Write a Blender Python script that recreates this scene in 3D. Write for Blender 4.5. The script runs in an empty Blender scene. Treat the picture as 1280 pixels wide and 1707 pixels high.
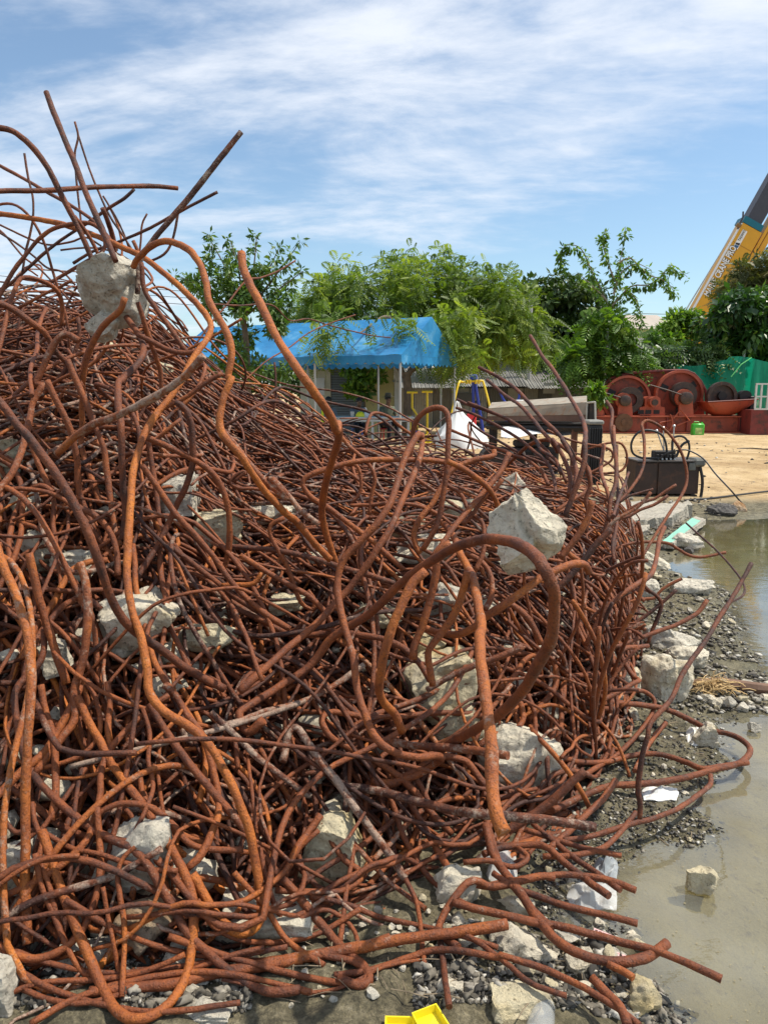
import bpy, math, random
import numpy as np
from mathutils import Vector, Matrix

random.seed(7)
RNG = np.random.default_rng(11)
PI = math.pi
scene = bpy.context.scene
COL = scene.collection

# ------------------------------------------------------------------ camera
F = 1282.0                      # focal length in photograph pixels (1280 x 1707)
TH = math.atan(208 / F)         # downward pitch, horizon at row 645
CH = 1.6
cam_d = bpy.data.cameras.new('camera')
cam = bpy.data.objects.new('camera', cam_d)
COL.objects.link(cam)
scene.camera = cam
cam.location = (0, 0, CH)
cam.rotation_euler = (PI / 2 - TH, 0, 0)
cam_d.sensor_fit = 'VERTICAL'
cam_d.sensor_height = 24.0
cam_d.lens = 24.0 * F / 1707
cam_d.clip_start = 0.05
cam_d.clip_end = 2000

# ------------------------------------------------------------------ light
SUN_EL, SUN_AZ = math.radians(60), math.radians(84)     # azimuth from +Y towards +X
sd = bpy.data.lights.new('sun', 'SUN')
sd.energy = 5.0
sd.angle = math.radians(0.6)
sd.color = (1.0, 0.93, 0.81)
so = bpy.data.objects.new('sun', sd)
COL.objects.link(so)
sv = Vector((math.sin(SUN_AZ) * math.cos(SUN_EL), math.cos(SUN_AZ) * math.cos(SUN_EL), math.sin(SUN_EL)))
so.rotation_euler = sv.to_track_quat('Z', 'Y').to_euler()
so.location = (0, 0, 30)

world = bpy.data.worlds.new('World')
scene.world = world
world.use_nodes = True
wn, wl = world.node_tree.nodes, world.node_tree.links
wn.clear()


def wnode(t, **k):
    n = wn.new(t)
    for a, b in k.items():
        setattr(n, a, b)
    return n


sky = wnode('ShaderNodeTexSky')
sky.sky_type = 'NISHITA'
sky.sun_disc = False
sky.sun_elevation = SUN_EL
sky.sun_rotation = SUN_AZ
sky.air_density = 1.0
sky.dust_density = 0.6
sky.ozone_density = 2.0
tc = wnode('ShaderNodeTexCoord')
sep = wnode('ShaderNodeSeparateXYZ')
wl.new(tc.outputs['Generated'], sep.inputs[0])


def wmath(op, a, b=None, c=None, clamp=False):
    n = wnode('ShaderNodeMath', operation=op, use_clamp=clamp)
    for i, v in enumerate((a, b, c)):
        if v is None:
            continue
        if isinstance(v, (int, float)):
            n.inputs[i].default_value = v
        else:
            wl.new(v, n.inputs[i])
    return n.outputs[0]


zz = wmath('ADD', wmath('MAXIMUM', sep.outputs[2], 0.0), 0.16)
cu = wmath('DIVIDE', sep.outputs[0], zz)
cv = wmath('DIVIDE', sep.outputs[1], zz)
comb = wnode('ShaderNodeCombineXYZ')
wl.new(cu, comb.inputs[0]); wl.new(cv, comb.inputs[1])


def wnoise(scale, detail, rough, rot, stretch, dist, off=(0, 0, 0)):
    mp = wnode('ShaderNodeMapping')
    mp.inputs['Rotation'].default_value = (0, 0, rot)
    mp.inputs['Scale'].default_value = stretch
    mp.inputs['Location'].default_value = off
    wl.new(comb.outputs[0], mp.inputs[0])
    n = wnode('ShaderNodeTexNoise')
    n.inputs['Scale'].default_value = scale
    n.inputs['Detail'].default_value = detail
    n.inputs['Roughness'].default_value = rough
    n.inputs['Distortion'].default_value = dist
    wl.new(mp.outputs[0], n.inputs['Vector'])
    return n.outputs['Fac']


n1 = wnoise(0.55, 3, 0.5, 0.3, (1, 1, 1), 0.3, (3.1, 1.7, 0))        # big masses
n2 = wnoise(1.4, 9, 0.62, 1.05, (0.6, 1.35, 1), 0.6, (0.4, 5.2, 0))    # streaks
n3 = wnoise(6.5, 8, 0.6, 0.5, (0.8, 1.3, 1), 0.2, (1.4, 2.2, 0))       # mottling
# cover thins out low on the right, as the photograph's sky does
low = wmath('MULTIPLY', wmath('SUBTRACT', 0.36, sep.outputs[2]), 1.5)
rgt = wmath('ADD', wmath('MULTIPLY', sep.outputs[0], 0.9), 0.42)
thin = wmath('MULTIPLY', wmath('MAXIMUM', low, 0.0), wmath('MAXIMUM', rgt, 0.0))
s1 = wmath('ADD', wmath('MULTIPLY', n1, 0.8), wmath('MULTIPLY', n2, 0.95))
s1 = wmath('ADD', s1, wmath('MULTIPLY', n3, 0.42))
s1 = wmath('SUBTRACT', s1, wmath('MULTIPLY', thin, 1.7))
mr = wnode('ShaderNodeMapRange')
mr.interpolation_type = 'SMOOTHSTEP'
mr.inputs['From Min'].default_value = 0.80
mr.inputs['From Max'].default_value = 1.26
mr.inputs['To Min'].default_value = 0.05
mr.inputs['To Max'].default_value = 0.93
wl.new(s1, mr.inputs['Value'])
mix = wnode('ShaderNodeMix', data_type='RGBA')
wl.new(mr.outputs[0], mix.inputs['Factor'])
mix.inputs['B'].default_value = (7.4, 7.8, 8.5, 1)
skm = wnode('ShaderNodeMix', data_type='RGBA', blend_type='MULTIPLY')
skm.inputs['Factor'].default_value = 1
wl.new(sky.outputs[0], skm.inputs['A'])
skm.inputs['B'].default_value = (1.12, 1.24, 1.24, 1)
wl.new(skm.outputs['Result'], mix.inputs['A'])
bg = wnode('ShaderNodeBackground')
wl.new(mix.outputs['Result'], bg.inputs['Color'])
bg.inputs['Strength'].default_value = 0.118
wo = wnode('ShaderNodeOutputWorld')
wl.new(bg.outputs[0], wo.inputs['Surface'])

scene.view_settings.view_transform = 'Standard'
scene.view_settings.look = 'None'
scene.view_settings.exposure = 0.12
scene.view_settings.gamma = 1.0
scene.view_settings.use_curve_mapping = False
scene.cycles.max_bounces = 6
scene.cycles.diffuse_bounces = 3
scene.cycles.transparent_max_bounces = 12
scene.cycles.use_denoising = True

# ------------------------------------------------------------------ pixel helpers
CT, ST = math.cos(TH), math.sin(TH)


def P(px, py, d):
    """the point seen at a photograph pixel, d metres deep along the view axis"""
    u, v = (px - 640) / F * d, (853.5 - py) / F * d
    return np.array([u, d * CT + v * ST, CH - d * ST + v * CT])


def at(px, py, Y):
    """the point seen at a pixel on the vertical plane y = Y"""
    v = (853.5 - py) / F
    return P(px, py, Y / (CT + v * ST))


def gp(px, py, z=0.0):
    """the point seen at a pixel on the horizontal plane at height z"""
    v = (853.5 - py) / F
    return P(px, py, (CH - z) / (ST - v * CT))


# ------------------------------------------------------------------ object helpers
def link(o, parent=None, label=None, cat=None, group=None, kind=None):
    COL.objects.link(o)
    if parent is not None:
        o.parent = parent
    if label: o['label'] = label
    if cat: o['category'] = cat
    if group: o['group'] = group
    if kind: o['kind'] = kind
    return o


def mesh_np(name, V, faces, mat=None, attr=None, smooth=False, uv=None):
    """faces: list of int arrays (n,k); attr: (nverts,4)"""
    me = bpy.data.meshes.new(name)
    V = np.asarray(V, dtype=np.float32)
    me.vertices.add(len(V))
    me.vertices.foreach_set('co', V.ravel())
    fl = [np.asarray(f, dtype=np.int32) for f in faces if len(f)]
    loops = np.concatenate([f.ravel() for f in fl])
    tot = np.concatenate([np.full(len(f), f.shape[1], dtype=np.int32) for f in fl])
    start = np.concatenate([[0], np.cumsum(tot)[:-1]]).astype(np.int32)
    me.loops.add(len(loops))
    me.loops.foreach_set('vertex_index', loops)
    me.polygons.add(len(tot))
    me.polygons.foreach_set('loop_start', start)
    me.polygons.foreach_set('loop_total', tot)
    if smooth:
        me.polygons.foreach_set('use_smooth', np.ones(len(tot), dtype=bool))
    if attr is not None:
        a = me.attributes.new('tone', 'FLOAT_COLOR', 'POINT')
        a.data.foreach_set('color', np.asarray(attr, dtype=np.float32).ravel())
    me.update(calc_edges=True)
    if mat is not None:
        me.materials.append(mat)
    return me


def thing(name, loc, label, cat, group=None):
    o = bpy.data.objects.new(name, None)
    o.location = loc
    o.empty_display_size = 0.2
    return link(o, None, label, cat, group)


class MB:
    """collects world-space shapes and links them as ONE mesh object"""
    def __init__(s):
        s.v, s.f = [], []

    def add(s, vs, fs):
        b = len(s.v)
        s.v += [tuple(float(c) for c in v) for v in vs]
        s.f += [tuple(b + i for i in f) for f in fs]
        return s

    def box(s, c, size, rz=0.0, M=None, bev=0.0):
        hx, hy, hz = size[0] / 2, size[1] / 2, size[2] / 2
        R = M if M is not None else Matrix.Rotation(rz, 3, 'Z')
        if bev > 0:
            b = min(bev, hx * .9, hy * .9, hz * .9)
            vs, idx = [], {}
            for sx in (-1, 1):
                for sy in (-1, 1):
                    for sz in (-1, 1):
                        for ax in range(3):
                            q = [sx * (hx - b), sy * (hy - b), sz * (hz - b)]
                            q[ax] = (sx * hx, sy * hy, sz * hz)[ax]
                            idx[(sx, sy, sz, ax)] = len(vs)
                            vs.append(q)
            fs = []
            for ax in range(3):
                o = [a for a in range(3) if a != ax]
                for sg in (-1, 1):
                    quad = []
                    for a, b2 in ((-1, -1), (1, -1), (1, 1), (-1, 1)):
                        k = [0, 0, 0]; k[ax] = sg; k[o[0]] = a; k[o[1]] = b2
                        quad.append(idx[(k[0], k[1], k[2], ax)])
                    if (sg == 1) == (ax == 1): quad.reverse()
                    fs.append(quad)
            for ax in range(3):
                o = [a for a in range(3) if a != ax]
                for a in (-1, 1):
                    for b2 in (-1, 1):
                        k0 = [0, 0, 0]; k0[o[0]] = a; k0[o[1]] = b2
                        k1 = list(k0); k0[ax] = -1; k1[ax] = 1
                        fs.append([idx[(*k0, o[0])], idx[(*k1, o[0])], idx[(*k1, o[1])], idx[(*k0, o[1])]])
            for sx in (-1, 1):
                for sy in (-1, 1):
                    for sz in (-1, 1):
                        fs.append([idx[(sx, sy, sz, 0)], idx[(sx, sy, sz, 1)], idx[(sx, sy, sz, 2)]])
        else:
            vs = [(x, y, z) for x in (-hx, hx) for y in (-hy, hy) for z in (-hz, hz)]
            fs = [(0, 1, 3, 2), (4, 6, 7, 5), (0, 4, 5, 1), (2, 3, 7, 6), (0, 2, 6, 4), (1, 5, 7, 3)]
        return s.add([R @ Vector(v) + Vector(c) for v in vs], fs)

    def tube(s, pts, r, n=8, cap=True):
        pts = [Vector(p) for p in pts]
        rs = r if isinstance(r, (list, tuple)) else [r] * len(pts)
        vs, fs = [], []
        up = Vector((0.13, 0.21, 0.97))
        t0 = (pts[1] - pts[0]).normalized()
        a = t0.cross(up)
        if a.length < 0.1: a = t0.cross(Vector((1, 0, 0)))
        a.normalize()
        for i, p in enumerate(pts):
            t = (pts[min(i + 1, len(pts) - 1)] - pts[max(i - 1, 0)]).normalized()
            a = (a - t * a.dot(t)).normalized()
            b = t.cross(a)
            for k in range(n):
                w = 2 * PI * k / n
                vs.append(p + (a * math.cos(w) + b * math.sin(w)) * rs[i])
        for i in range(len(pts) - 1):
            for k in range(n):
                k2 = (k + 1) % n
                fs.append((i * n + k, i * n + k2, (i + 1) * n + k2, (i + 1) * n + k))
        if cap:
            fs.append(tuple(range(n))[::-1])
            fs.append(tuple((len(pts) - 1) * n + k for k in range(n)))
        return s.add(vs, fs)

    def cyl(s, a, b, r, n=16, r2=None):
        return s.tube([a, b], [r, r if r2 is None else r2], n)

    def ring(s, c, axis, r0, r1, depth, n=32, a0=0.0, a1=2 * PI):
        """flat ring (annulus) with thickness along axis"""
        ax = Vector(axis).normalized()
        u = ax.cross(Vector((0, 0, 1)))
        u.normalize()
        w = u.cross(ax)
        c = Vector(c)
        full = abs(a1 - a0 - 2 * PI) < 1e-6
        m = n if full else n + 1
        vs, fs = [], []
        for i in range(m):
            t = a0 + (a1 - a0) * i / n
            d = u * math.cos(t) + w * math.sin(t)
            for rr, dd in ((r0, -depth / 2), (r1, -depth / 2), (r1, depth / 2), (r0, depth / 2)):
                vs.append(c + d * rr + ax * dd)
        for i in range(n):
            j = (i + 1) % m
            for k in range(4):
                k2 = (k + 1) % 4
                fs.append((i * 4 + k, i * 4 + k2, j * 4 + k2, j * 4 + k))
        if not full:
            fs.append((0, 3, 2, 1)); fs.append(tuple((n * 4 + k) for k in range(4)))
        return s.add(vs, fs)

    def prism(s, poly, ext):
        """poly: list of 3D points (planar), ext: extrusion vector"""
        n = len(poly)
        e = Vector(ext)
        vs = [Vector(p) for p in poly] + [Vector(p) + e for p in poly]
        fs = [tuple(range(n)), tuple(range(2 * n - 1, n - 1, -1))]
        fs += [(i, i + n, (i + 1) % n + n, (i + 1) % n) for i in range(n)]
        return s.add(vs, fs)

    def build(s, name, mat, parent=None, origin=None, smooth=False, **tags):
        V = np.array(s.v, dtype=float)
        if parent is not None:
            o0 = np.array(parent_world(parent))
        else:
            o0 = np.array(origin) if origin is not None else np.array([(V[:, 0].min() + V[:, 0].max()) / 2, (V[:, 1].min() + V[:, 1].max()) / 2, V[:, 2].min()])
        me = bpy.data.meshes.new(name)
        me.from_pydata([tuple(v) for v in (V - o0)], [], s.f)
        me.update()
        import bmesh as _b
        bm = _b.new(); bm.from_mesh(me)
        _b.ops.recalc_face_normals(bm, faces=bm.faces)
        bm.to_mesh(me); bm.free()
        if smooth:
            me.shade_smooth() if hasattr(me, 'shade_smooth') else None
            me.set_sharp_from_angle(angle=math.radians(38))
        if mat: me.materials.append(mat)
        o = bpy.data.objects.new(name, me)
        if parent is None: o.location = o0
        return link(o, parent, **tags)


def parent_world(p):
    v = Vector((0, 0, 0))
    while p is not None:
        v = v + p.location
        p = p.parent
    return v


def part_np(name, V, faces, mat, parent, attr=None, smooth=False, **tags):
    o0 = np.array(parent_world(parent))
    me = mesh_np(name, np.asarray(V) - o0, faces, mat, attr, smooth)
    return link(bpy.data.objects.new(name, me), parent, **tags)


def top_np(name, V, faces, mat, attr=None, smooth=False, origin=None, **tags):
    V = np.asarray(V)
    o0 = V.mean(0) if origin is None else np.array(origin)
    me = mesh_np(name, V - o0, faces, mat, attr, smooth)
    o = bpy.data.objects.new(name, me)
    o.location = o0
    return link(o, None, **tags)


# ------------------------------------------------------------------ materials
def new_mat(name):
    m = bpy.data.materials.new(name)
    m.use_nodes = True
    n, l = m.node_tree.nodes, m.node_tree.links
    n.clear()
    out = n.new('ShaderNodeOutputMaterial')
    b = n.new('ShaderNodeBsdfPrincipled')
    l.new(b.outputs[0], out.inputs[0])
    return m, n, l, b, out


def noise(n, l, scale, detail=4, rough=0.55, vec=None, dist=0.0):
    t = n.new('ShaderNodeTexNoise')
    t.inputs['Scale'].default_value = scale
    t.inputs['Detail'].default_value = detail
    t.inputs['Roughness'].default_value = rough
    t.inputs['Distortion'].default_value = dist
    if vec is None:
        g = n.new('ShaderNodeNewGeometry')
        vec = g.outputs['Position']
    l.new(vec, t.inputs['Vector'])
    return t.outputs['Fac']


def ramp(n, l, fac, stops, interp='LINEAR'):
    r = n.new('ShaderNodeValToRGB')
    r.color_ramp.interpolation = interp
    e = r.color_ramp.elements
    while len(e) < len(stops): e.new(0.5)
    for k, (p, c) in enumerate(stops):
        e[k].position = p
        e[k].color = (*c, 1) if len(c) == 3 else c
    l.new(fac, r.inputs[0])
    return r.outputs[0]


def mathn(n, l, op, a, b=None, clamp=False):
    m = n.new('ShaderNodeMath')
    m.operation = op
    m.use_clamp = clamp
    for i, v in enumerate((a, b)):
        if v is None: continue
        if isinstance(v, (int, float)): m.inputs[i].default_value = v
        else: l.new(v, m.inputs[i])
    return m.outputs[0]


def mixc(n, l, fac, a, b, blend='MIX'):
    m = n.new('ShaderNodeMix')
    m.data_type = 'RGBA'
    m.blend_type = blend
    for key, v in (('Factor', fac), ('A', a), ('B', b)):
        if isinstance(v, (int, float)): m.inputs[key].default_value = v
        elif isinstance(v, tuple): m.inputs[key].default_value = (*v, 1) if len(v) == 3 else v
        else: l.new(v, m.inputs[key])
    return m.outputs['Result']


def bump(n, l, b, height, strength=0.4, dist=0.01):
    k = n.new('ShaderNodeBump')
    k.inputs['Strength'].default_value = strength
    k.inputs['Distance'].default_value = dist
    l.new(height, k.inputs['Height'])
    l.new(k.outputs[0], b.inputs['Normal'])


def paint(name, col, rough=0.5, var=0.25, scale=3.0, metal=0.0, dirt=None, dirt_amt=0.5, bumps=0.15):
    """painted or plain surface with uneven tone and dirt patches"""
    m, n, l, b, out = new_mat(name)
    f = noise(n, l, scale, 6, 0.6)
    lo = tuple(c * (1 - var) for c in col)
    hi = tuple(min(1, c * (1 + var)) for c in col)
    c = ramp(n, l, f, [(0.3, lo), (0.7, hi)])
    if dirt:
        f2 = noise(n, l, scale * 2.3, 8, 0.7)
        k = ramp(n, l, f2, [(0.62 - 0.25 * dirt_amt, (0, 0, 0)), (0.72 - 0.12 * dirt_amt, (1, 1, 1))])
        c = mixc(n, l, k, c, dirt)
    l.new(c, b.inputs['Base Color'])
    b.inputs['Roughness'].default_value = rough
    b.inputs['Metallic'].default_value = metal
    bump(n, l, b, noise(n, l, scale * 12, 3), bumps, 0.005)
    return m


def rust_mat():
    m, n, l, b, out = new_mat('rust')
    a = n.new('ShaderNodeAttribute'); a.attribute_name = 'tone'
    s = n.new('ShaderNodeSeparateColor'); l.new(a.outputs['Color'], s.inputs[0])
    oi = n.new('ShaderNodeTexCoord')
    vec = oi.outputs['Object']
    f1 = noise(n, l, 9, 5, 0.6)
    f2 = noise(n, l, 70, 4, 0.65)
    v = mathn(n, l, 'ADD', s.outputs[0], mathn(n, l, 'MULTIPLY', mathn(n, l, 'SUBTRACT', f1, 0.5), 1.15))
    v = mathn(n, l, 'ADD', v, mathn(n, l, 'MULTIPLY', mathn(n, l, 'SUBTRACT', f2, 0.5), 0.42), True)
    c = ramp(n, l, v, [(0.0, (0.055, 0.020, 0.013)), (0.22, (0.15, 0.043, 0.017)), (0.48, (0.25, 0.068, 0.019)),
                       (0.78, (0.42, 0.122, 0.020)), (1.0, (0.54, 0.18, 0.025))])
    # worn and cement-dusted patches, also painted pale highlights on the tangle
    f3 = noise(n, l, 38, 6, 0.75)
    f4 = noise(n, l, 5, 3, 0.5)
    w = mathn(n, l, 'ADD', mathn(n, l, 'MULTIPLY', f3, 0.7), mathn(n, l, 'MULTIPLY', f4, 0.3))
    w = mathn(n, l, 'ADD', w, mathn(n, l, 'MULTIPLY', s.outputs[1], 0.26))
    k = ramp(n, l, w, [(0.66, (0, 0, 0)), (0.76, (1, 1, 1))])
    c = mixc(n, l, mathn(n, l, 'MULTIPLY', k, 0.8), c, (0.38, 0.28, 0.21))
    # dark pitting
    p = ramp(n, l, noise(n, l, 160, 3, 0.6), [(0.33, (0.45, 0.45, 0.45)), (0.47, (1, 1, 1))])
    c = mixc(n, l, 1.0, c, p, 'MULTIPLY')
    l.new(c, b.inputs['Base Color'])
    rr = ramp(n, l, f2, [(0.3, (0.48, 0.48, 0.48)), (0.7, (0.82, 0.82, 0.82))])
    l.new(rr, b.inputs['Roughness'])
    b.inputs['Specular IOR Level'].default_value = 0.4
    h = mathn(n, l, 'ADD', noise(n, l, 55, 4, 0.6), mathn(n, l, 'MULTIPLY', noise(n, l, 210, 3, 0.6), 0.6))
    bump(n, l, b, h, 0.9, 0.006)
    return m


def rock_mat(name, base, dark, stain, stain_amt):
    m, n, l, b, out = new_mat(name)
    oi = n.new('ShaderNodeTexCoord')
    g = n.new('ShaderNodeNewGeometry')
    f = noise(n, l, 7, 8, 0.62, dist=0.6)
    c = ramp(n, l, f, [(0.28, dark), (0.52, base), (0.78, tuple(min(1, x * 1.25) for x in base))])
    f2 = noise(n, l, 4.2, 5, 0.6)
    k = ramp(n, l, f2, [(0.66 - 0.3 * stain_amt, (0, 0, 0)), (0.8 - 0.2 * stain_amt, (0.85, 0.85, 0.85))])
    c = mixc(n, l, k, c, stain)
    p = ramp(n, l, noise(n, l, 55, 5, 0.7), [(0.33, (0.35, 0.34, 0.32)), (0.44, (1, 1, 1))])
    c = mixc(n, l, 1.0, c, p, 'MULTIPLY')
    l.new(c, b.inputs['Base Color'])
    b.inputs['Roughness'].default_value = 0.92
    v = n.new('ShaderNodeTexVoronoi')
    v.inputs['Scale'].default_value = 26
    l.new(g.outputs['Position'], v.inputs['Vector'])
    h = mathn(n, l, 'ADD', noise(n, l, 24, 8, 0.7), mathn(n, l, 'MULTIPLY', v.outputs['Distance'], 0.5))
    bump(n, l, b, h, 1.0, 0.035)
    return m


def leaf_mat(name, c0, c1, c2, rough=0.42, trans=0.25):
    m, n, l, b, out = new_mat(name)
    a = n.new('ShaderNodeAttribute'); a.attribute_name = 'tone'
    s = n.new('ShaderNodeSeparateColor'); l.new(a.outputs['Color'], s.inputs[0])
    c = ramp(n, l, s.outputs[0], [(0.1, c0), (0.55, c1), (0.95, c2)])
    l.new(c, b.inputs['Base Color'])
    b.inputs['Roughness'].default_value = rough
    t = n.new('ShaderNodeBsdfTranslucent')
    l.new(mixc(n, l, 1.0, c, (1.5, 1.6, 0.6), 'MULTIPLY'), t.inputs[0])
    mx = n.new('ShaderNodeMixShader')
    mx.inputs[0].default_value = trans
    l.new(b.outputs[0], mx.inputs[1]); l.new(t.outputs[0], mx.inputs[2])
    l.new(mx.outputs[0], out.inputs[0])
    return m


RUST = rust_mat()
ROCKS = [rock_mat('limestone', (0.70, 0.63, 0.49), (0.46, 0.41, 0.32), (0.56, 0.45, 0.25), 0.32),
         rock_mat('grey_concrete', (0.60, 0.55, 0.45), (0.38, 0.35, 0.29), (0.46, 0.39, 0.25), 0.2),
         rock_mat('yellow_limestone', (0.62, 0.54, 0.36), (0.38, 0.33, 0.24), (0.58, 0.43, 0.17), 0.42),
         rock_mat('rust_stained_stone', (0.46, 0.38, 0.27), (0.22, 0.16, 0.11), (0.38, 0.16, 0.03), 0.85),
         rock_mat('dark_wet_stone', (0.13, 0.12, 0.11), (0.05, 0.05, 0.05), (0.20, 0.17, 0.12), 0.2)]

# ------------------------------------------------------------------ ground with a puddle
UP = [(1166, 866), (1150, 900), (1118, 930), (1105, 945), (1135, 962), (1190, 972), (1215, 1005), (1232, 1040), (1222, 1075),
      (1250, 1100), (1285, 1140), (1420, 1180), (1900, 1200), (2600, 1100), (2600, 900), (1700, 872), (1290, 864), (1220, 868)]
LOW = [(1500, 1215), (1290, 1192), (1235, 1200), (1185, 1200), (1178, 1235), (1215, 1262), (1190, 1300), (1150, 1335), (1180, 1385),
       (1165, 1410), (1090, 1405), (1040, 1430), (1000, 1455), (935, 1480), (960, 1520), (1030, 1535), (1075, 1560), (1095, 1600),
       (1105, 1650), (1130, 1700), (1150, 1900), (1200, 2400), (3500, 2400), (3500, 1400)]
polyU = np.array([gp(*p)[:2] for p in UP])
polyL = np.array([gp(*p)[:2] for p in LOW])


def sdist(X, Y, poly):
    d = np.full(X.shape, 1e9)
    inside = np.zeros(X.shape, bool)
    n = len(poly)
    for i in range(n):
        ax, ay = poly[i]; bx, by = poly[(i + 1) % n]
        ex, ey = bx - ax, by - ay
        t = np.clip(((X - ax) * ex + (Y - ay) * ey) / (ex * ex + ey * ey), 0, 1)
        d = np.minimum(d, np.hypot(X - ax - t * ex, Y - ay - t * ey))
        c = ((ay > Y) != (by > Y)) & (X < (bx - ax) * (Y - ay) / (by - ay + 1e-12) + ax)
        inside ^= c
    return np.where(inside, -d, d)


_pr = np.random.default_rng(5)
_lat = _pr.random((64, 64))


def vnoise(x, y, s):
    x = np.asarray(x, float) * s; y = np.asarray(y, float) * s
    xi, yi = np.floor(x).astype(int), np.floor(y).astype(int)
    fx, fy = x - xi, y - yi
    fx = fx * fx * (3 - 2 * fx); fy = fy * fy * (3 - 2 * fy)
    g = lambda a, b: _lat[a % 64, b % 64]
    return (g(xi, yi) * (1 - fx) + g(xi + 1, yi) * fx) * (1 - fy) + (g(xi, yi + 1) * (1 - fx) + g(xi + 1, yi + 1) * fx) * fy - 0.5


def shore(X, Y):
    d = np.minimum(sdist(X, Y, polyU), sdist(X, Y, polyL))
    return d + 0.10 * vnoise(X, Y, 3.1) + 0.05 * vnoise(X, Y, 9.3)


def ground_z(X, Y, d=None):
    X = np.asarray(X, float); Y = np.asarray(Y, float)
    if d is None: d = shore(X, Y)
    z = np.where(d < 0, np.maximum(d * 0.16, -0.045), np.minimum(d * 0.12, 0.045))
    rough = np.where(Y > 10.5, 0.25, 1.0) * np.clip((d + 0.12) / 0.25, 0.12, 1) 
    z = z + rough * (0.026 * vnoise(X, Y, 5.3) + 0.024 * vnoise(X, Y, 13.7) + 0.020 * vnoise(X, Y, 29.0))
    z = z + np.clip((Y - 11.0) / 3, 0, 1) * (0.05 + 0.10 * vnoise(X, Y, 0.7) + 0.05 * vnoise(X, Y, 2.3))
    return z


def axis_coords(lo, hi, step, far, grow=1.13):
    a = list(np.arange(lo, hi, step))
    s = step; v = a[-1]
    while v < far[1]:
        s *= grow; v += s; a.append(v)
    s = step; v = a[0]; b = []
    while v > far[0]:
        s *= grow; v -= s; b.append(v)
    return np.array(b[::-1] + a)


gx = axis_coords(-1.2, 3.2, 0.03, (-400, 400))
gy = axis_coords(1.0, 8.0, 0.03, (-60, 700), 1.06)
GX, GY = np.meshgrid(gx, gy)
GD = shore(GX, GY)
GZ = ground_z(GX, GY, GD)
GV = np.stack([GX, GY, GZ], -1).reshape(-1, 3)
ny, nx = GX.shape
ii = np.arange(ny * nx).reshape(ny, nx)
quads = np.stack([ii[:-1, :-1], ii[:-1, 1:], ii[1:, 1:], ii[1:, :-1]], -1).reshape(-1, 4)
sand = np.clip((GY - 10.3 + 0.8 * vnoise(GX, GY, 1.1)) / 0.8, 0, 1)
wet = np.clip(1 - GD / 0.35, 0, 1) * (GD > -5)
algae_refl = np.clip(1 - np.abs(GD + 0.10) / 0.55 + 0.7 * vnoise(GX, GY, 2.3), 0, 1) + np.clip((GY - 6.0) / 2, 0, 1) * (GD < 0) * 0.7  # shore algae; the far term paints the olive reflection of trees into the bed
gattr = np.stack([sand, wet, np.clip(algae_refl, 0, 1), np.clip(-GD * 6, 0, 1)], -1).reshape(-1, 4)


def ground_mat():
    m, n, l, b, out = new_mat('ground_soil')
    a = n.new('ShaderNodeAttribute'); a.attribute_name = 'tone'
    s = n.new('ShaderNodeSeparateColor'); l.new(a.outputs['Color'], s.inputs[0])
    under = a.outputs['Alpha']
    mud = ramp(n, l, noise(n, l, 17, 10, 0.78), [(0.34, (0.035, 0.030, 0.019)), (0.48, (0.13, 0.112, 0.066)), (0.60, (0.25, 0.215, 0.135)), (0.75, (0.40, 0.36, 0.27))])
    fine = ramp(n, l, noise(n, l, 75, 6, 0.8), [(0.36, (0.45, 0.44, 0.42)), (0.5, (1, 1, 1)), (0.66, (1.5, 1.45, 1.35))])
    mud = mixc(n, l, 0.8, mud, fine, 'MULTIPLY')
    olive = ramp(n, l, noise(n, l, 5, 5, 0.6), [(0.4, (0.10, 0.09, 0.04)), (0.7, (0.17, 0.155, 0.07))])
    mud = mixc(n, l, mathn(n, l, 'MULTIPLY', s.outputs[2], 0.45), mud, olive)
    sc = ramp(n, l, noise(n, l, 1.3, 8, 0.65), [(0.3, (0.40, 0.27, 0.13)), (0.5, (0.54, 0.385, 0.20)), (0.75, (0.64, 0.49, 0.30))])
    spots = ramp(n, l, noise(n, l, 5, 8, 0.75), [(0.33, (0.42, 0.36, 0.30)), (0.46, (1, 1, 1))])
    stain = ramp(n, l, noise(n, l, 0.55, 5, 0.6, dist=0.8), [(0.38, (0.72, 0.66, 0.58)), (0.55, (1, 1, 1))])
    sc = mixc(n, l, 0.8, sc, stain, 'MULTIPLY')
    sc = mixc(n, l, 1.0, sc, spots, 'MULTIPLY')
    c = mixc(n, l, s.outputs[0], mud, sc)
    bed = ramp(n, l, noise(n, l, 3.2, 6, 0.65), [(0.3, (0.25, 0.22, 0.11)), (0.65, (0.37, 0.34, 0.22))])
    bed_y = ramp(n, l, noise(n, l, 6, 5, 0.6), [(0.35, (0.25, 0.19, 0.03)), (0.7, (0.42, 0.35, 0.12))])
    bed = mixc(n, l, s.outputs[2], bed, bed_y)
    cr = ramp(n, l, noise(n, l, 22, 6, 0.7), [(0.34, (0.55, 0.5, 0.45)), (0.44, (1, 1, 1))])
    bed = mixc(n, l, 0.9, bed, cr, 'MULTIPLY')
    c = mixc(n, l, under, c, bed)
    l.new(c, b.inputs['Base Color'])
    r = mathn(n, l, 'SUBTRACT', 0.95, mathn(n, l, 'MULTIPLY', mathn(n, l, 'MULTIPLY', s.outputs[1], mathn(n, l, 'SUBTRACT', 1.0, s.outputs[0])), 0.5))
    l.new(r, b.inputs['Roughness'])
    h = mathn(n, l, 'ADD', noise(n, l, 30, 8, 0.75), mathn(n, l, 'MULTIPLY', noise(n, l, 3.5, 6, 0.65), 3.0))
    bump(n, l, b, h, 0.9, 0.03)
    return m


ground = top_np('ground', GV, [quads], ground_mat(), gattr, True, origin=(0, 0, 0), kind='structure')


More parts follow.
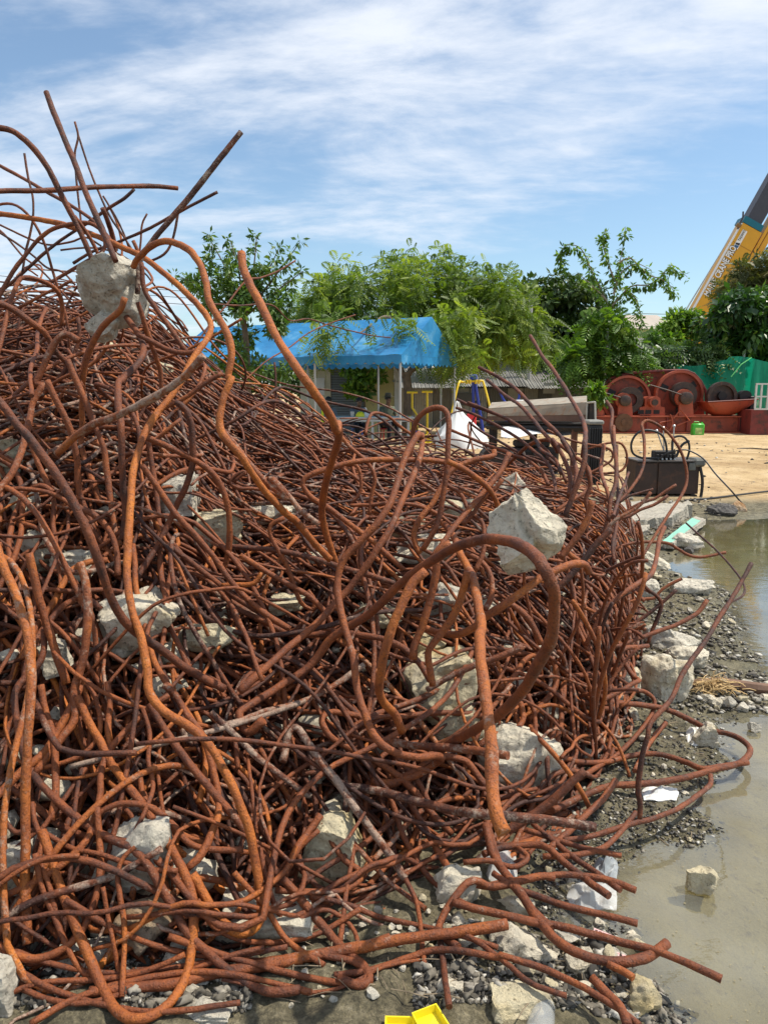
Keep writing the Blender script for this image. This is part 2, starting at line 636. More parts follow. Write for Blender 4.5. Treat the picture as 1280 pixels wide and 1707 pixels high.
def water_mat():
    m, n, l, b, out = new_mat('puddle_water')
    n.remove(b)
    tr = n.new('ShaderNodeBsdfTransparent'); tr.inputs[0].default_value = (0.93, 0.91, 0.80, 1)
    df = n.new('ShaderNodeBsdfDiffuse'); df.inputs[0].default_value = (0.40, 0.40, 0.34, 1)
    gl = n.new('ShaderNodeBsdfGlossy'); gl.inputs['Roughness'].default_value = 0.02
    fr = n.new('ShaderNodeFresnel'); fr.inputs[0].default_value = 1.45
    bp = n.new('ShaderNodeBump'); bp.inputs['Strength'].default_value = 0.12; bp.inputs['Distance'].default_value = 0.01
    g = n.new('ShaderNodeNewGeometry')
    mp = n.new('ShaderNodeMapping'); mp.inputs['Scale'].default_value = (1, 2.2, 1)
    l.new(g.outputs['Position'], mp.inputs[0])
    t = noise(n, l, 7, 4, 0.5, mp.outputs[0])
    l.new(t, bp.inputs['Height'])
    l.new(bp.outputs[0], gl.inputs['Normal']); l.new(bp.outputs[0], fr.inputs['Normal'])
    m0 = n.new('ShaderNodeMixShader')            # suspended silt
    k = ramp(n, l, noise(n, l, 1.6, 5, 0.6), [(0.35, (0.10, 0.10, 0.10)), (0.65, (0.30, 0.30, 0.30))])
    l.new(k, m0.inputs[0])
    l.new(tr.outputs[0], m0.inputs[1]); l.new(df.outputs[0], m0.inputs[2])
    m1 = n.new('ShaderNodeMixShader')
    f2 = mathn(n, l, 'MULTIPLY', fr.outputs[0], 1.75, True)
    l.new(f2, m1.inputs[0]); l.new(m0.outputs[0], m1.inputs[1]); l.new(gl.outputs[0], m1.inputs[2])
    l.new(m1.outputs[0], out.inputs[0])
    return m


wv = np.array([(-0.4, 1.0, 0), (14, 1.0, 0), (14, 10.6, 0), (-0.4, 10.6, 0)], float)
wm = MB().add(wv, [(0, 1, 2, 3)])
wm.build('puddle_water', water_mat(), origin=(0, 0, 0), kind='structure')

# ------------------------------------------------------------------ shape of the scrap heap
TT = np.array([-0.75, -0.42, -0.30, -0.187, -0.03, 0.125, 0.24, 0.31, 0.36])
YY = np.array([1.5, 1.8, 2.0, 2.4, 2.9, 3.4, 4.4, 5.5, 7.0, 9.0])
HH = np.array([
    [0.00, 0.10, 0.42, 0.75, 1.15, 1.52, 1.84, 2.16, 2.25, 1.8],
    [-0.1, 0.00, 0.30, 0.60, 1.00, 1.40, 1.70, 2.08, 2.15, 1.5],
    [-0.1, -0.02, 0.24, 0.52, 0.92, 1.27, 1.58, 2.00, 2.05, 1.3],
    [-0.1, -0.05, 0.12, 0.36, 0.68, 1.02, 1.20, 1.40, 1.3, 0.9],
    [-0.2, -0.10, 0.00, 0.20, 0.58, 0.90, 1.05, 1.08, 0.9, 0.5],
    [-0.2, -0.15, -0.08, 0.08, 0.45, 0.76, 0.88, 0.94, 0.78, 0.3],
    [-0.3, -0.25, -0.20, -0.05, 0.30, 0.55, 0.72, 0.80, 0.70, 0.2],
    [-0.3, -0.3, -0.3, -0.25, -0.02, 0.36, 0.52, 0.55, 0.4, 0.0],
    [-0.3, -0.3, -0.3, -0.3, -0.3, -0.2, -0.15, -0.15, -0.2, -0.3]])


def pile_h(x, y):
    x = np.asarray(x, float); y = np.asarray(y, float)
    yy = np.clip(y, YY[0], YY[-1])
    t = np.clip(x / np.maximum(yy, 0.5), TT[0], TT[-1])
    i = np.clip(np.searchsorted(TT, t) - 1, 0, len(TT) - 2)
    j = np.clip(np.searchsorted(YY, yy) - 1, 0, len(YY) - 2)
    a = (t - TT[i]) / (TT[i + 1] - TT[i]); b = (yy - YY[j]) / (YY[j + 1] - YY[j])
    h = (HH[i, j] * (1 - b) + HH[i, j + 1] * b) * (1 - a) + (HH[i + 1, j] * (1 - b) + HH[i + 1, j + 1] * b) * a
    h = h - np.clip(y - 9, 0, 5) * 0.5
    return h + 0.10 * vnoise(x, y, 1.9) * np.clip(h * 3, 0, 1)


def surf_depth(px, py, lift=0.0, dmin=1.2, dmax=9.0):
    ds = np.arange(dmin, dmax, 0.03)
    q = np.array([P(px, py, d) for d in ds])
    h = np.maximum(pile_h(q[:, 0], q[:, 1]) + lift, 0.0)
    k = np.nonzero(q[:, 2] <= h)[0]
    return ds[k[0]] if len(k) else None


# rubble core under the rods, added dark to keep light out of the gaps
cx = np.arange(-5.5, 3.4, 0.07); cy = np.arange(1.5, 10.4, 0.07)
CX, CY = np.meshgrid(cx, cy)
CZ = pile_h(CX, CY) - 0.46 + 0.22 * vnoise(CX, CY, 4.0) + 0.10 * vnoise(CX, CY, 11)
CZ = np.maximum(CZ, -0.12)
n_y, n_x = CX.shape
ii = np.arange(n_y * n_x).reshape(n_y, n_x)
cq = np.stack([ii[:-1, :-1], ii[:-1, 1:], ii[1:, 1:], ii[1:, :-1]], -1).reshape(-1, 4)
keep = CZ.reshape(-1)[cq].max(1) > -0.11
core_m = paint('core_shade_soil', (0.05, 0.030, 0.020), 0.95, 0.5, 14, dirt=(0.16, 0.13, 0.10), dirt_amt=0.35, bumps=0.9)  # shade of the heap's inside put into a near-black brown
top_np('added_rubble_core', np.stack([CX, CY, CZ], -1).reshape(-1, 3), [cq[keep]], core_m, None, True, origin=(0, 0, 0), kind='structure')

# ------------------------------------------------------------------ rods
def catmull(P0, step):
    P0 = np.asarray(P0, float)
    if len(P0) == 2:
        n = max(2, int(np.linalg.norm(P0[1] - P0[0]) / step))
        return P0[0] + (P0[1] - P0[0]) * np.linspace(0, 1, n + 1)[:, None]
    A = np.vstack([2 * P0[0] - P0[1], P0, 2 * P0[-1] - P0[-2]])
    out = []
    for i in range(1, len(A) - 2):
        p0, p1, p2, p3 = A[i - 1], A[i], A[i + 1], A[i + 2]
        n = max(1, int(np.ceil(np.linalg.norm(p2 - p1) / step)))
        t = (np.arange(n) / n)[:, None]
        out.append(0.5 * ((2 * p1) + (-p0 + p2) * t + (2 * p0 - 5 * p1 + 4 * p2 - p3) * t ** 2 + (-p0 + 3 * p1 - 3 * p2 + p3) * t ** 3))
    out.append(A[-2][None])
    return np.vstack(out)


def tubes(Pts, rad, sides):
    """Pts (R,N,3), rad (R,N) -> verts, quads, cap polygons, vectorised over R rods"""
    R, N, _ = Pts.shape
    T = np.empty_like(Pts)
    T[:, 1:-1] = Pts[:, 2:] - Pts[:, :-2]
    T[:, 0] = Pts[:, 1] - Pts[:, 0]; T[:, -1] = Pts[:, -1] - Pts[:, -2]
    T /= np.linalg.norm(T, axis=2, keepdims=True) + 1e-12
    a = np.cross(T[:, 0], np.tile([0.13, 0.21, 0.97], (R, 1)))
    a /= np.linalg.norm(a, axis=1, keepdims=True) + 1e-9
    V = np.empty((R, N, sides, 3))
    w = 2 * PI * np.arange(sides) / sides
    for i in range(N):
        t = T[:, i]
        a = a - t * (a * t).sum(1, keepdims=True)
        a /= np.linalg.norm(a, axis=1, keepdims=True) + 1e-9
        b = np.cross(t, a)
        V[:, i] = Pts[:, i, None] + (a[:, None] * np.cos(w)[None, :, None] + b[:, None] * np.sin(w)[None, :, None]) * rad[:, i, None, None]
    base = (np.arange(R) * N * sides)[:, None, None]
    ii = base + (np.arange(N - 1) * sides)[None, :, None]
    k = np.arange(sides)[None, None, :]; k2 = (np.arange(sides) + 1)[None, None, :] % sides
    q = np.stack([ii + k, ii + k2, ii + sides + k2, ii + sides + k], -1).reshape(-1, 4)
    c0 = base[:, :, 0] + np.arange(sides)[None, ::-1]
    c1 = base[:, :, 0] + (N - 1) * sides + np.arange(sides)[None]
    return V.reshape(-1, 3), q, np.vstack([c0, c1])


CROPS = {'c4': (0, 130, 2.783), 'c5': (0, 600, 2.667), 'c6': (400, 640, 2.56), 'c7': (780, 1000, 2.414), 'c8': (0, 1150, 2.56),
         'a': (400, 1100, 2.56), 'c3': (880, 680, 3.2), 'c1': (280, 360, 2.56), 'c2': (780, 300, 2.56), 'k': (640, 600, 4.923),
         'c9': (940, 780, 3.711), 'c10': (780, 640, 4.267), 'c11': (0, 380, 3.765), 'f': (0, 0, 1.0)}
_sd_cache = {}


def sdep(px, py):
    k = (int(px // 12), int(py // 12))
    if k not in _sd_cache:
        _sd_cache[k] = surf_depth(k[0] * 12 + 6, k[1] * 12 + 6)
    return _sd_cache[k]


ROD_GROUP = 'bent rusty steel rods tangled in the scrap heap'
traced = []        # (pixel path, world path) of traced rods
N_ROD = 0


def rod(label, segs, w, D=0.024, tone=0.5, wear=0.3, free=False, name='steel_rod'):
    """segs: [(crop, [(x, y), ...]), ...]; w: widths in photograph pixels at start and end (list = along the path)"""
    global N_ROD
    px = []
    for crop, pts in segs:
        ox, oy, s = CROPS[crop]
        px += [(ox + x / s, oy + y / s) for x, y in pts]
    px = np.array(px, float)
    L = np.concatenate([[0], np.cumsum(np.hypot(*np.diff(px, axis=0).T))])
    wv_ = np.interp(L / L[-1], np.linspace(0, 1, len(w)), w)
    d = D * F / wv_
    r = D / 2
    if True:
        d0 = d.copy()
        for i, (x, y) in enumerate(px):
            sdp = sdep(x, y)
            if sdp is not None:
                d[i] = min(d[i], sdp - (0.03 if sdp > 3.6 else 0.06))
        kk = np.array([0.25, 0.5, 0.25])
        for _ in range(2):
            dd = np.convolve(np.pad(d, 1, mode='edge'), kk, 'valid')
            d = np.minimum(dd, d + 0.02)
    if True:
        kk = np.array([0.25, 0.5, 0.25])
        clr = np.where((px[:, 0] > 740) & (px[:, 1] > 1330), 0.085, 0.05)
        gc = np.array([(CH - r - q_) / max(ST - (853.5 - y) / F * CT, 1e-3) for (x, y), q_ in zip(px, clr)])   # stay above the ground
        if (d > gc).any():
            d = np.minimum(d, gc)
            d = np.minimum(np.convolve(np.pad(d, 1, mode='edge'), kk, 'valid'), gc)
        r = float(np.median(wv_ * d)) / (2 * F)
    Pw = np.array([P(x, y, q) for (x, y), q in zip(px, d)])
    Q = catmull(Pw, 0.022)
    rg = np.random.default_rng(1000 + N_ROD)
    N = len(Q)
    jn = rg.standard_normal((N + 8, 3))
    jn = np.stack([np.convolve(jn[:, k_], np.ones(9) / 3, 'valid')[:N] for k_ in range(3)], -1)
    Q = Q + jn * min(0.12 * r, 0.002)
    rad = np.full(N, r) * (1 + 0.045 * np.convolve(rg.standard_normal(N + 4), np.ones(5) / 2.2, 'valid')[:N])
    sides = 12 if r > 0.0085 else 8
    V, q, caps = tubes(Q[None], rad[None], sides)
    # rough cut ends
    V = V + 0
    at_ = np.tile([tone * 0.9, wear, 0, 1], (len(V), 1))
    mid = Q[N // 2]
    me = mesh_np(name, V - mid, [q, caps], RUST, at_, True)
    me.polygons[len(me.polygons) - 1].use_smooth = False
    me.polygons[len(me.polygons) - 2].use_smooth = False
    o = bpy.data.objects.new(name, me)
    o.location = mid
    link(o, None, label, 'rod', ROD_GROUP)
    traced.append(Q)
    N_ROD += 1
    return o


# --- against the sky, top left
rod('long straight dark rod with the highest tip against the sky', [('c4', [(215, 65), (265, 200), (330, 350), (390, 500), (450, 640), (500, 760), (540, 850)])], [9, 10], 0.024, 0.12, 0.1, True)
rod('straight worn bar slanting up right with its cut end in the sky', [('c4', [(1118, 252), (1000, 400), (880, 550), (790, 660), (700, 770), (650, 850), (640, 1000)])], [9.5, 9.5], 0.024, 0.05, 0.6, True)
rod('nearly level rod crossing the sky from the frame edge above the stone', [('c4', [(-60, 528), (0, 525), (200, 520), (400, 510), (600, 500), (720, 502), (826, 512)])], [9, 7.5], 0.024, 0.15, 0.1, True)
rod('rod arching down from the frame edge to behind the hanging stone', [('c4', [(-60, 222), (0, 232), (60, 245), (120, 290), (180, 355), (240, 450), (290, 550), (340, 640), (380, 720), (410, 790), (440, 880), (470, 980)])], [10, 9.5], 0.025, 0.2, 0.1, True)
rod('thinner rod falling right beneath the arching one, hooked back at its end', [('c4', [(-40, 390), (0, 408), (100, 460), (220, 530), (330, 590), (420, 650), (470, 710), (488, 760), (480, 800), (430, 835), (360, 875), (300, 910), (230, 950)])], [5.5, 6], 0.018, 0.25, 0.1, True)
rod('long thick rod sweeping over the hanging stone and ending in an orange hook', [('c4', [(-30, 626), (0, 630), (150, 650), (300, 680), (440, 730), (560, 780), (680, 840), (780, 920), (880, 1010), (950, 1090), (980, 1150), (960, 1210), (905, 1285)]), ('f', [(300, 640), (262, 690), (236, 735), (222, 785), (219, 840), (215, 900), (213, 960), (219, 1010), (238, 1070), (246, 1120)]), ('c8', [(640, 10), (700, 90), (800, 150), (880, 220), (950, 330), (1000, 430), (1050, 560), (1080, 680), (1100, 800), (1112, 900), (1108, 980), (1070, 1030), (1000, 1030), (930, 970), (870, 880), (820, 790)])], [9, 10, 12, 14, 15, 15], 0.026, 0.80, 0.25, True)
rod('smooth arch of reddish rod rising left of the hanging stone', [('c4', [(-20, 1040), (0, 1005), (60, 900), (120, 820), (180, 750), (250, 700), (340, 675), (420, 672), (490, 720), (530, 790), (545, 850)])], [7, 7], 0.019, 0.35, 0.1, True)
rod('tall rod looping over like a cane right of the hanging stone', [('c4', [(620, 880), (640, 840), (690, 790), (750, 760), (810, 765), (880, 800), (930, 870), (960, 950), (975, 1040), (1020, 1120), (1060, 1200), (1075, 1290), (1060, 1390)]), ('c5', [(1030, 80), (1000, 150), (980, 230), (980, 310), (1020, 370), (1080, 440), (1130, 520), (1190, 600), (1270, 680)]), ('c6', [(240, 590), (300, 660), (350, 710), (385, 745)])], [10.5, 12, 12.5, 11], 0.026, 0.72, 0.15, True)
rod('thin bent rod pointing up beside the highest dark rod', [('c4', [(350, 205), (365, 270), (350, 350), (355, 450), (365, 560), (378, 680)])], [3.6, 3.6], 0.012, 0.2, 0, True)
rod('thin straight rod slanting down right in the bundle against the sky', [('c4', [(363, 262), (410, 400), (460, 530), (510, 640), (570, 730), (615, 800)])], [3.5, 3.5], 0.012, 0.1, 0, True)
rod('thin kinked rod standing upright near the left frame edge', [('c4', [(115, 350), (130, 450), (155, 560), (155, 650), (140, 730), (120, 810), (105, 900)])], [4, 4], 0.012, 0.1, 0, True)
rod('short thin rod leaning left just above the hanging stone', [('c4', [(480, 548), (530, 630), (570, 710), (600, 790)])], [3.2, 3.2], 0.011, 0.05, 0, True)
rod('short stout rod end poking up above the hanging stone', [('c4', [(480, 605), (500, 660), (520, 720), (540, 800)])], [8.5, 8], 0.023, 0.15, 0.3, True)
rod('rod rising right to a cut end below the worn straight bar', [('c4', [(1010, 528), (900, 585), (800, 640), (700, 695), (600, 740), (520, 775), (430, 805), (340, 860)])], [5.4, 5.4], 0.017, 0.15, 0, True)
rod('dark rod slanting up right under the level rod in the sky', [('c4', [(625, 515), (580, 560), (500, 610), (450, 645), (380, 690), (300, 740), (200, 820), (100, 910), (20, 980)])], [5.4, 5.4], 0.017, 0.1, 0, True)
rod('thin rod dropping and curling left from the worn bar', [('c4', [(828, 625), (815, 700), (795, 770), (760, 820), (700, 850)])], [4.3, 4.3], 0.014, 0.1, 0, True)
rod('tiny upright rod between the stone and the worn bar', [('c4', [(683, 630), (660, 680), (655, 750), (648, 815)])], [3.4, 3.4], 0.012, 0.25, 0, True)
rod('thin sagging rod crossing low over the sky at the left', [('c4', [(-20, 670), (0, 680), (80, 720), (170, 760), (240, 775), (330, 760), (400, 740), (470, 780)])], [3.4, 3.4], 0.012, 0.15, 0, True)
rod('thin rod falling right from the frame edge to the stone', [('c4', [(-20, 705), (70, 760), (150, 820), (220, 880), (290, 900), (350, 960)])], [3.4, 3.4], 0.012, 0.15, 0, True)
rod('second thin rod falling right, lower at the frame edge', [('c4', [(-20, 690), (30, 735), (110, 830), (180, 880), (250, 950), (330, 1040)])], [3.2, 3.2], 0.012, 0.25, 0, True)
rod('very thick rod with a blunt free end rising in front of the blue tent', [('c4', [(1120, 806)]), ('c1', [(330, 230), (370, 330), (430, 450), (490, 560), (560, 670), (630, 770), (690, 850), (720, 920)]), ('c6', [(415, 170), (420, 230), (400, 310), (370, 410), (355, 500), (350, 580), (370, 660), (400, 740), (415, 775)])], [13, 14, 15.5, 14, 12, 11.5], 0.028, 0.66, 0.05, True)
rod('orange rod curling out of the underside of the hanging stone', [('c4', [(582, 1015), (560, 1080), (490, 1140), (440, 1210), (400, 1300), (385, 1400)]), ('c5', [(370, 130), (365, 260), (365, 380), (385, 470), (420, 560), (450, 640)])], [10.5, 10, 9], 0.025, 0.62, 0.1, True)
rod('purple brown rod bent in an S below the hanging stone', [('c4', [(590, 1110), (650, 1200), (665, 1270), (630, 1340), (570, 1400)]), ('c5', [(530, 110), (528, 200), (538, 300), (540, 420), (548, 560), (560, 680), (545, 800)])], [10, 12, 11.5], 0.026, 0.22, 0.2, True)
rod('brown rod falling from the stone to the purple rod', [('c4', [(640, 1040), (665, 1120), (690, 1200), (720, 1280), (745, 1360), (750, 1470)])], [8, 7.5], 0.02, 0.4, 0, True)
rod('rod bent over in a narrow arch left of the hanging stone', [('c4', [(-30, 1330), (0, 1250), (30, 1130), (60, 1010), (100, 930), (180, 935), (250, 970), (285, 1030), (287, 1150)])], [8.5, 7.5], 0.021, 0.4, 0.2, True)
rod('thick rod falling right beneath the narrow arch', [('c4', [(-30, 1030), (0, 1045), (60, 1070), (140, 1130), (210, 1180), (260, 1260), (330, 1340), (380, 1440)])], [11, 10], 0.025, 0.35, 0.1, True)
rod('light brown elbowed rod hooked over left below the stone', [('c4', [(370, 1220), (310, 1190), (260, 1230), (210, 1330), (170, 1420)]), ('c5', [(190, 110), (150, 190), (130, 290), (100, 400), (60, 490), (0, 580), (-30, 620)])], [11, 11, 12], 0.026, 0.42, 0.5, True)
rod('short cut rod standing in front of the elbowed one', [('c4', [(215, 1068), (180, 1155), (172, 1250), (145, 1350), (150, 1475)])], [6, 8], 0.018, 0.4, 0.2, True)
rod('reddish rod dropping steeply right from behind the cane loop', [('c4', [(655, 860), (670, 980), (720, 1060), (780, 1140), (840, 1230), (870, 1270)])], [8, 8], 0.02, 0.3, 0, True)
rod('curved reddish rod ending at the fold of the sweeping rod', [('c4', [(640, 1190), (700, 1220), (780, 1260), (860, 1275), (930, 1268)])], [8.5, 8.5], 0.021, 0.35, 0, True)
rod('rod leading up right through the tree from the ridge', [('c1', [(110, 560), (190, 450), (250, 380), (330, 280), (400, 262), (470, 235), (545, 190)])], [3.5, 3], 0.013, 0.3, 0, True)
rod('wiry rod reaching right over the tent roof', [('c1', [(190, 375), (300, 382), (440, 380), (520, 445), (600, 440), (700, 470), (800, 495), (880, 512), (950, 520)])], [3, 2], 0.011, 0.15, 0, True)
rod('thin rod rising right before the tent roof', [('c1', [(330, 700), (420, 620), (520, 560), (600, 500), (700, 455), (800, 422)])], [2.6, 2.2], 0.010, 0.3, 0, True)
rod('upright short rod before the left end of the tent', [('c1', [(455, 625), (460, 700), (458, 790), (445, 870)])], [4, 4], 0.014, 0.15, 0, True)

# --- left and middle of the heap
rod('thick dark red rod running diagonally from the left frame edge', [('c5', [(-40, 140), (0, 190), (60, 270), (130, 350), (200, 440), (270, 540), (330, 640), (380, 740), (420, 840), (450, 930), (480, 1020), (520, 1110), (580, 1190), (640, 1240), (720, 1290), (820, 1360), (900, 1410), (1000, 1460)])], [15, 15, 13], 0.027, 0.2, 0.1)
rod('brown rod descending right beside the elbowed rod', [('c5', [(210, 90), (250, 180), (300, 280), (330, 370), (345, 450), (350, 560), (370, 640), (420, 760)])], [10.5, 10], 0.024, 0.42, 0.35)
rod('mottled rod descending steeply through the left middle', [('c5', [(300, 0), (340, 90), (380, 180), (420, 290), (460, 390), (475, 500), (490, 600), (510, 740), (530, 830)])], [10, 10], 0.024, 0.4, 0.4)
rod('nearly straight brown rod right of the big orange one', [('c5', [(660, 360), (680, 500), (700, 650), (710, 800), (715, 930), (740, 1060), (760, 1180), (820, 1310), (850, 1400)])], [9, 9], 0.022, 0.35, 0.1)
rod('purple brown rod curving like a bow in the left middle', [('c5', [(780, 190), (820, 215), (850, 280), (857, 380), (855, 460), (820, 580), (780, 660), (740, 750), (690, 840), (640, 920), (600, 990)])], [10.5, 10], 0.024, 0.2, 0.15)
rod('brown rod bent to a right-facing bow beside the flat block', [('c5', [(650, 340), (760, 390), (860, 440), (940, 500), (990, 580), (1015, 680), (1020, 780), (1010, 880), (985, 945)])], [10.5, 10], 0.024, 0.42, 0.15)
rod('brown rod running down into the orange verticals at left', [('c5', [(345, 650), (420, 690), (480, 750), (520, 850), (525, 960)])], [10, 10], 0.023, 0.38, 0.2)
rod('thin rod bent over the white stone at the left', [('c5', [(90, 720), (170, 750), (230, 810), (255, 900), (270, 980), (265, 1100)])], [7, 7], 0.018, 0.42, 0.1)
rod('thin wavy rod hanging right of the big orange one', [('c5', [(650, 650), (700, 740), (740, 830), (765, 900), (750, 1000), (740, 1120), (730, 1220), (712, 1300)])], [7.5, 7.5], 0.018, 0.4, 0.1)
rod('short orange arch over the small white stone', [('c5', [(480, 890), (400, 900), (330, 930), (280, 1000), (240, 1080), (190, 1150), (140, 1230), (110, 1330)])], [10, 12], 0.024, 0.6, 0.1)
rod('thick mottled rod dropping below the small white stone', [('c5', [(355, 900), (380, 1000), (392, 1100), (387, 1200), (370, 1330), (335, 1467)]), ('c8', [(320, 130), (250, 220), (190, 300), (150, 350)])], [13.5, 14, 13], 0.027, 0.48, 0.5)
rod('reddish rod curling over left of the large pale stone', [('c5', [(450, 1110), (400, 1070), (355, 1058), (290, 1090), (230, 1150), (170, 1230), (130, 1320), (100, 1467)])], [10, 13], 0.025, 0.33, 0.25)
rod('thick straight orange bar hanging to a rounded end low at the left', [('c5', [(-20, 800), (0, 860), (30, 940), (70, 1020), (100, 1120), (125, 1220), (135, 1330)]), ('c8', [(130, 0), (120, 150), (112, 350), (110, 550), (110, 750), (113, 950), (120, 1088)])], [14, 16, 16], 0.027, 0.70, 0.45)
rod('zigzag brown rod at the upper left of the heap', [('c5', [(130, 350), (150, 400), (180, 480), (220, 560), (245, 640), (240, 740), (258, 830)])], [8.5, 8.5], 0.02, 0.45, 0.1)
rod('rod bent in a hoop at the left frame edge', [('c5', [(-30, 430), (0, 440), (50, 470), (90, 540), (95, 620), (60, 720), (40, 830), (60, 960)])], [9, 9], 0.022, 0.4, 0.2)
rod('thick orange rod leaning in the shade left of centre', [('c5', [(130, 860), (160, 1000), (190, 1120), (220, 1220), (260, 1330), (300, 1440)])], [13, 13], 0.026, 0.6, 0.1)
rod('pale dusted beam-like rod rising right across the bows', [('c5', [(905, -20), (860, 30), (800, 90), (700, 160), (600, 210), (500, 260), (420, 290), (340, 340), (250, 420)])], [13.5, 12.5], 0.027, 0.55, 0.75, True)
rod('short stub rising to a loop right of the beam-like rod', [('c5', [(990, 60), (920, 100), (840, 160), (780, 190), (700, 230), (640, 300)])], [8, 8], 0.02, 0.45, 0.3)
rod('brown rod slanting down right under the right-facing bow', [('c5', [(640, 470), (700, 560), (780, 680), (870, 780), (950, 880), (1020, 980), (1110, 1070), (1200, 1140), (1290, 1195)])], [10, 10], 0.023, 0.38, 0.1)
rod('dark rod slanting right in the hollow left of centre', [('c5', [(700, 780), (750, 820), (850, 900), (950, 980), (1050, 1060), (1150, 1120)])], [9, 9], 0.021, 0.25, 0.1)
rod('rod dropping and swinging right below centre left', [('c5', [(1005, 1000), (1030, 1100), (1060, 1180), (1110, 1260), (1150, 1350)])], [8.5, 8.5], 0.02, 0.3, 0.1)
rod('twin brown rod hugging the big orange vertical', [('c5', [(590, 820), (600, 900), (602, 1000), (625, 1100), (650, 1200), (675, 1300), (720, 1400)]), ('c8', [(820, 130), (880, 230), (925, 400), (930, 520), (905, 600), (860, 700), (800, 760)])], [9, 11, 12], 0.024, 0.55, 0.2)
rod('reddish rod looping left of the elbowed rod', [('c5', [(-20, 1040), (40, 940), (90, 800), (100, 700), (110, 600), (180, 560), (240, 590)])], [9, 9], 0.021, 0.45, 0.1)
rod('long dusty rod running down right across the upper middle', [('c5', [(970, 290), (1040, 370), (1110, 460), (1180, 540), (1280, 620)]), ('c6', [(130, 400), (200, 470), (260, 540), (340, 600)])], [10, 10], 0.022, 0.5, 0.65)
rod('level brown rod with kinked end near centre left', [('c5', [(1040, 540), (1090, 495), (1060, 505), (1025, 540), (1060, 570), (1150, 575), (1240, 600)])], [6, 6], 0.016, 0.4, 0.1)
rod('orange stub with bright cut end near the centre', [('c6', [(95, 803), (62, 850), (0, 858), (-80, 862)])], [9, 9], 0.021, 0.75, 0.2)

# --- the middle
rod('left leg of the tall hairpin, running down to a wide elbow', [('c6', [(778, 228), (768, 212), (735, 255), (700, 330), (670, 420), (640, 500), (590, 590), (520, 670), (450, 740), (420, 820), (420, 900), (440, 1000), (470, 1100), (490, 1180)]), ('a', [(500, 120), (530, 220), (570, 320), (640, 385), (740, 412), (830, 405), (860, 415), (830, 445), (760, 490), (650, 525)])], [11, 12, 12, 13, 14, 11], 0.026, 0.50, 0.3, True)
rod('right leg of the tall hairpin, sloping away down left', [('c6', [(776, 214), (778, 260), (760, 330), (720, 430), (680, 520), (640, 620), (580, 710), (520, 800), (460, 880), (380, 970), (290, 1060), (200, 1130), (100, 1220), (0, 1310)])], [10, 11.5, 11.5, 13], 0.026, 0.42, 0.35, True)
rod('thickest rod in a great loop before the cream boulder', [('c8', [(1130, 130), (1060, 180)]), ('a', [(0, 230), (60, 180), (170, 110), (300, 30)]), ('c6', [(400, 1080), (530, 1000), (600, 940), (680, 860), (760, 790), (880, 720), (980, 675), (1080, 658), (1180, 678), (1250, 725)]), ('f', [(903, 943), (920, 980), (922, 1020), (916, 1065)]), ('c7', [(320, 190), (260, 290), (200, 390), (120, 465), (40, 512)]), ('a', [(950, 322), (870, 372), (800, 440), (700, 505), (640, 530), (560, 520)])], [11, 13, 14, 16, 23, 20, 15, 11], 0.030, 0.36, 0.3, True)
rod('very thick orange bar standing down to a rounded foot', [('c6', [(860, 588), (905, 640), (940, 720), (990, 820), (1012, 920), (1030, 1040)]), ('c7', [(45, 150), (62, 300), (75, 450), (90, 600), (100, 750), (120, 850), (152, 935)])], [11, 15, 20, 22, 24], 0.030, 0.68, 0.4, True)
rod('brown inverted U standing before the white bulk bag', [('c6', [(725, 330), (738, 240), (745, 180), (775, 128), (825, 103), (870, 112), (890, 160), (889, 250), (885, 350), (870, 450), (850, 550), (820, 640), (780, 710)])], [9, 9.5, 9.5], 0.023, 0.36, 0.05, True)
rod('level rod bent back in a V at its left end', [('c6', [(1000, 400), (930, 350), (830, 328), (700, 322), (600, 322), (500, 330), (410, 350), (330, 375), (278, 400), (267, 432), (300, 480), (380, 530), (460, 590), (540, 650), (620, 720), (700, 790)])], [8.5, 9, 9], 0.022, 0.52, 0.1)
rod('rod ending in a crook right of the tall hairpin', [('c6', [(1082, 280), (1085, 300), (1060, 312), (980, 330), (900, 372), (860, 440), (820, 510), (770, 570), (740, 630), (748, 690), (768, 725)])], [9, 9.5], 0.023, 0.55, 0.2, True)
rod('straight slanting rod end left above the cream boulder', [('c6', [(1148, 295), (1110, 370), (1050, 450), (980, 530), (920, 600), (870, 670), (820, 740)])], [8.5, 9.5], 0.022, 0.45, 0.2, True)
rod('thin crooked rod touching the left side of the cream boulder', [('c6', [(880, 430), (940, 470), (975, 540), (1030, 590), (1040, 640), (1035, 720), (1000, 800)])], [7, 7.5], 0.018, 0.42, 0.2, True)
rod('inner thick rod curving down left of the orange bar', [('c6', [(900, 680), (850, 720), (840, 800), (820, 890), (800, 960), (770, 1050), (740, 1120), (735, 1180)])], [13, 13], 0.027, 0.55, 0.1, True)
rod('thick rod folded forward beneath the great loop', [('c6', [(975, 800), (960, 860), (930, 950), (880, 1030), (820, 1110), (800, 1150), (810, 1220), (822, 1290)])], [13, 13], 0.027, 0.58, 0.1, True)
rod('thick orange rod curving down below the start of the great loop', [('c6', [(790, 800), (740, 850), (700, 920), (650, 1030), (620, 1130), (600, 1250)]), ('a', [(592, 130), (620, 190), (660, 230), (690, 305)])], [15, 15.5, 14], 0.028, 0.68, 0.1, True)
rod('bow-shaped rod below left of the cream boulder', [('c6', [(960, 720), (1030, 760), (1070, 820), (1075, 900), (1045, 965)])], [9, 9.5], 0.023, 0.42, 0.4, True)
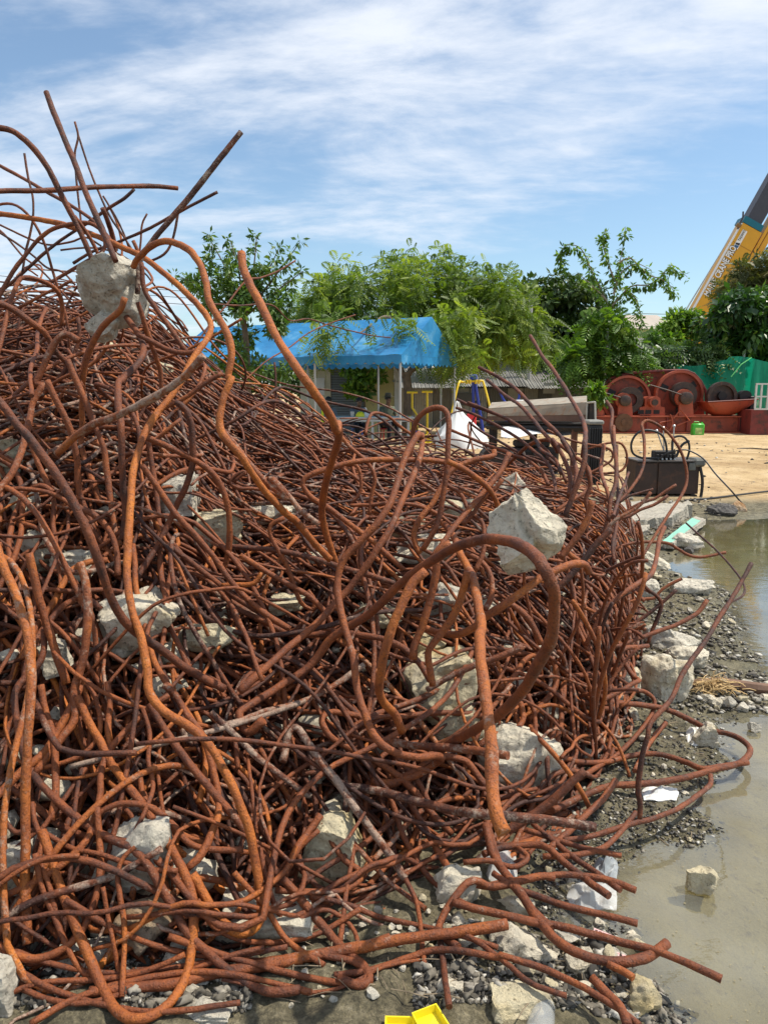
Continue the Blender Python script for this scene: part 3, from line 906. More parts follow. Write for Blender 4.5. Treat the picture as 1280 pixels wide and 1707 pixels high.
rod('thick rod passing behind the great loop to the right', [('c9', [(160, 650), (140, 605), (90, 590), (0, 610)]), ('c6', [(1280, 830), (1200, 890), (1130, 940), (1060, 985), (1010, 1030), (930, 1070), (840, 1060), (780, 1040)])], [12, 13, 12], 0.026, 0.62, 0.2, True)
rod('hooked rod inside the great loop', [('c6', [(1042, 992), (1100, 972), (1140, 940), (1190, 970), (1240, 1020), (1285, 1110)])], [9.5, 9.5], 0.023, 0.45, 0.2, True)
rod('long purple rod lying level left of the hairpin', [('c6', [(-60, 700), (0, 700), (150, 710), (300, 740), (450, 790), (560, 820), (660, 850)])], [9, 9.5], 0.022, 0.15, 0.45)
rod('rod sloping from left to the hairpin foot', [('c6', [(0, 730), (100, 790), (200, 850), (290, 900), (360, 970), (390, 1040), (360, 1065), (280, 1060)])], [9, 9], 0.021, 0.4, 0.1)
rod('hooked thin rod standing left of the thick blunt rod foot', [('c6', [(190, 570), (135, 600), (130, 640), (160, 700), (200, 770), (225, 850), (260, 930), (310, 960), (318, 920), (290, 880)])], [7.5, 7.5], 0.018, 0.45, 0.1)
rod('long rod snaking across the middle under the hairpin', [('c6', [(-60, 950), (0, 970), (100, 1010), (200, 1060), (320, 1072), (400, 1062), (520, 1072), (620, 1090), (700, 1130), (760, 1190), (810, 1270)])], [9.5, 10.5], 0.023, 0.32, 0.1)
rod('wavy rod behind the thick blunt rod', [('c6', [(420, 210), (470, 270), (540, 330), (575, 400), (560, 480), (552, 560)])], [6.5, 6.5], 0.017, 0.45, 0.3)
rod('short rod bent downward over the tangle below the blunt rod', [('c6', [(440, 345), (500, 350), (520, 420), (510, 470), (475, 510)])], [6, 6], 0.016, 0.45, 0.2)
rod('rod bent at a right angle before the workers under the tent', [('c6', [(535, 215), (545, 165), (570, 125), (630, 138), (680, 180), (730, 215)])], [5.5, 5], 0.016, 0.5, 0.1, True)
rod('thin crooked dark wire rod beside the hairpin', [('c6', [(700, 600), (760, 620), (830, 580), (875, 572), (912, 585)])], [4.5, 4.5], 0.012, 0.1, 0.0, True)
rod('level brown rod crossing behind the hairpin foot', [('c6', [(470, 520), (560, 515), (650, 510), (760, 520), (850, 560), (900, 600)])], [6.5, 6.5], 0.017, 0.4, 0.1)
rod('rod end rising left toward the slanting rod', [('c6', [(1120, 408), (1085, 450), (1030, 500), (990, 560), (950, 600)])], [8, 8], 0.02, 0.4, 0.3, True)
rod('orange rod descending right of the V-bend', [('c6', [(880, 330), (960, 370), (1040, 430), (1080, 480), (1105, 540)])], [10, 9], 0.023, 0.65, 0.1, True)

# --- fan of rods behind the cream boulder
G = True
rod('topmost dark rod of the fan reaching over the rusty trough', [('c2', [(45, 800), (130, 840), (200, 890), (260, 950), (320, 1020), (380, 1080), (420, 1130), (450, 1178)]), ('c3', [(180, 170), (230, 260), (260, 340), (250, 430)])], [5.6, 7, 8], 0.02, 0.15, 0.1, G)
rod('second rod of the fan, bent above the trough', [('c2', [(80, 855), (160, 920), (230, 970), (290, 1040), (340, 1100), (380, 1160)]), ('c3', [(130, 170), (190, 270), (220, 370), (215, 470)])], [5.2, 7, 8], 0.02, 0.18, 0.1, G)
rod('tall dark rod standing highest before the rusty trough', [('c2', [(265, 665), (310, 740), (370, 820), (420, 900), (460, 970), (495, 1040), (500, 1100), (490, 1178)]), ('c3', [(300, 180), (300, 270), (270, 380), (230, 480), (190, 580)])], [5.6, 7, 9, 9], 0.021, 0.16, 0.2, G)
rod('fan rod leaning over the red jerry seat', [('c2', [(0, 950), (100, 990), (200, 1040), (290, 1110), (350, 1178)]), ('c10', [(560, 520), (650, 600), (700, 700)])], [5, 6], 0.017, 0.15, 0, G)
rod('fan rod starting before the white bulk bag', [('k', [(600, 325), (700, 370), (850, 420), (1000, 480), (1130, 560), (1240, 650)]), ('c10', [(520, 470), (620, 540), (660, 640)])], [4.4, 5, 6], 0.016, 0.12, 0, G)
rod('lower fan rod crossing the white bulk bag', [('k', [(590, 395), (720, 440), (850, 500), (960, 560), (1100, 640), (1220, 740)]), ('c10', [(560, 560), (610, 680), (620, 780)])], [4.6, 5, 6], 0.016, 0.15, 0, G)
rod('lowest fan rod across the foot of the bulk bag', [('k', [(555, 580), (700, 640), (850, 700), (1000, 750)]), ('c10', [(300, 500), (420, 540), (520, 620), (570, 720)])], [5, 6], 0.017, 0.3, 0.1, G)
rod('short fan rod with dark cut end over the bag', [('k', [(695, 512), (800, 590), (930, 660), (1050, 730)]), ('c10', [(420, 520), (520, 560), (640, 620)])], [4.2, 5], 0.015, 0.08, 0, G)
rod('wavy upright rod left of the brown power box', [('c2', [(590, 945), (615, 990), (610, 1060), (620, 1130)]), ('c3', [(455, 100), (460, 200), (470, 300), (465, 400), (440, 480), (430, 600)])], [5.5, 6.5, 7], 0.019, 0.2, 0.1, G)
rod('rod bent into a tall shepherd crook over the power box', [('c3', [(460, 500), (500, 480), (570, 400), (610, 320), (620, 220), (612, 130), (605, 85), (640, 67), (720, 110), (790, 190), (830, 280), (845, 380), (820, 460), (760, 550), (700, 640), (640, 740), (590, 820)])], [5.5, 5, 5, 5.5], 0.017, 0.38, 0.2, G)
rod('thin rod bent into a rounded rectangle beside the black bin', [('c10', [(850, 460), (950, 430), (1040, 415), (1090, 425), (1122, 480), (1125, 560), (1090, 615), (1000, 635), (880, 630)])], [4, 4], 0.014, 0.4, 0.3, G)
rod('upright rod bent at its foot in the right tangle', [('c9', [(120, -60), (150, 40), (160, 110), (130, 200), (150, 300), (130, 400)])], [7, 7], 0.019, 0.3, 0.1, G)
rod('dusty upright rod with a knee left of the power box', [('c10', [(965, 440), (945, 560), (950, 650), (985, 760), (1005, 860), (990, 960), (960, 1080)])], [6, 7, 7], 0.02, 0.35, 0.4, G)
rod('long arching rod inside the fan, light brown', [('c10', [(150, 720), (230, 620), (330, 530), (430, 440), (540, 400), (640, 430), (760, 520), (850, 600), (865, 700), (830, 770), (700, 850), (590, 930)])], [5.5, 6.5, 7], 0.019, 0.38, 0.4, G)
rod('thin rod slanting across the fan to the bin', [('c10', [(560, 330), (700, 390), (850, 430), (960, 450), (1020, 480), (1020, 540), (930, 600), (830, 650)])], [4, 4], 0.014, 0.35, 0.3, G)
rod('rod tip pointing up at the right shoulder of the heap', [('c9', [(400, 30), (365, 110), (335, 200), (300, 300)])], [4.5, 6], 0.016, 0.12, 0, G)
rod('dark upright bar behind the right tangle', [('c9', [(325, -140), (320, 0), (330, 120), (325, 250), (320, 370), (300, 480), (310, 580)])], [5, 6], 0.018, 0.2, 0, G)
rod('rod pointing up right at the power box, upper of two', [('c9', [(690, 105), (620, 150), (560, 190), (480, 215), (400, 260), (330, 330)])], [5.2, 5.2], 0.017, 0.35, 0.3, G)
rod('rod pointing up right at the power box, lower of two', [('c9', [(640, 172), (560, 225), (470, 260), (400, 300), (330, 320), (280, 380)])], [5, 5], 0.017, 0.3, 0.3, G)
rod('pale-ended rod slanting before the concrete slab', [('c9', [(535, 150), (480, 220), (430, 260), (370, 290), (320, 320), (250, 380)])], [6, 6], 0.018, 0.45, 0.7, G)
rod('short dark rod crossing above the slab', [('c9', [(550, 130), (480, 150), (400, 175), (340, 215)])], [4, 4], 0.014, 0.1, 0, G)
rod('rod bowing over the mud toward the puddle beside the green plank', [('c9', [(998, 522), (900, 545), (820, 552), (760, 535), (700, 500), (640, 465), (520, 458), (420, 468), (330, 495), (240, 560)])], [5, 5], 0.018, 0.42, 0.1, G)
rod('rod curving up to the green plank at the right tangle', [('c9', [(618, 365), (590, 440), (575, 520), (560, 600), (530, 670), (450, 720), (360, 780), (290, 840), (230, 910), (180, 1000), (130, 1100)])], [7, 8.5, 8.5], 0.022, 0.36, 0.1, G)
rod('thick straight dark bar thrust up right from the tangle', [('c9', [(290, 375), (210, 460), (120, 570), (40, 660), (-60, 760)])], [11, 11], 0.026, 0.1, 0.1, G)
rod('thick orange brown bar leaning in the right tangle', [('c9', [(170, 200), (150, 290), (100, 390), (40, 480), (-30, 560)])], [11, 11], 0.026, 0.6, 0.1, G)
rod('short thick rod lying behind the cream boulder right side', [('c9', [(-60, 440), (0, 500), (40, 540), (90, 575)])], [9, 9], 0.023, 0.6, 0.1, G)
rod('rod sweeping right low over the grey rubble with a blunt end', [('c9', [(882, 822), (830, 890), (770, 930), (680, 975), (590, 1005), (500, 1040), (420, 1070), (350, 1100), (250, 1110)])], [7, 7.5], 0.021, 0.3, 0.1, G)
rod('short rod rising toward the rubble heap', [('c9', [(725, 685), (670, 710), (600, 755), (560, 800), (480, 810), (380, 830)])], [5, 5], 0.017, 0.45, 0.1, G)
rod('dark rod crossing steeply under the short rising rod', [('c9', [(690, 755), (620, 820), (540, 885), (450, 950), (370, 1000), (280, 1040)])], [6, 6], 0.018, 0.12, 0, G)
rod('looping rod at the right rim of the tangle', [('c9', [(440, 640), (510, 745), (570, 790), (600, 840), (580, 920), (540, 1010), (520, 1080)])], [6, 6], 0.018, 0.2, 0, G)
rod('hooked rod lying before the square pale boulder', [('c9', [(520, 1100), (460, 1108), (380, 1115), (350, 1150), (400, 1250), (440, 1300), (465, 1315), (420, 1340), (330, 1390), (230, 1440)])], [7.5, 8.5], 0.021, 0.32, 0.2, G)
rod('level rod with raised loop before the square pale boulder', [('c9', [(370, 1180), (375, 1225), (320, 1255), (200, 1285), (60, 1290), (10, 1320), (0, 1400), (-20, 1500)])], [8, 9], 0.022, 0.36, 0.1, G)
rod('tall dark rod leaning far right over the puddle', [('c9', [(1155, 588), (1100, 690), (1040, 800), (960, 930), (880, 1060), (800, 1170), (740, 1260), (700, 1340), (660, 1430), (600, 1500), (530, 1590)]), ('c7', [(722, 545), (700, 620), (688, 690), (682, 760), (690, 820), (690, 880)])], [7, 8, 9, 9], 0.0175, 0.10, 0.1, G)
rod('short rod lying against the foot of the tall leaning rod', [('c7', [(795, 495), (750, 550), (710, 610), (670, 690)])], [8, 8], 0.024, 0.45, 0.4, G)
rod('rod reaching far over the puddle and turning back', [('c7', [(400, 400), (470, 415), (560, 415), (660, 420), (790, 440), (900, 490), (970, 525), (1060, 545), (1115, 575), (1136, 612), (1090, 655), (1000, 680), (880, 715), (760, 735), (640, 745), (560, 750), (460, 790), (340, 850)])], [9, 9.5, 10, 10, 12], 0.027, 0.3, 0.25, G)
rod('rod meeting the turned back rod at its tip', [('c7', [(370, 635), (460, 655), (560, 650), (640, 630), (720, 620), (790, 625), (870, 650), (945, 680), (1040, 668), (1125, 655)])], [10, 8.5], 0.026, 0.35, 0.2, G)
rod('rod ending in a downward hook at the puddle edge', [('c7', [(978, 705), (972, 745), (920, 790), (840, 840), (740, 880), (640, 905), (540, 935), (460, 955), (380, 965)])], [8, 10], 0.026, 0.26, 0.3, G)
rod('thin rod looping over the gravel right of the white boulder', [('c7', [(540, 405), (620, 372), (700, 368), (748, 405), (738, 460), (680, 540), (600, 620), (520, 670), (420, 740)])], [7, 8], 0.021, 0.36, 0.3, G)

# --- lower right
rod('worn purple bar lying straight to a cut end over the gravel', [('a', [(440, 540), (560, 555), (700, 590), (900, 640)]), ('c7', [(0, 855), (150, 870), (300, 885), (420, 900), (512, 915)])], [13, 15, 16, 16], 0.029, 0.12, 0.6, G)
rod('brown bar with square cut end before the white boulder', [('a', [(600, 375), (640, 352), (760, 370), (950, 385), (1142, 405)])], [12, 14, 15], 0.028, 0.33, 0.55, G)
rod('upper of the rods pointing down right below the worn bar', [('c7', [(230, 925), (300, 945), (370, 970), (470, 1000), (560, 1020), (615, 1030)])], [9.5, 9], 0.025, 0.35, 0.1, G)
rod('curved rod with two blunt bends pointing at the crumpled bag', [('c7', [(60, 1020), (120, 1000), (250, 985), (320, 1000), (400, 1070), (480, 1130), (568, 1192)])], [11, 12], 0.027, 0.3, 0.15, G)
rod('rod just above the crumpled bag pointing down right', [('c7', [(260, 900), (330, 960), (430, 1040), (520, 1100), (612, 1168)])], [9.5, 10], 0.026, 0.25, 0.1, G)
rod('gently wavy rod ending over the crumpled bag', [('a', [(930, 1220), (850, 1140)]), ('c7', [(0, 1135), (100, 1155), (200, 1130), (310, 1110), (430, 1105), (560, 1125), (677, 1168)])], [10, 12, 11], 0.027, 0.36, 0.3, G)
rod('rod ending just above the small pink plastic combs', [('c7', [(100, 1100), (190, 1160), (330, 1210), (430, 1240), (560, 1270), (682, 1302)])], [10.5, 11], 0.027, 0.3, 0.1, G)
rod('long straight rod with its tip over the puddle at the bottom right', [('c7', [(-60, 1215), (0, 1235), (140, 1265), (300, 1300), (450, 1335), (620, 1380), (780, 1425), (1020, 1530)])], [12, 13, 12], 0.028, 0.34, 0.35, G)
rod('stout rod curving up to a blunt end beside the puddle', [('c7', [(70, 900), (100, 1020), (160, 1120), (220, 1200), (280, 1290), (350, 1370), (450, 1425), (560, 1450), (660, 1450), (740, 1420), (798, 1378)])], [13, 14, 17, 17], 0.029, 0.33, 0.2, G)
rod('thick light bar lying low at the front with a cut end', [('a', [(-60, 1345), (0, 1330), (130, 1290), (300, 1265), (480, 1230), (700, 1190), (900, 1160), (1142, 1125)])], [15, 17, 18, 17], 0.029, 0.50, 0.4, G)
rod('long rod bowing low along the front to the bottom frame', [('a', [(400, 1345), (560, 1322), (720, 1270), (820, 1237), (950, 1240), (1100, 1270)]), ('c7', [(130, 1430), (280, 1480), (400, 1530), (500, 1580), (600, 1640), (690, 1710)])], [9, 10, 12, 12], 0.026, 0.33, 0.3, G)
rod('stub with rounded top leaning at the bottom right', [('c7', [(495, 1520), (560, 1590), (610, 1640), (645, 1720)])], [16, 17], 0.028, 0.36, 0.2, G)
rod('rod half buried behind the low bow', [('c7', [(-60, 1320), (30, 1370), (150, 1460), (250, 1540), (395, 1592)])], [9.5, 9.5], 0.024, 0.2, 0.1, G)
rod('thin rod looped around the white boulder', [('c7', [(240, 380), (265, 450), (270, 540), (275, 640), (260, 720), (210, 770), (130, 792), (60, 780)])], [8, 8.5], 0.023, 0.3, 0.1, G)
rod('hooked rod above the white boulder', [('c7', [(118, 360), (180, 310), (220, 250), (270, 220), (320, 230), (352, 270), (350, 350), (300, 420), (240, 480)])], [9.5, 9.5], 0.024, 0.45, 0.3, G)
rod('rod curling down left of the white boulder top', [('c7', [(205, 400), (218, 440), (218, 485), (180, 525), (100, 545), (40, 590)])], [9.5, 9.5], 0.024, 0.45, 0.1, G)
rod('rod forming a downward bow right of the white boulder', [('c7', [(635, 258), (560, 290), (430, 308), (388, 335), (376, 420), (372, 500), (345, 590)])], [8.5, 9], 0.023, 0.36, 0.2, G)
rod('short upright rod ending in the black gravel', [('c7', [(500, 330), (515, 440), (510, 490), (530, 560), (565, 632)])], [8.5, 9], 0.023, 0.32, 0.1, G)
rod('thick dark rod slanting down to the worn bar', [('c7', [(470, 685), (400, 750), (320, 820), (250, 870), (160, 930)])], [14, 14], 0.028, 0.18, 0.2, G)
rod('long rod running out beneath the turned back rod', [('c7', [(590, 725), (540, 800), (470, 870), (400, 940), (330, 1000)])], [11, 11], 0.026, 0.38, 0.3, G)
rod('short upright stub just right of the white boulder', [('c7', [(318, 628), (320, 700), (332, 800)])], [8.5, 9], 0.023, 0.1, 0, G)
rod('rod along the gravel curving to the hook end', [('c7', [(672, 858), (640, 900), (600, 950), (540, 1000), (430, 1025), (300, 1030)])], [9, 9.5], 0.025, 0.33, 0.3, G)
rod('rod circling low before the plastic bag', [('c7', [(-20, 1060), (80, 1050), (170, 1075), (220, 1060), (240, 1030), (200, 1000)])], [9, 9], 0.024, 0.32, 0.1, G)
rod('short buried rod end under the blunt curved rod', [('c7', [(560, 1465), (610, 1490), (665, 1525)])], [12, 12], 0.027, 0.55, 0.3, G)

# --- lower middle
rod('spotted straight bar slanting down right in the lower middle', [('a', [(180, 430), (192, 380), (205, 310), (235, 290), (280, 340), (340, 430), (420, 530), (500, 640), (580, 750), (650, 850), (702, 930)])], [11, 14, 15, 14], 0.028, 0.2, 0.8, G)
rod('thin rod hanging from the end of the spotted bar', [('a', [(705, 935), (750, 1030), (770, 1140), (787, 1305)])], [8, 8.5], 0.023, 0.36, 0.2, G)
rod('worn bar pointing down right left of the spotted bar', [('c8', [(900, 95), (1000, 185)]), ('a', [(0, 340), (80, 420), (160, 480), (240, 540), (302, 585)])], [11, 11, 10], 0.026, 0.25, 0.75, G)
rod('pale worn rod rising right in the lower middle', [('a', [(-120, 290), (0, 260), (120, 215), (230, 190), (330, 150), (420, 100), (530, 20)])], [10, 10], 0.025, 0.3, 0.8, G)
rod('very long thick rod descending to a hook near the bottom', [('c8', [(640, 60), (700, 170), (780, 280), (880, 400), (980, 520), (1080, 640), (1170, 760), (1260, 860)]), ('a', [(330, 1110), (400, 1190), (470, 1260), (530, 1310), (550, 1370), (510, 1390), (420, 1358)])], [12, 14, 15, 14], 0.028, 0.34, 0.3, G)
rod('short thick rod leaning on the mottled stone', [('a', [(345, 660), (290, 740), (240, 810), (190, 920)])], [13, 12], 0.027, 0.38, 0.2, G)
rod('long rod sweeping from the spotted bar to the white rubble', [('a', [(620, 540), (660, 640), (690, 740), (740, 830), (800, 920), (870, 980), (960, 1040), (1080, 1080), (1280, 1130)])], [9.5, 10], 0.025, 0.3, 0.1, G)
rod('stout rod in a shallow bow over the round stone', [('a', [(700, 560), (740, 640), (800, 740), (850, 830), (900, 900), (980, 950), (1080, 970), (1180, 950), (1280, 925), (1340, 930)])], [11, 13, 12], 0.027, 0.35, 0.1, G)
rod('rod dropping from the foot of the orange bar', [('a', [(1050, 680), (1080, 780), (1110, 870), (1180, 970), (1250, 1070), (1330, 1150)])], [12, 12], 0.027, 0.33, 0.1, G)
rod('rod bending down just left of the orange bar', [('a', [(800, 405), (860, 412), (960, 430), (1010, 490), (1055, 545)])], [11, 12], 0.026, 0.33, 0.1, G)
rod('long level rod with a tight left bend below the hairpin', [('a', [(1030, 240), (940, 230), (800, 230), (650, 243), (520, 240), (400, 225), (358, 240), (352, 270), (380, 320), (440, 362), (520, 402), (640, 470), (740, 560), (820, 660), (900, 745)])], [11, 11, 10, 10], 0.026, 0.42, 0.1, G)
rod('dark bar rising right behind the level rod', [('a', [(1060, 10), (1020, 30), (900, 90), (780, 160), (640, 210), (560, 240), (460, 300)])], [10, 9.5], 0.024, 0.3, 0.5, G)
rod('straight brown bar with a cut end on a stone edge', [('c6', [(1205, 1120), (1120, 1160), (1000, 1200), (880, 1260), (800, 1310)])], [11, 11], 0.025, 0.28, 0.5, G)
rod('thin rod curling down at the front over the mud', [('a', [(240, 1120), (310, 1080), (380, 1070), (450, 1110), (490, 1160), (502, 1210)])], [7.5, 7.5], 0.021, 0.38, 0.2, G)
rod('rod looping over the flat stone at the lower middle', [('a', [(85, 800), (100, 880), (130, 990), (170, 1090), (210, 1105), (270, 1080)])], [8.5, 8.5], 0.022, 0.36, 0.1, G)
rod('upright rod beside the mottled stone', [('a', [(470, 760), (482, 820), (470, 900), (450, 1010), (440, 1100), (425, 1205)])], [8.5, 8.5], 0.023, 0.36, 0.1, G)
rod('rod stub standing in the mud under the light bar', [('a', [(855, 1200), (870, 1320), (880, 1400), (892, 1480)])], [10.5, 10.5], 0.026, 0.2, 0.1, G)
rod('rod running behind the light bar to the right', [('a', [(300, 1010), (450, 1040), (600, 1100), (800, 1140), (950, 1180), (1100, 1230)])], [9.5, 9.5], 0.025, 0.28, 0.1, G)
rod('brown rod parallel beneath the spotted bar', [('a', [(440, 740), (500, 800), (560, 870), (640, 950), (720, 1010), (790, 1060)])], [9, 9], 0.024, 0.33, 0.5, G)
rod('rod bent round the front of the mottled stone', [('a', [(350, 700), (400, 790), (450, 860), (500, 890), (520, 920), (500, 950), (430, 985), (300, 990), (150, 985)])], [10, 10], 0.025, 0.36, 0.1, G)
rod('rod slanting down right through the hollow', [('a', [(420, 160), (500, 230), (600, 330), (700, 450), (760, 520), (800, 600), (830, 690)])], [8.5, 9], 0.023, 0.25, 0.1, G)

# --- lower left
rod('purple rod sweeping from the left across to the bottom middle', [('c5', [(200, 1200), (190, 1330)]), ('c8', [(72, 0), (75, 130), (110, 290), (170, 400), (260, 490), (360, 570), (460, 630), (560, 680), (630, 740), (690, 840), (750, 950), (800, 1040), (870, 1110), (950, 1180), (1050, 1250), (1150, 1290), (1280, 1280)])], [11, 13, 14, 13], 0.027, 0.22, 0.15, G)
rod('small hoop of rod low at the left', [('c8', [(370, -20), (405, 20), (430, 110), (420, 200), (360, 270), (270, 310), (160, 340)])], [8.5, 8.5], 0.022, 0.5, 0.1, G)
rod('big thick orange loop hanging to the bottom frame', [('c8', [(330, 30), (390, 150), (430, 220), (480, 320), (540, 400), (620, 500), (700, 620), (760, 730), (810, 840), (830, 960), (820, 1100), (790, 1230), (720, 1340), (620, 1400), (520, 1380), (450, 1290), (400, 1180), (350, 1060), (290, 920), (240, 800), (200, 660), (180, 600)])], [14, 16, 15, 16, 14], 0.028, 0.62, 0.2, G)
rod('rod falling left from the centre across the grey stone', [('c8', [(720, 20), (640, 80), (540, 170), (460, 270), (430, 360), (425, 460), (400, 560), (370, 640), (280, 730), (180, 800), (60, 860), (-20, 890)])], [10, 11, 12], 0.025, 0.45, 0.2, G)
rod('rod bent in a hump over the grey stone', [('c8', [(400, 570), (420, 530), (500, 490), (600, 487), (680, 520), (750, 590), (800, 650), (880, 682), (1040, 685)])], [10, 10.5], 0.025, 0.48, 0.1, G)
rod('rod curving down and left below the grey stone', [('c8', [(415, 500), (430, 650), (430, 790), (400, 920), (340, 1040), (250, 1120), (150, 1150), (60, 1130), (0, 1095), (-30, 1080)])], [11, 12.5, 12], 0.026, 0.42, 0.1, G)
rod('flat pale scraped bar rising right in the lower left', [('c8', [(300, 330), (450, 290), (600, 250), (760, 210), (1000, 150), (1280, 60)])], [9, 9.5], 0.023, 0.15, 0.95, G)
rod('worn dark bar rising right from the frame edge', [('c8', [(-20, 1000), (0, 990), (130, 910), (260, 860), (400, 820), (520, 780), (690, 678)])], [13, 12], 0.026, 0.15, 0.65, G)
rod('orange rod bent over like a finger over the stained stone', [('c8', [(600, 660), (550, 690), (515, 735), (502, 790), (512, 880), (530, 1000), (532, 1150), (525, 1312)])], [8.5, 9.5], 0.023, 0.58, 0.1, G)
rod('thin upright rod left of the stained stone', [('c8', [(440, 840), (460, 960), (480, 1060), (512, 1235)])], [7.5, 8], 0.021, 0.45, 0.1, G)
rod('rod lying to a rounded end at the bottom left', [('c8', [(-20, 1130), (0, 1160), (40, 1220), (100, 1250), (222, 1262)])], [12, 12], 0.027, 0.5, 0.2, G)
rod('rod skirting the bottom left frame corner', [('c8', [(100, 1280), (200, 1320), (330, 1340), (450, 1320), (600, 1270), (800, 1200), (1000, 1130), (1130, 1100)])], [9.5, 9.5], 0.024, 0.38, 0.2, G)
rod('rod winding down to the pale low stone', [('c8', [(150, 700), (180, 840), (230, 960), (280, 1080), (340, 1190), (430, 1245), (605, 1240)])], [10, 10], 0.025, 0.42, 0.1, G)
rod('dull rod dropping behind the big thick loop', [('c8', [(700, -20), (750, 20), (800, 110), (860, 190), (900, 300), (920, 400)])], [10.5, 11], 0.025, 0.36, 0.4, G)
rod('second rod dropping vertically at the far left', [('c8', [(180, -20), (200, 100), (230, 200), (240, 330), (240, 450), (220, 560)])], [12, 12], 0.026, 0.45, 0.1, G)
rod('orange rod behind the hanging bar, sloping left', [('c8', [(350, -20), (300, 80), (240, 190), (190, 270), (90, 350), (0, 440), (-30, 470)])], [13, 13], 0.027, 0.55, 0.1, G)
rod('upright orange rod in the middle of the lower left', [('c8', [(460, -30), (470, 60), (462, 160), (470, 250), (440, 330)])], [11, 11], 0.025, 0.55, 0.1, G)
rod('thin rod hanging right of the small hoop', [('c8', [(610, 80), (640, 190), (635, 300), (655, 400), (640, 470), (600, 560), (540, 680)])], [8, 8], 0.022, 0.38, 0.1, G)
rod('rod crossing low from the frame corner to the big loop', [('c8', [(-20, 1340), (60, 1290), (180, 1250), (400, 1235), (560, 1215), (700, 1170), (790, 1130)])], [10, 10], 0.025, 0.4, 0.1, G)
rod('long low rod rising from the big loop to the light bar', [('c8', [(380, 1290), (560, 1270), (760, 1250), (900, 1215), (1050, 1190), (1200, 1170), (1290, 1150)])], [16, 17], 0.028, 0.45, 0.2, G)
rod('rod passing under the purple sweep at lower left', [('c8', [(140, 480), (150, 560), (180, 640), (170, 720), (210, 830), (250, 980), (300, 1120), (330, 1180)])], [9, 9], 0.024, 0.42, 0.1, G)
rod('low curving rod at the left frame edge', [('c8', [(-30, 520), (20, 560), (70, 610), (160, 600), (240, 640), (320, 680), (430, 700), (620, 760), (760, 770)])], [9, 9], 0.024, 0.33, 0.1, G)

# --- along the bottom edge
rod('rod curving along the bottom left corner of the frame', [('f', [(-15, 1590), (40, 1625), (120, 1660), (260, 1688), (400, 1672)])], [10, 10], 0.024, 0.36, 0.2, G)
rod('rod rising from the bottom edge towards the light bar', [('f', [(50, 1708), (120, 1668), (200, 1640), (300, 1622), (390, 1625), (520, 1655)])], [11, 10], 0.025, 0.45, 0.1, G)
rod('rod folded back at its right end on the front mud', [('f', [(280, 1560), (400, 1600), (500, 1625), (590, 1640), (612, 1628), (590, 1604), (520, 1590)])], [11, 11], 0.025, 0.4, 0.2, G)
rod('dull rod lying level below the stained stone', [('f', [(-15, 1568), (80, 1605), (190, 1622), (330, 1606), (480, 1578)])], [9, 9], 0.023, 0.25, 0.3, G)
rod('thin rod crossing the front mud left of the tray', [('f', [(370, 1632), (470, 1652), (560, 1648), (640, 1612), (700, 1600)])], [6.5, 6.5], 0.018, 0.34, 0.1, G)
rod('brown rod running from the stained stone to the grey front stone', [('f', [(110, 1500), (200, 1552), (300, 1586), (430, 1600), (560, 1585), (650, 1560)])], [10, 10], 0.025, 0.3, 0.1, G)
rod('rod dipping below the level grey stone', [('f', [(330, 1500), (360, 1548), (430, 1572), (520, 1560), (600, 1515)])], [9.5, 9.5], 0.024, 0.38, 0.1, G)
rod('orange rod slanting down across the level grey stone', [('f', [(390, 1455), (440, 1510), (480, 1570), (540, 1610)])], [10, 10], 0.024, 0.5, 0.1, G)

# ------------------------------------------------------------------ rods that fill the heap
def zone_of(x, y):
    t = x / y
    if y > 4.9: return 'along the far ridge of the heap' if t > -0.2 else 'below the far left crest of the heap'
    if t > 0.22: return 'in the steep right flank of the heap'
    if y < 2.5: return 'low at the front foot of the heap' if t > -0.15 else 'low in the front left of the heap'
    if t < -0.2: return 'on the left slope of the heap' if y < 3.4 else 'on the upper left slope of the heap'
    if t < 0.06: return 'in the middle slope of the heap' if y < 3.4 else 'in the upper middle of the heap'
    return 'left of the steep right flank'


def tone_word(t):
    return 'dark brown' if t < 0.25 else ('brown' if t < 0.5 else ('reddish brown' if t < 0.62 else 'orange'))


LANDMARKS = [('the hanging stone', 182, 495), ('the cream boulder', 872, 890), ('the white boulder', 860, 1258), ('the tall hairpin', 700, 740),
             ('the rust stained stone', 250, 1540), ('the mottled stone', 560, 1415), ('the grey split stone', 225, 1410), ('the thick blunt rod', 470, 640),
             ('the flat block in the rods', 300, 832), ('the large pale stone', 235, 1030), ('the yellow lit boulder', 738, 1150), ('the level grey stone', 440, 1535),
             ('the round stone', 765, 1480), ('the fan of dark rods', 940, 720), ('the great loop', 760, 960), ('the inverted U rod', 720, 690),
             ('the small white stone', 118, 940), ('the orange hook', 420, 1500), ('the long dusty rod', 440, 830), ('the square pale boulder', 1108, 1130),
             ('the orange hanging bar', 45, 1350), ('the cane loop', 360, 560), ('the wide elbow', 680, 1250), ('the spotted bar', 590, 1370),
             ('the leaning dark bar', 990, 920), ('the ridge rods under the tent', 520, 730), ('the left frame edge', 20, 780), ('the worn purple bar', 900, 1365)]
_used = {}


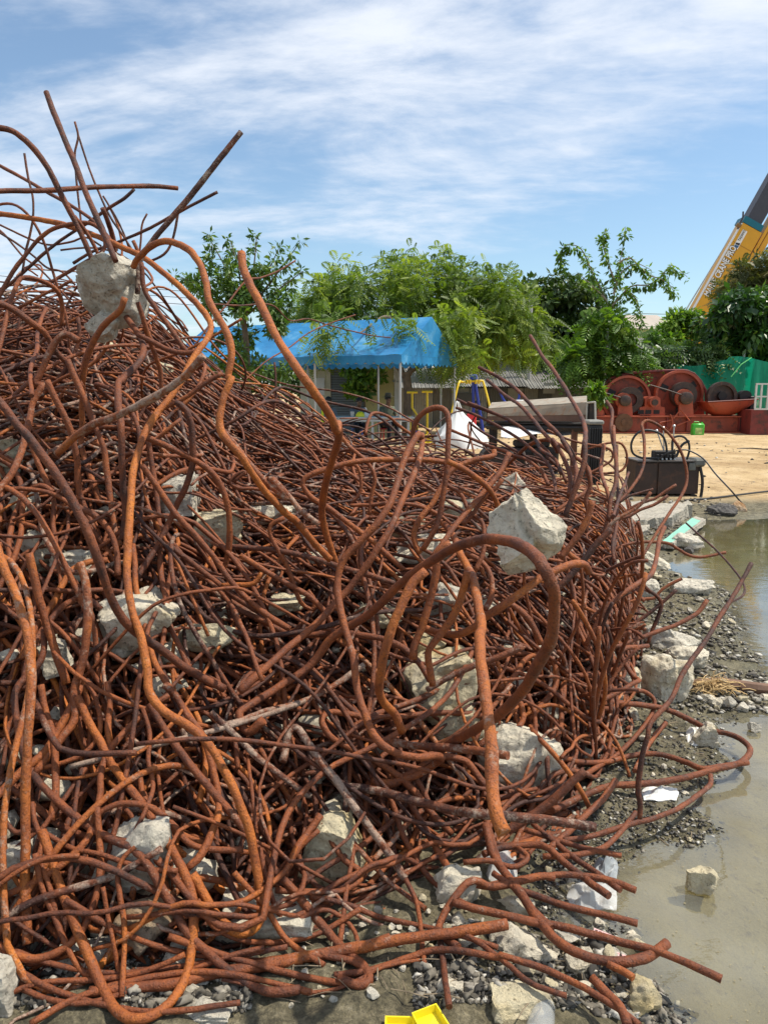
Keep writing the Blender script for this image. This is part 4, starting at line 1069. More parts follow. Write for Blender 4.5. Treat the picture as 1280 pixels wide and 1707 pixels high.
def where_of(p):
    q = p - np.array([0, 0, CH])
    dpt = q[1] * CT - q[2] * ST
    x = 640 + F * q[0] / dpt; y = 853.5 - F * (q[1] * ST + q[2] * CT) / dpt
    nm, lx, ly = min(LANDMARKS, key=lambda l: (l[1] - x) ** 2 + (l[2] - y) ** 2)
    dx, dy = x - lx, y - ly
    dist = math.hypot(dx, dy)
    if dist < 30: rel = 'right at'
    else:
        rel = ('right of' if dx > 0 else 'left of') if abs(dx) > 1.6 * abs(dy) else (('below' if dy > 0 else 'above') if abs(dy) > 1.6 * abs(dx) else
              (('below and right of' if dx > 0 else 'below and left of') if dy > 0 else ('above and right of' if dx > 0 else 'above and left of')))
        rel = ('close ' if dist < 75 else '') + rel
    return rel + ' ' + nm


def uniq(lab, alts):
    """first wording not yet taken, at most 16 words"""
    for c in [lab] + alts:
        if c not in _used and 4 <= len(c.split()) <= 16:
            _used[c] = 1
            return c
    return lab


def two_near(x, y, marks):
    m = sorted(marks, key=lambda l: (l[1] - x) ** 2 + (l[2] - y) ** 2)
    return m[0][0], m[1][0], m[2][0]


def to_px(p):
    q = p - np.array([0, 0, CH])
    dpt = q[1] * CT - q[2] * ST
    return 640 + F * q[0] / dpt, 853.5 - F * (q[1] * ST + q[2] * CT) / dpt


def gen_label(C, r, tone, wear, verb):
    d = C[-1] - C[0]
    span = np.linalg.norm(d) + 1e-6
    L = np.linalg.norm(np.diff(C, axis=0), axis=1).sum()
    shape = 'straight' if span / L > 0.9 else ('gently bent' if span / L > 0.7 else ('curved' if span / L > 0.45 else 'curled'))
    size = 'thin' if r < 0.0085 else 'thick'
    w = ' worn' if wear > 0.55 else ''
    lab = '%s %s%s %s rod%s %s' % (shape, size, w, tone_word(tone), '' if verb == 'lying' else ' ' + verb, where_of(C[len(C) // 2]))
    for a_, b_ in ((' close', ''), ('gently ', ''), ('reddish brown', 'reddish'), (' worn', '')):
        if len(lab.split()) > 16: lab = lab.replace(a_, b_)
    a1, a2, a3 = two_near(*to_px(C[len(C) // 2]), LANDMARKS)
    lng = 'long' if L > 1.5 else ('short' if L < 0.7 else 'mid length')
    k = '%s %s %s rod' % (shape.replace('gently ', ''), size, tone_word(tone).replace('reddish brown', 'reddish'))
    e1 = two_near(*to_px(C[-1]), LANDMARKS)[0]; e0 = two_near(*to_px(C[0]), LANDMARKS)[0]
    return uniq(lab, ['%s between %s and %s' % (k, a1, a2), '%s %s' % (lng, lab), '%s %s near %s' % (lng, k, a1),
                      '%s reaching from %s to %s' % (k, e0, e1), '%s %s between %s and %s' % (lng, k, a1, a3)])


def walk(R, N, xs, ys, lo, hi, lens, rng, zamp=0.05, head=None, curl=1.0):
    """R curves of N points lying along the heap's surface, offset lo..hi from it"""
    if head is None:
        head = rng.normal(-0.12, 0.5, R) + np.where(rng.random(R) < 0.22, rng.normal(0, 1.2, R), 0) + np.where(rng.random(R) < .5, PI, 0)
    th = head.copy()
    x, y = xs.copy(), ys.copy()
    step = lens / N
    out = np.empty((R, N, 3))
    k = rng.normal(0, 0.5, R) * curl
    off = rng.uniform(lo, hi, R)
    zo = off.copy(); zv = rng.normal(0, 0.02, R)
    ph, fr = rng.uniform(0, 6.28, R), rng.uniform(1.5, 4.5, R)
    for i in range(N):
        out[:, i, 0] = x; out[:, i, 1] = y
        s = i * step
        base = pile_h(x, y)
        out[:, i, 2] = np.maximum(base + off + zamp * np.sin(ph + fr * s) + zo - off, 0.02)
        k = k * 0.90 + rng.normal(0, 0.55, R) * curl
        kink = (rng.random(R) < 0.045) * rng.normal(0, 0.75, R)
        th = th + k * step * 2.0 + kink
        x = x + np.cos(th) * step; y = y + np.sin(th) * step
        zv = zv * 0.85 + rng.normal(0, 0.010, R)
        zo = zo + zv - 0.05 * (zo - off)
        # turn back at the rims
        la = 0.10
        ah = pile_h(x + np.cos(th) * la, y + np.sin(th) * la)
        bad = ah < 0.05
        gxx = pile_h(x + 0.05, y) - pile_h(x - 0.05, y); gyy = pile_h(x, y + 0.05) - pile_h(x, y - 0.05)
        tg = np.arctan2(gyy, gxx)
        df = (tg - th + PI) % (2 * PI) - PI
        th = np.where(bad, th + np.clip(df, -0.45, 0.45), th)
    # relax the vertical steps so no rod zigzags
    for _ in range(3):
        out[:, 1:-1, 2] = 0.25 * out[:, :-2, 2] + 0.5 * out[:, 1:-1, 2] + 0.25 * out[:, 2:, 2]
    return out


def surface_samples(n, rng, ylo=1.9, yhi=7.5, tlo=-0.62, thi=0.33, power=1.0):
    xs, ys = [], []
    while len(xs) < n:
        yy = ylo + (yhi - ylo) * rng.random(4000) ** power
        tt = rng.uniform(tlo, thi, 4000)
        xx = tt * yy
        h = pile_h(xx, yy)
        ok = h > 0.03
        xs += list(xx[ok]); ys += list(yy[ok])
    return np.array(xs[:n]), np.array(ys[:n])


rg = np.random.default_rng(21)


def inside_heap(Q):
    return (pile_h(Q[..., 0], Q[..., 1]).min(1) > -0.03) & ((Q[..., 0] / Q[..., 1]).max(1) < 0.345)


def mass(name, R, N, sides, lo, hi, dlo, dhi, ylo, yhi, power, lens, zamp, curl, label, thi=0.33, head=None, tlo=-0.62):
    xs, ys = surface_samples(R, rg, ylo, yhi, tlo, thi, power)
    L = rg.uniform(lens[0], lens[1], R)
    Q = walk(R, N, xs, ys, lo, hi, L, rg, zamp, head, curl)
    Q = Q[inside_heap(Q)]; R = len(Q)
    r = rg.uniform(dlo, dhi, R) / 2
    V, q, caps = tubes(Q, np.repeat(r[:, None], N, 1), sides)
    tone = np.clip(rg.normal(0.25, 0.20, R), 0.0, 0.9)  # low mean puts the shade of the gaps into the inner rods' colour
    wear = np.clip(rg.normal(0.25, 0.35, R), 0, 0.75)  # pale wear here also stands in for highlights along the rods
    a = np.stack([tone, wear, tone * 0, tone * 0 + 1], -1)
    a = np.repeat(a, N * sides, 0)
    return top_np(name, V, [q, caps], RUST, a, True, origin=(0, 0, 0), label=label, cat='rods', kind='stuff')


mass('rod_tangle', 1650, 44, 6, -0.42, -0.12, 0.011, 0.021, 1.9, 4.6, 1.0, (1.2, 3.2), 0.018, 0.7, 'dense tangle of thin rusty rods filling the near body of the heap')
mass('rod_tangle', 2200, 40, 5, -0.26, -0.02, 0.010, 0.017, 3.8, 8.6, 1.0, (1.5, 4.0), 0.035, 0.7, 'dense tangle of thin rusty rods along the far ridge of the heap')

# individual rods near the surface
GEN_GROUP = ROD_GROUP


def gen_rods(R, N, lo, hi, dlo, dhi, ylo, yhi, lens, zamp, curl, tlo=-0.5, thi=0.32, head=None):
    global N_ROD
    want = R; R = R * 2
    xs, ys = surface_samples(R, rg, ylo, yhi, tlo, thi, 0.9)
    L = rg.uniform(lens[0], lens[1], R)
    Q = walk(R, N, xs, ys, lo, hi, L, rg, zamp, head, curl)
    Q = Q[inside_heap(Q)][:want]; R = len(Q)
    for i in range(R):
        C = catmull(Q[i], 0.03)
        r = rg.uniform(dlo, dhi) / 2
        V, q, caps = tubes(C[None], np.full((1, len(C)), r), 8)
        tone, wear = float(np.clip(rg.normal(0.36, 0.18), 0.03, 0.9)), float(np.clip(rg.normal(0.25, 0.35), 0, 1))
        mid = C[len(C) // 2]
        a = np.tile([tone, wear, 0, 1], (len(V), 1))
        me = mesh_np('steel_rod', V - mid, [q, caps], RUST, a, True)
        o = bpy.data.objects.new('steel_rod', me)
        o.location = mid
        link(o, None, gen_label(C, r, tone, wear, 'lying'), 'rod', GEN_GROUP)
        N_ROD += 1


def curl_rods(specs, zone, dlo=0.013, dhi=0.019):
    """free curling rods: (start, direction, length) random walk in space"""
    global N_ROD
    for (st, dr, ln, curl) in specs:
        n = int(ln / 0.035)
        p = np.array(st, float); d = np.array(dr, float); d /= np.linalg.norm(d)
        k = rg.normal(0, 1, 3) * curl
        pts = [p.copy()]
        for i in range(n):
            k = k * 0.93 + rg.normal(0, 0.5, 3) * curl
            d = d + np.cross(k, d) * 0.035
            if rg.random() < 0.02: d = d + rg.normal(0, 0.5, 3)
            d /= np.linalg.norm(d)
            p = p + d * 0.035
            if p[2] < 0.02: p[2] = 0.02; d[2] = abs(d[2]) * 0.3
            pts.append(p.copy())
        C = np.array(pts)
        for _ in range(2):
            C[1:-1] = 0.25 * C[:-2] + 0.5 * C[1:-1] + 0.25 * C[2:]
        if (C[:, 0] / C[:, 1]).max() > 0.352: C = C[:max(6, int(np.argmax(C[:, 0] / C[:, 1] > 0.352)))]
        r = rg.uniform(dlo, dhi) / 2
        tone, wear = float(np.clip(rg.normal(0.32, 0.16), 0.03, 0.9)), float(np.clip(rg.normal(0.1, 0.25), 0, 1))
        V, q, caps = tubes(C[None], np.full((1, len(C)), r), 8)
        mid = C[len(C) // 2]
        me = mesh_np('steel_rod', V - mid, [q, caps], RUST, np.tile([tone, wear, 0, 1], (len(V), 1)), True)
        o = bpy.data.objects.new('steel_rod', me)
        o.location = mid
        link(o, None, gen_label(C, r, tone, wear, zone), 'rod', GEN_GROUP)
        N_ROD += 1


# curling rods of the steep right flank
sp = []
for i in range(46):
    y = rg.uniform(2.9, 4.4); t = rg.uniform(0.215, 0.315)
    z = rg.uniform(0.0, 0.45)
    sp.append(((t * y, y, z), (rg.normal(0.05, 0.3), rg.normal(-0.1, 0.3), 1.0), rg.uniform(0.45, 1.0), 1.5))
curl_rods(sp, 'standing')
sp = []
for i in range(14):
    y = rg.uniform(3.0, 5.0); t = rg.uniform(0.25, 0.33)
    sp.append(((t * y, y, rg.uniform(0.15, 0.5)), (1.0, rg.normal(-0.2, 0.4), rg.normal(0.15, 0.3)), rg.uniform(0.3, 0.7), 2.2))
curl_rods(sp, 'poking out', 0.010, 0.015)
# sprigs on the left crest and ridge
sp = []
for i in range(34):
    y = rg.uniform(3.4, 5.6); t = rg.uniform(-0.5, -0.24)
    sp.append(((t * y, y, float(pile_h(t * y, y)) - 0.05), (rg.normal(0.5, 0.8), rg.normal(0, 0.4), rg.uniform(0.15, 0.7)), rg.uniform(0.6, 1.4), 2.0))
curl_rods(sp, 'rising', 0.012, 0.021)
sp = []
for i in range(6):
    y = rg.uniform(4.8, 5.8); t = rg.uniform(-0.19, 0.1)
    sp.append(((t * y, y, float(pile_h(t * y, y)) - 0.03), (rg.normal(0.6, 0.8), rg.normal(0, 0.4), rg.uniform(0.2, 0.6)), rg.uniform(0.25, 0.5), 1.8))
curl_rods(sp, 'sticking up', 0.009, 0.014)
gen_rods(max(0, 298 - N_ROD), 46, -0.12, -0.01, 0.016, 0.025, 1.9, 4.8, (0.9, 2.4), 0.05, 1.3)

# ------------------------------------------------------------------ stones
def ico(sub):
    t = (1 + 5 ** 0.5) / 2
    v = [(-1, t, 0), (1, t, 0), (-1, -t, 0), (1, -t, 0), (0, -1, t), (0, 1, t), (0, -1, -t), (0, 1, -t), (t, 0, -1), (t, 0, 1), (-t, 0, -1), (-t, 0, 1)]
    v = [np.array(p) / np.linalg.norm(p) for p in v]
    f = [(0, 11, 5), (0, 5, 1), (0, 1, 7), (0, 7, 10), (0, 10, 11), (1, 5, 9), (5, 11, 4), (11, 10, 2), (10, 7, 6), (7, 1, 8),
         (3, 9, 4), (3, 4, 2), (3, 2, 6), (3, 6, 8), (3, 8, 9), (4, 9, 5), (2, 4, 11), (6, 2, 10), (8, 6, 7), (9, 8, 1)]
    for _ in range(sub):
        c, nf = {}, []

        def mid(a, b):
            k = (min(a, b), max(a, b))
            if k not in c:
                m = v[a] + v[b]
                v.append(m / np.linalg.norm(m)); c[k] = len(v) - 1
            return c[k]
        for a, b, d in f:
            x, y, z = mid(a, b), mid(b, d), mid(d, a)
            nf += [(a, x, z), (b, y, x), (d, z, y), (x, y, z)]
        f = nf
    return np.array(v), np.array(f)


ICO = {k: ico(k) for k in (0, 1, 2, 3, 4)}


def n3(p, s, seed=0):
    """cheap 3D value noise from three planes"""
    return (vnoise(p[:, 0] + seed * 3.7, p[:, 1] + 5.1, s) + vnoise(p[:, 1] + seed * 1.3 + 9.2, p[:, 2] + 2.7, s) + vnoise(p[:, 2] + 4.4, p[:, 0] + seed * 2.1, s))


def rock_verts(sub, rng, cuts=13, block=0.0, rough=1.35):
    V, Fc = ICO[sub]
    V = V.copy()
    V *= 1.35
    for _ in range(cuts):
        nrm = rng.normal(0, 1, 3)
        if block and rng.random() < block:
            k = rng.integers(3); nrm = nrm * 0.15; nrm[k] += rng.choice([-1, 1])
        nrm /= np.linalg.norm(nrm)
        h = rng.uniform(0.62, 0.95)
        s = V @ nrm
        over = np.maximum(s - h, 0)
        V = V - over[:, None] * nrm
    d = V / (np.linalg.norm(V, axis=1, keepdims=True) + 1e-9)
    sd_ = rng.uniform(0, 50)
    V = V + d * (0.10 * n3(V, 1.7, sd_) + 0.07 * n3(V, 4.1, sd_) + 0.035 * n3(V, 9.0, sd_) + 0.020 * n3(V, 19.0, sd_))[:, None] * rough
    m = V.max(0) - V.min(0)
    return (V - (V.max(0) + V.min(0)) / 2) / m, Fc


def rot(rx, ry, rz):
    return np.array((Matrix.Rotation(rz, 3, 'Z') @ Matrix.Rotation(ry, 3, 'Y') @ Matrix.Rotation(rx, 3, 'X')))


def rock(label, px, py, w, h, mat=0, depth=None, seed=0, sub=4, block=0.4, tilt=0.0, push=0.0, deep=0.85, cuts=13, group='broken concrete and limestone lumps', name='broken_stone', lift=0.0):
    """a stone whose outline spans w x h photograph pixels round (px, py)"""
    rng = np.random.default_rng(300 + seed)
    if depth is None:
        s = surf_depth(px, py)
        v = (853.5 - (py + h * 0.42)) / F
        gd = (CH - lift) / max(ST - v * CT, 1e-3)
        depth = gd if s is None else min(s + (0.035 if w < 80 else 0.02), gd)
        depth += push
    W, H = w / F * depth, h / F * depth
    V, Fc = rock_verts(sub, rng, cuts, block)
    V = V * np.array([W, (W + H) / 2 * deep, H])
    V = V @ rot(0.0, -tilt, 0.0).T
    c = P(px, py, depth)
    o = top_np(name, V + c, [Fc], ROCKS[mat], None, True, origin=c, label=label, cat='stone', group=group)
    o.data.set_sharp_from_angle(angle=math.radians(38))
    return o


rock('grey stone held up in the sky by the rods', 181, 490, 116, 124, 1, 3.25, 41, block=0.2, tilt=0.25, cuts=16)
rock('small lower lump joined beneath the hanging stone', 172, 545, 62, 48, 1, 3.30, 2, tilt=0.4)
_cb = rock('large cream boulder with a groove, behind the great loop', 872, 890, 128, 150, 0, 2.62, 83, block=0.0, tilt=-0.3, cuts=10)
co = np.empty(len(_cb.data.vertices) * 3, np.float32)
_cb.data.vertices.foreach_get('co', co); co = co.reshape(-1, 3)
gd_ = np.abs(co[:, 0] * 0.9 + co[:, 2] * 0.35 - 0.012 + 0.01 * np.sin(co[:, 2] * 40))      # split down the front face
co[:, 1] += np.where(co[:, 1] < 0, 0.028 * np.exp(-(gd_ / 0.010) ** 2), 0)
_cb.data.vertices.foreach_set('co', co.ravel()); _cb.data.update()
rock('large white boulder at the edge of the black gravel', 862, 1256, 146, 112, 0, None, 4, block=0.5)
rock('upright grey stone leaning behind the white boulder', 915, 1212, 46, 74, 1, None, 5, tilt=-0.3, push=0.15)
rock('yellow lit boulder beneath the inner rods of the great loop', 738, 1150, 132, 120, 2, None, 6, tilt=0.3)
rock('flat lower half of the yellow lit boulder', 765, 1205, 90, 60, 2, None, 7, push=-0.05)
rock('mottled cream stone under the spotted bar', 563, 1412, 106, 118, 2, None, 8, tilt=-0.4)
rock('round stone striped by rod shadows', 764, 1482, 88, 84, 0, None, 9)
rock('long level grey stone low in the middle', 445, 1534, 165, 78, 0, None, 10, block=0.6)
rock('grey split stone in the lower left', 226, 1412, 134, 120, 1, None, 11)
rock('rust stained stone in the lower left corner', 252, 1545, 112, 112, 3, None, 13, tilt=0.2)
rock('grey stone at the left frame edge', 25, 1442, 100, 96, 1, None, 14)
rock('grey stone pair in the dark at bottom left', 132, 1596, 118, 66, 1, None, 15)
rock('stone cut by the bottom left frame corner', -5, 1655, 70, 110, 1, None, 16)
rock('large pale stone behind the left verticals', 232, 1032, 140, 98, 0, None, 17, block=0.6)
rock('small white stone in the left slope', 122, 942, 74, 50, 0, None, 18)
rock('slanting pale stone left of the small white stone', 70, 915, 46, 70, 0, None, 19, tilt=0.6)
rock('rectangular block stuck upright in the rods', 296, 832, 68, 92, 1, None, 20, block=1.0, cuts=16)
rock('yellowish stone right of the upright block', 362, 880, 90, 62, 2, None, 21)
rock('pale flat stone in the upper middle', 448, 862, 96, 44, 0, None, 22)
rock('flat cream stone behind the tall hairpin', 668, 878, 84, 56, 2, None, 23)
rock('cream stone between hairpin and cream boulder', 757, 862, 76, 66, 2, None, 24)
rock('pale stone lying under the hairpin legs', 706, 922, 108, 66, 0, None, 25)
rock('mossy stone low under the great loop', 632, 1024, 84, 46, 2, None, 26)
rock('grey stone framed by the great loop', 736, 1010, 62, 78, 1, None, 27)
rock('olive stone beneath the framed grey stone', 715, 1078, 56, 50, 2, None, 28)
rock('flat slab end tilted above the cream boulder', 843, 818, 66, 52, 0, None, 29, block=1, tilt=0.55, cuts=16, push=-0.04)
rock('yellowish small stone below the hanging stone', 190, 592, 36, 44, 2, None, 30)
rock('flat grey stone right below the hanging stone', 276, 566, 66, 34, 1, None, 31)
rock('cream stone among rods below the cane loop', 250, 620, 80, 40, 2, None, 32)
rock('tiny white stone left of the cane loop foot', 352, 712, 34, 34, 0, None, 33)
rock('mossy stone at the left frame edge', 12, 762, 50, 66, 2, None, 34)
rock('pale stone deep in the lower left slope', 92, 1098, 70, 60, 0, None, 35)
rock('small pale stone under the narrow arch', 40, 840, 44, 40, 0, None, 36)
rock('grey stone in the middle hollow', 350, 1060, 90, 50, 2, None, 37)
rock('buried pale stone left of the wide elbow', 480, 1010, 60, 36, 2, None, 38)
rock('square pale boulder on the mud beneath the leaning rod', 1110, 1132, 86, 86, 0, None, 39, block=0.7)
rock('wide low grey boulder behind the square pale one', 1125, 1068, 100, 50, 1, None, 40)
rock('pinkish flat boulder right of the square pale one', 1146, 1102, 66, 50, 0, None, 42)
rock('grey rough boulder on the spit at the puddle', 1150, 982, 78, 34, 1, None, 43)
rock('low stone in the rods beside the spit boulder', 1068, 985, 60, 44, 1, None, 44)
rock('wedge stone half in the rods below the square one', 1040, 1128, 56, 44, 0, None, 45)
rock('long pale stone under the right tangle', 1075, 935, 80, 34, 0, None, 46, tilt=-0.4)
rock('white stone with a crystal edge on the gravel', 1172, 1224, 46, 42, 0, None, 47, block=0.6)
rock('small pointed stone standing in black gravel', 1056, 1196, 20, 32, 0, None, 48)
rock('pale stone sitting alone in the shallow puddle', 1170, 1468, 50, 44, 2, None, 49)
rock('tiny stone in the puddle near the spit', 1257, 1212, 20, 16, 1, None, 50, sub=3)
rock('rough white rubble lump behind the bag', 872, 1578, 112, 66, 0, None, 51)
rock('white lump beside the round stone', 858, 1512, 66, 40, 0, None, 52)
rock('cream stone at the bottom beside the cup', 872, 1682, 118, 64, 2, None, 53)
rock('rounded stone cut by the bottom right rods', 1072, 1664, 56, 66, 2, None, 54)
rock('pale stone under the blunt curved rod', 968, 1612, 52, 32, 0, None, 55)
rock('grey stone above the bottom right stub', 945, 1566, 44, 26, 1, None, 56)
rock('dark round stone at the far edge of the puddle', 1203, 851, 46, 25, 4, None, 157, block=0.0, cuts=7)
rock('brown stone touching the dark round one', 1231, 847, 26, 24, 3, None, 58)
rock('grey stone half under the green plank', 1142, 903, 56, 30, 1, None, 59)
rock('dark cobble under the green plank', 1148, 917, 18, 13, 4, None, 60, sub=3)
rock('grey stone beside the front light bar', 640, 1552, 54, 26, 0, None, 61)
rock('small white stone on the front mud', 580, 1665, 26, 20, 0, None, 62, sub=3)
rock('small white stone under the light bar', 752, 1618, 36, 26, 0, None, 63, sub=3)
rock('pale stone at the bottom frame left of the tray', 320, 1600, 90, 70, 1, None, 64)
rock('rough grey rubble in the bottom left shade', 330, 1690, 120, 40, 1, None, 65)

# small stones one can tell apart, on the mud round the heap
SM = [rock_verts(2, np.random.default_rng(900 + k), 9, 0.3) for k in range(10)]
SM_ME = {}
for k, (V_, F_) in enumerate(SM):
    for mi in (0, 1, 2):
        me = mesh_np('small_stone', V_, [F_], ROCKS[mi], None, True)
        me.set_sharp_from_angle(angle=math.radians(40))
        SM_ME[(k, mi)] = me

rs = np.random.default_rng(77)
BANDS = [  # (x0, y0, x1, y1 in pixels, n, size range m, label)
    (720, 1560, 1110, 1700, 70, (0.012, 0.05), 'small pale stone in the wet mud at the front right'),
    (560, 1520, 780, 1600, 30, (0.012, 0.045), 'x'),
    (250, 1600, 760, 1700, 60, (0.010, 0.030), 'small pale stone on the front mud'),
    (900, 1180, 1180, 1440, 60, (0.012, 0.040), 'small stone in the black gravel beside the puddle'),
    (1080, 930, 1260, 1120, 36, (0.02, 0.07), 'small stone on the mud spit'),
    (1175, 1145, 1300, 1190, 30, (0.03, 0.085), 'broken lump in the rubble row across the puddle'),
    (900, 1440, 1080, 1580, 30, (0.012, 0.04), 'small stone by the crumpled plastic bag'),
    (0, 1600, 420, 1700, 16, (0.02, 0.05), 'small stone in the shade at bottom left'),
]
SLM = [('the crumpled bag', 988, 1488), ('the lower comb', 1030, 1594), ('the clear cup', 900, 1690), ('the right yellow tray', 715, 1690), ('the puddle stone', 1170, 1468),
       ('the square boulder', 1110, 1132), ('the straw tuft', 1185, 1142), ('the dark timber', 1245, 1150), ('the film scraps', 1100, 1318), ('the blunt curved rod', 1080, 1580),
       ('the white boulder', 862, 1256), ('the spit boulder', 1150, 982), ('the rough white lump', 872, 1572), ('the bottom right stub', 1010, 1660), ('the light front bar', 700, 1570),
       ('the stained stone', 252, 1545), ('the grey stone pair', 132, 1596), ('the crystal edged stone', 1172, 1224), ('the leaning rod foot', 1070, 1290), ('the left yellow tray', 660, 1700),
       ('the pinkish flat boulder', 1146, 1102), ('the bottom cream stone', 872, 1682), ('the rounded bottom right stone', 1072, 1664), ('the grey front stone', 640, 1552)]


def stone_label(s, o, px, py):
    nm, lx, ly = min(SLM, key=lambda l: (l[1] - px) ** 2 + (l[2] - py) ** 2)
    dx, dy = px - lx, py - ly
    rel = ('right of' if dx > 0 else 'left of') if abs(dx) > 1.5 * abs(dy) else (('in front of' if dy > 0 else 'behind') if abs(dy) > 1.5 * abs(dx) else
          (('front right of' if dx > 0 else 'front left of') if dy > 0 else ('back right of' if dx > 0 else 'back left of')))
    size = 'tiny' if s < 0.016 else ('small' if s < 0.028 else 'fist sized' if s > 0.045 else 'walnut sized')
    colr = {'limestone': 'pale', 'grey_concrete': 'grey', 'yellow_limestone': 'yellowish'}[o.data.materials[0].name]
    flat = 'flat ' if o.scale[2] < 0.6 * s else ''
    lng = 'long ' if o.scale[0] > 1.3 * s else ''
    near = 'close ' if math.hypot(dx, dy) < 45 else ''
    a1, a2, a3 = two_near(px, py, SLM)
    k = '%s %s%s%s stone' % (size, flat, lng, colr)
    return uniq('%s %s%s %s' % (k, near, rel, nm), ['%s between %s and %s' % (k, a1, a2), '%s near %s, %s it' % (k, nm, rel), '%s lying %s %s, towards %s' % (k, rel, nm, a2.replace('the ', '')),
                '%s between %s and %s' % (k, a1, a3)])



cnt = 0
for (x0, y0, x1, y1, n, sz, lab) in BANDS:
    for i in range(n):
        px, py = rs.uniform(x0, x1), rs.uniform(y0, y1)
        g = gp(px, py)
        if float(shore(g[0], g[1])) < (-0.02 if y0 != 1145 else -9): continue
        s = sz[0] + (sz[1] - sz[0]) * rs.random() ** 2.2
        z = float(ground_z(g[0], g[1]))
        o = bpy.data.objects.new('small_stone', SM_ME[(int(rs.integers(10)), int(rs.choice([0, 0, 1, 2])))])
        o.location = (g[0], g[1], z + s * 0.22)
        o.rotation_euler = (rs.uniform(-.4, .4), rs.uniform(-.4, .4), rs.uniform(0, 6.3))
        o.scale = (s * rs.uniform(0.9, 1.5), s, s * rs.uniform(0.5, 0.9))
        link(o, None, stone_label(s, o, px, py), 'stone', 'small loose stones on the mud')
        cnt += 1


def gravel(name, n, x0, y0, x1, y1, smin, smax, mat, sub, label, power=3.2, wetok=-0.03, yfar=None):
    pts = []
    while len(pts) < n:
        px = rs.uniform(x0, x1, 2000); py = y0 + (y1 - y0) * rs.random(2000) ** 0.8
        for a_, b_ in zip(px, py):
            pts.append(gp(a_, b_)[:2])
        if len(pts) >= n: break
    pts = np.array(pts[:n])
    d = shore(pts[:, 0], pts[:, 1])
    clump = vnoise(pts[:, 0], pts[:, 1], 4.0)
    ok = (d > wetok + 0.03 * rs.standard_normal(len(d))) & (clump > -0.28)
    pts = pts[ok]
    V0, F0 = ICO[sub]
    n = len(pts)
    s = smin + (smax - smin) * rs.random(n) ** power
    z = ground_z(pts[:, 0], pts[:, 1]) + s * 0.3
    jit = 1 + 0.45 * rs.standard_normal((n, len(V0), 3))
    sc = np.stack([s * rs.uniform(0.5, 1.7, n), s * rs.uniform(0.5, 1.2, n), s * rs.uniform(0.25, 0.8, n)], -1)
    V = V0[None] * np.clip(jit, 0.25, 1.7) * sc[:, None] * 0.55
    a = rs.uniform(0, 6.3, n)
    ca, sa = np.cos(a)[:, None], np.sin(a)[:, None]
    X = V[..., 0] * ca - V[..., 1] * sa; Y = V[..., 0] * sa + V[..., 1] * ca
    V = np.stack([X + pts[:, 0, None], Y + pts[:, 1, None], V[..., 2] + z[:, None]], -1).reshape(-1, 3)
    Fq = (F0[None] + (np.arange(n) * len(V0))[:, None, None]).reshape(-1, 3)
    tn = np.repeat(np.clip(rs.normal(0.5, 0.28, n), 0, 1), len(V0))
    at_ = np.stack([tn, tn, tn, tn * 0 + 1], -1)
    return top_np(name, V, [Fq], mat, at_, False, origin=(0, 0, 0), label=label, cat='gravel', kind='stuff')


def gravel_mat(name, stops, rough=0.85):
    m, n, l, b, out = new_mat(name)
    a = n.new('ShaderNodeAttribute'); a.attribute_name = 'tone'
    s = n.new('ShaderNodeSeparateColor'); l.new(a.outputs['Color'], s.inputs[0])
    c = ramp(n, l, s.outputs[0], stops)
    f = ramp(n, l, noise(n, l, 60, 4, 0.6), [(0.3, (0.6, 0.6, 0.6)), (0.6, (1, 1, 1))])
    l.new(mixc(n, l, 1.0, c, f, 'MULTIPLY'), b.inputs['Base Color'])
    b.inputs['Roughness'].default_value = rough
    return m


GM = gravel_mat('mixed_gravel', [(0.1, (0.035, 0.032, 0.028)), (0.45, (0.12, 0.105, 0.08)), (0.72, (0.28, 0.25, 0.20)), (0.95, (0.55, 0.52, 0.45))])
GB = gravel_mat('black_gravel', [(0.1, (0.012, 0.012, 0.012)), (0.6, (0.045, 0.042, 0.038)), (0.85, (0.12, 0.11, 0.09)), (1.0, (0.5, 0.48, 0.42))], 0.45)
gravel('gravel', 16000, 0, 1560, 1200, 1707, 0.002, 0.017, GM, 0, 'loose mixed gravel on the mud along the front of the heap')
gravel('gravel', 9000, 880, 1150, 1230, 1560, 0.003, 0.014, GB, 0, 'wet black gravel between the heap and the puddle')
gravel('gravel', 6000, 900, 1130, 1230, 1560, 0.002, 0.016, GM, 0, 'pale grit strewn over the black gravel')
gravel('gravel', 900, 0, 1570, 1110, 1707, 0.010, 0.034, GM, 1, 'broken pale chips scattered along the front of the heap', 1.8)
gravel('gravel', 7000, 1060, 890, 1290, 1190, 0.006, 0.030, GM, 0, 'grey rubble grit on the mud spit', 3.5)
gravel('gravel', 1500, 1040, 835, 1200, 900, 0.01, 0.05, GM, 0, 'grit round the concrete slab', 3.5)

# rubble chips lodged between the rods
xs, ys = surface_samples(900, rs, 1.95, 6.5)
V0, F0 = ICO[1]
n = len(xs)
s = 0.015 + 0.05 * rs.random(n) ** 2
zc = pile_h(xs, ys) - rs.uniform(0.10, 0.3, n)
V = V0[None] * (1 + 0.2 * rs.standard_normal((n, len(V0), 1))) * s[:, None, None] * np.array([1.1, 1, 0.7])
V = (V + np.stack([xs, ys, zc], -1)[:, None]).reshape(-1, 3)
top_np('rubble', V, [(F0[None] + (np.arange(n) * len(V0))[:, None, None]).reshape(-1, 3)], ROCKS[0], None, False, origin=(0, 0, 0),
       label='small rubble chips lodged deep among the rods', cat='rubble', kind='stuff')

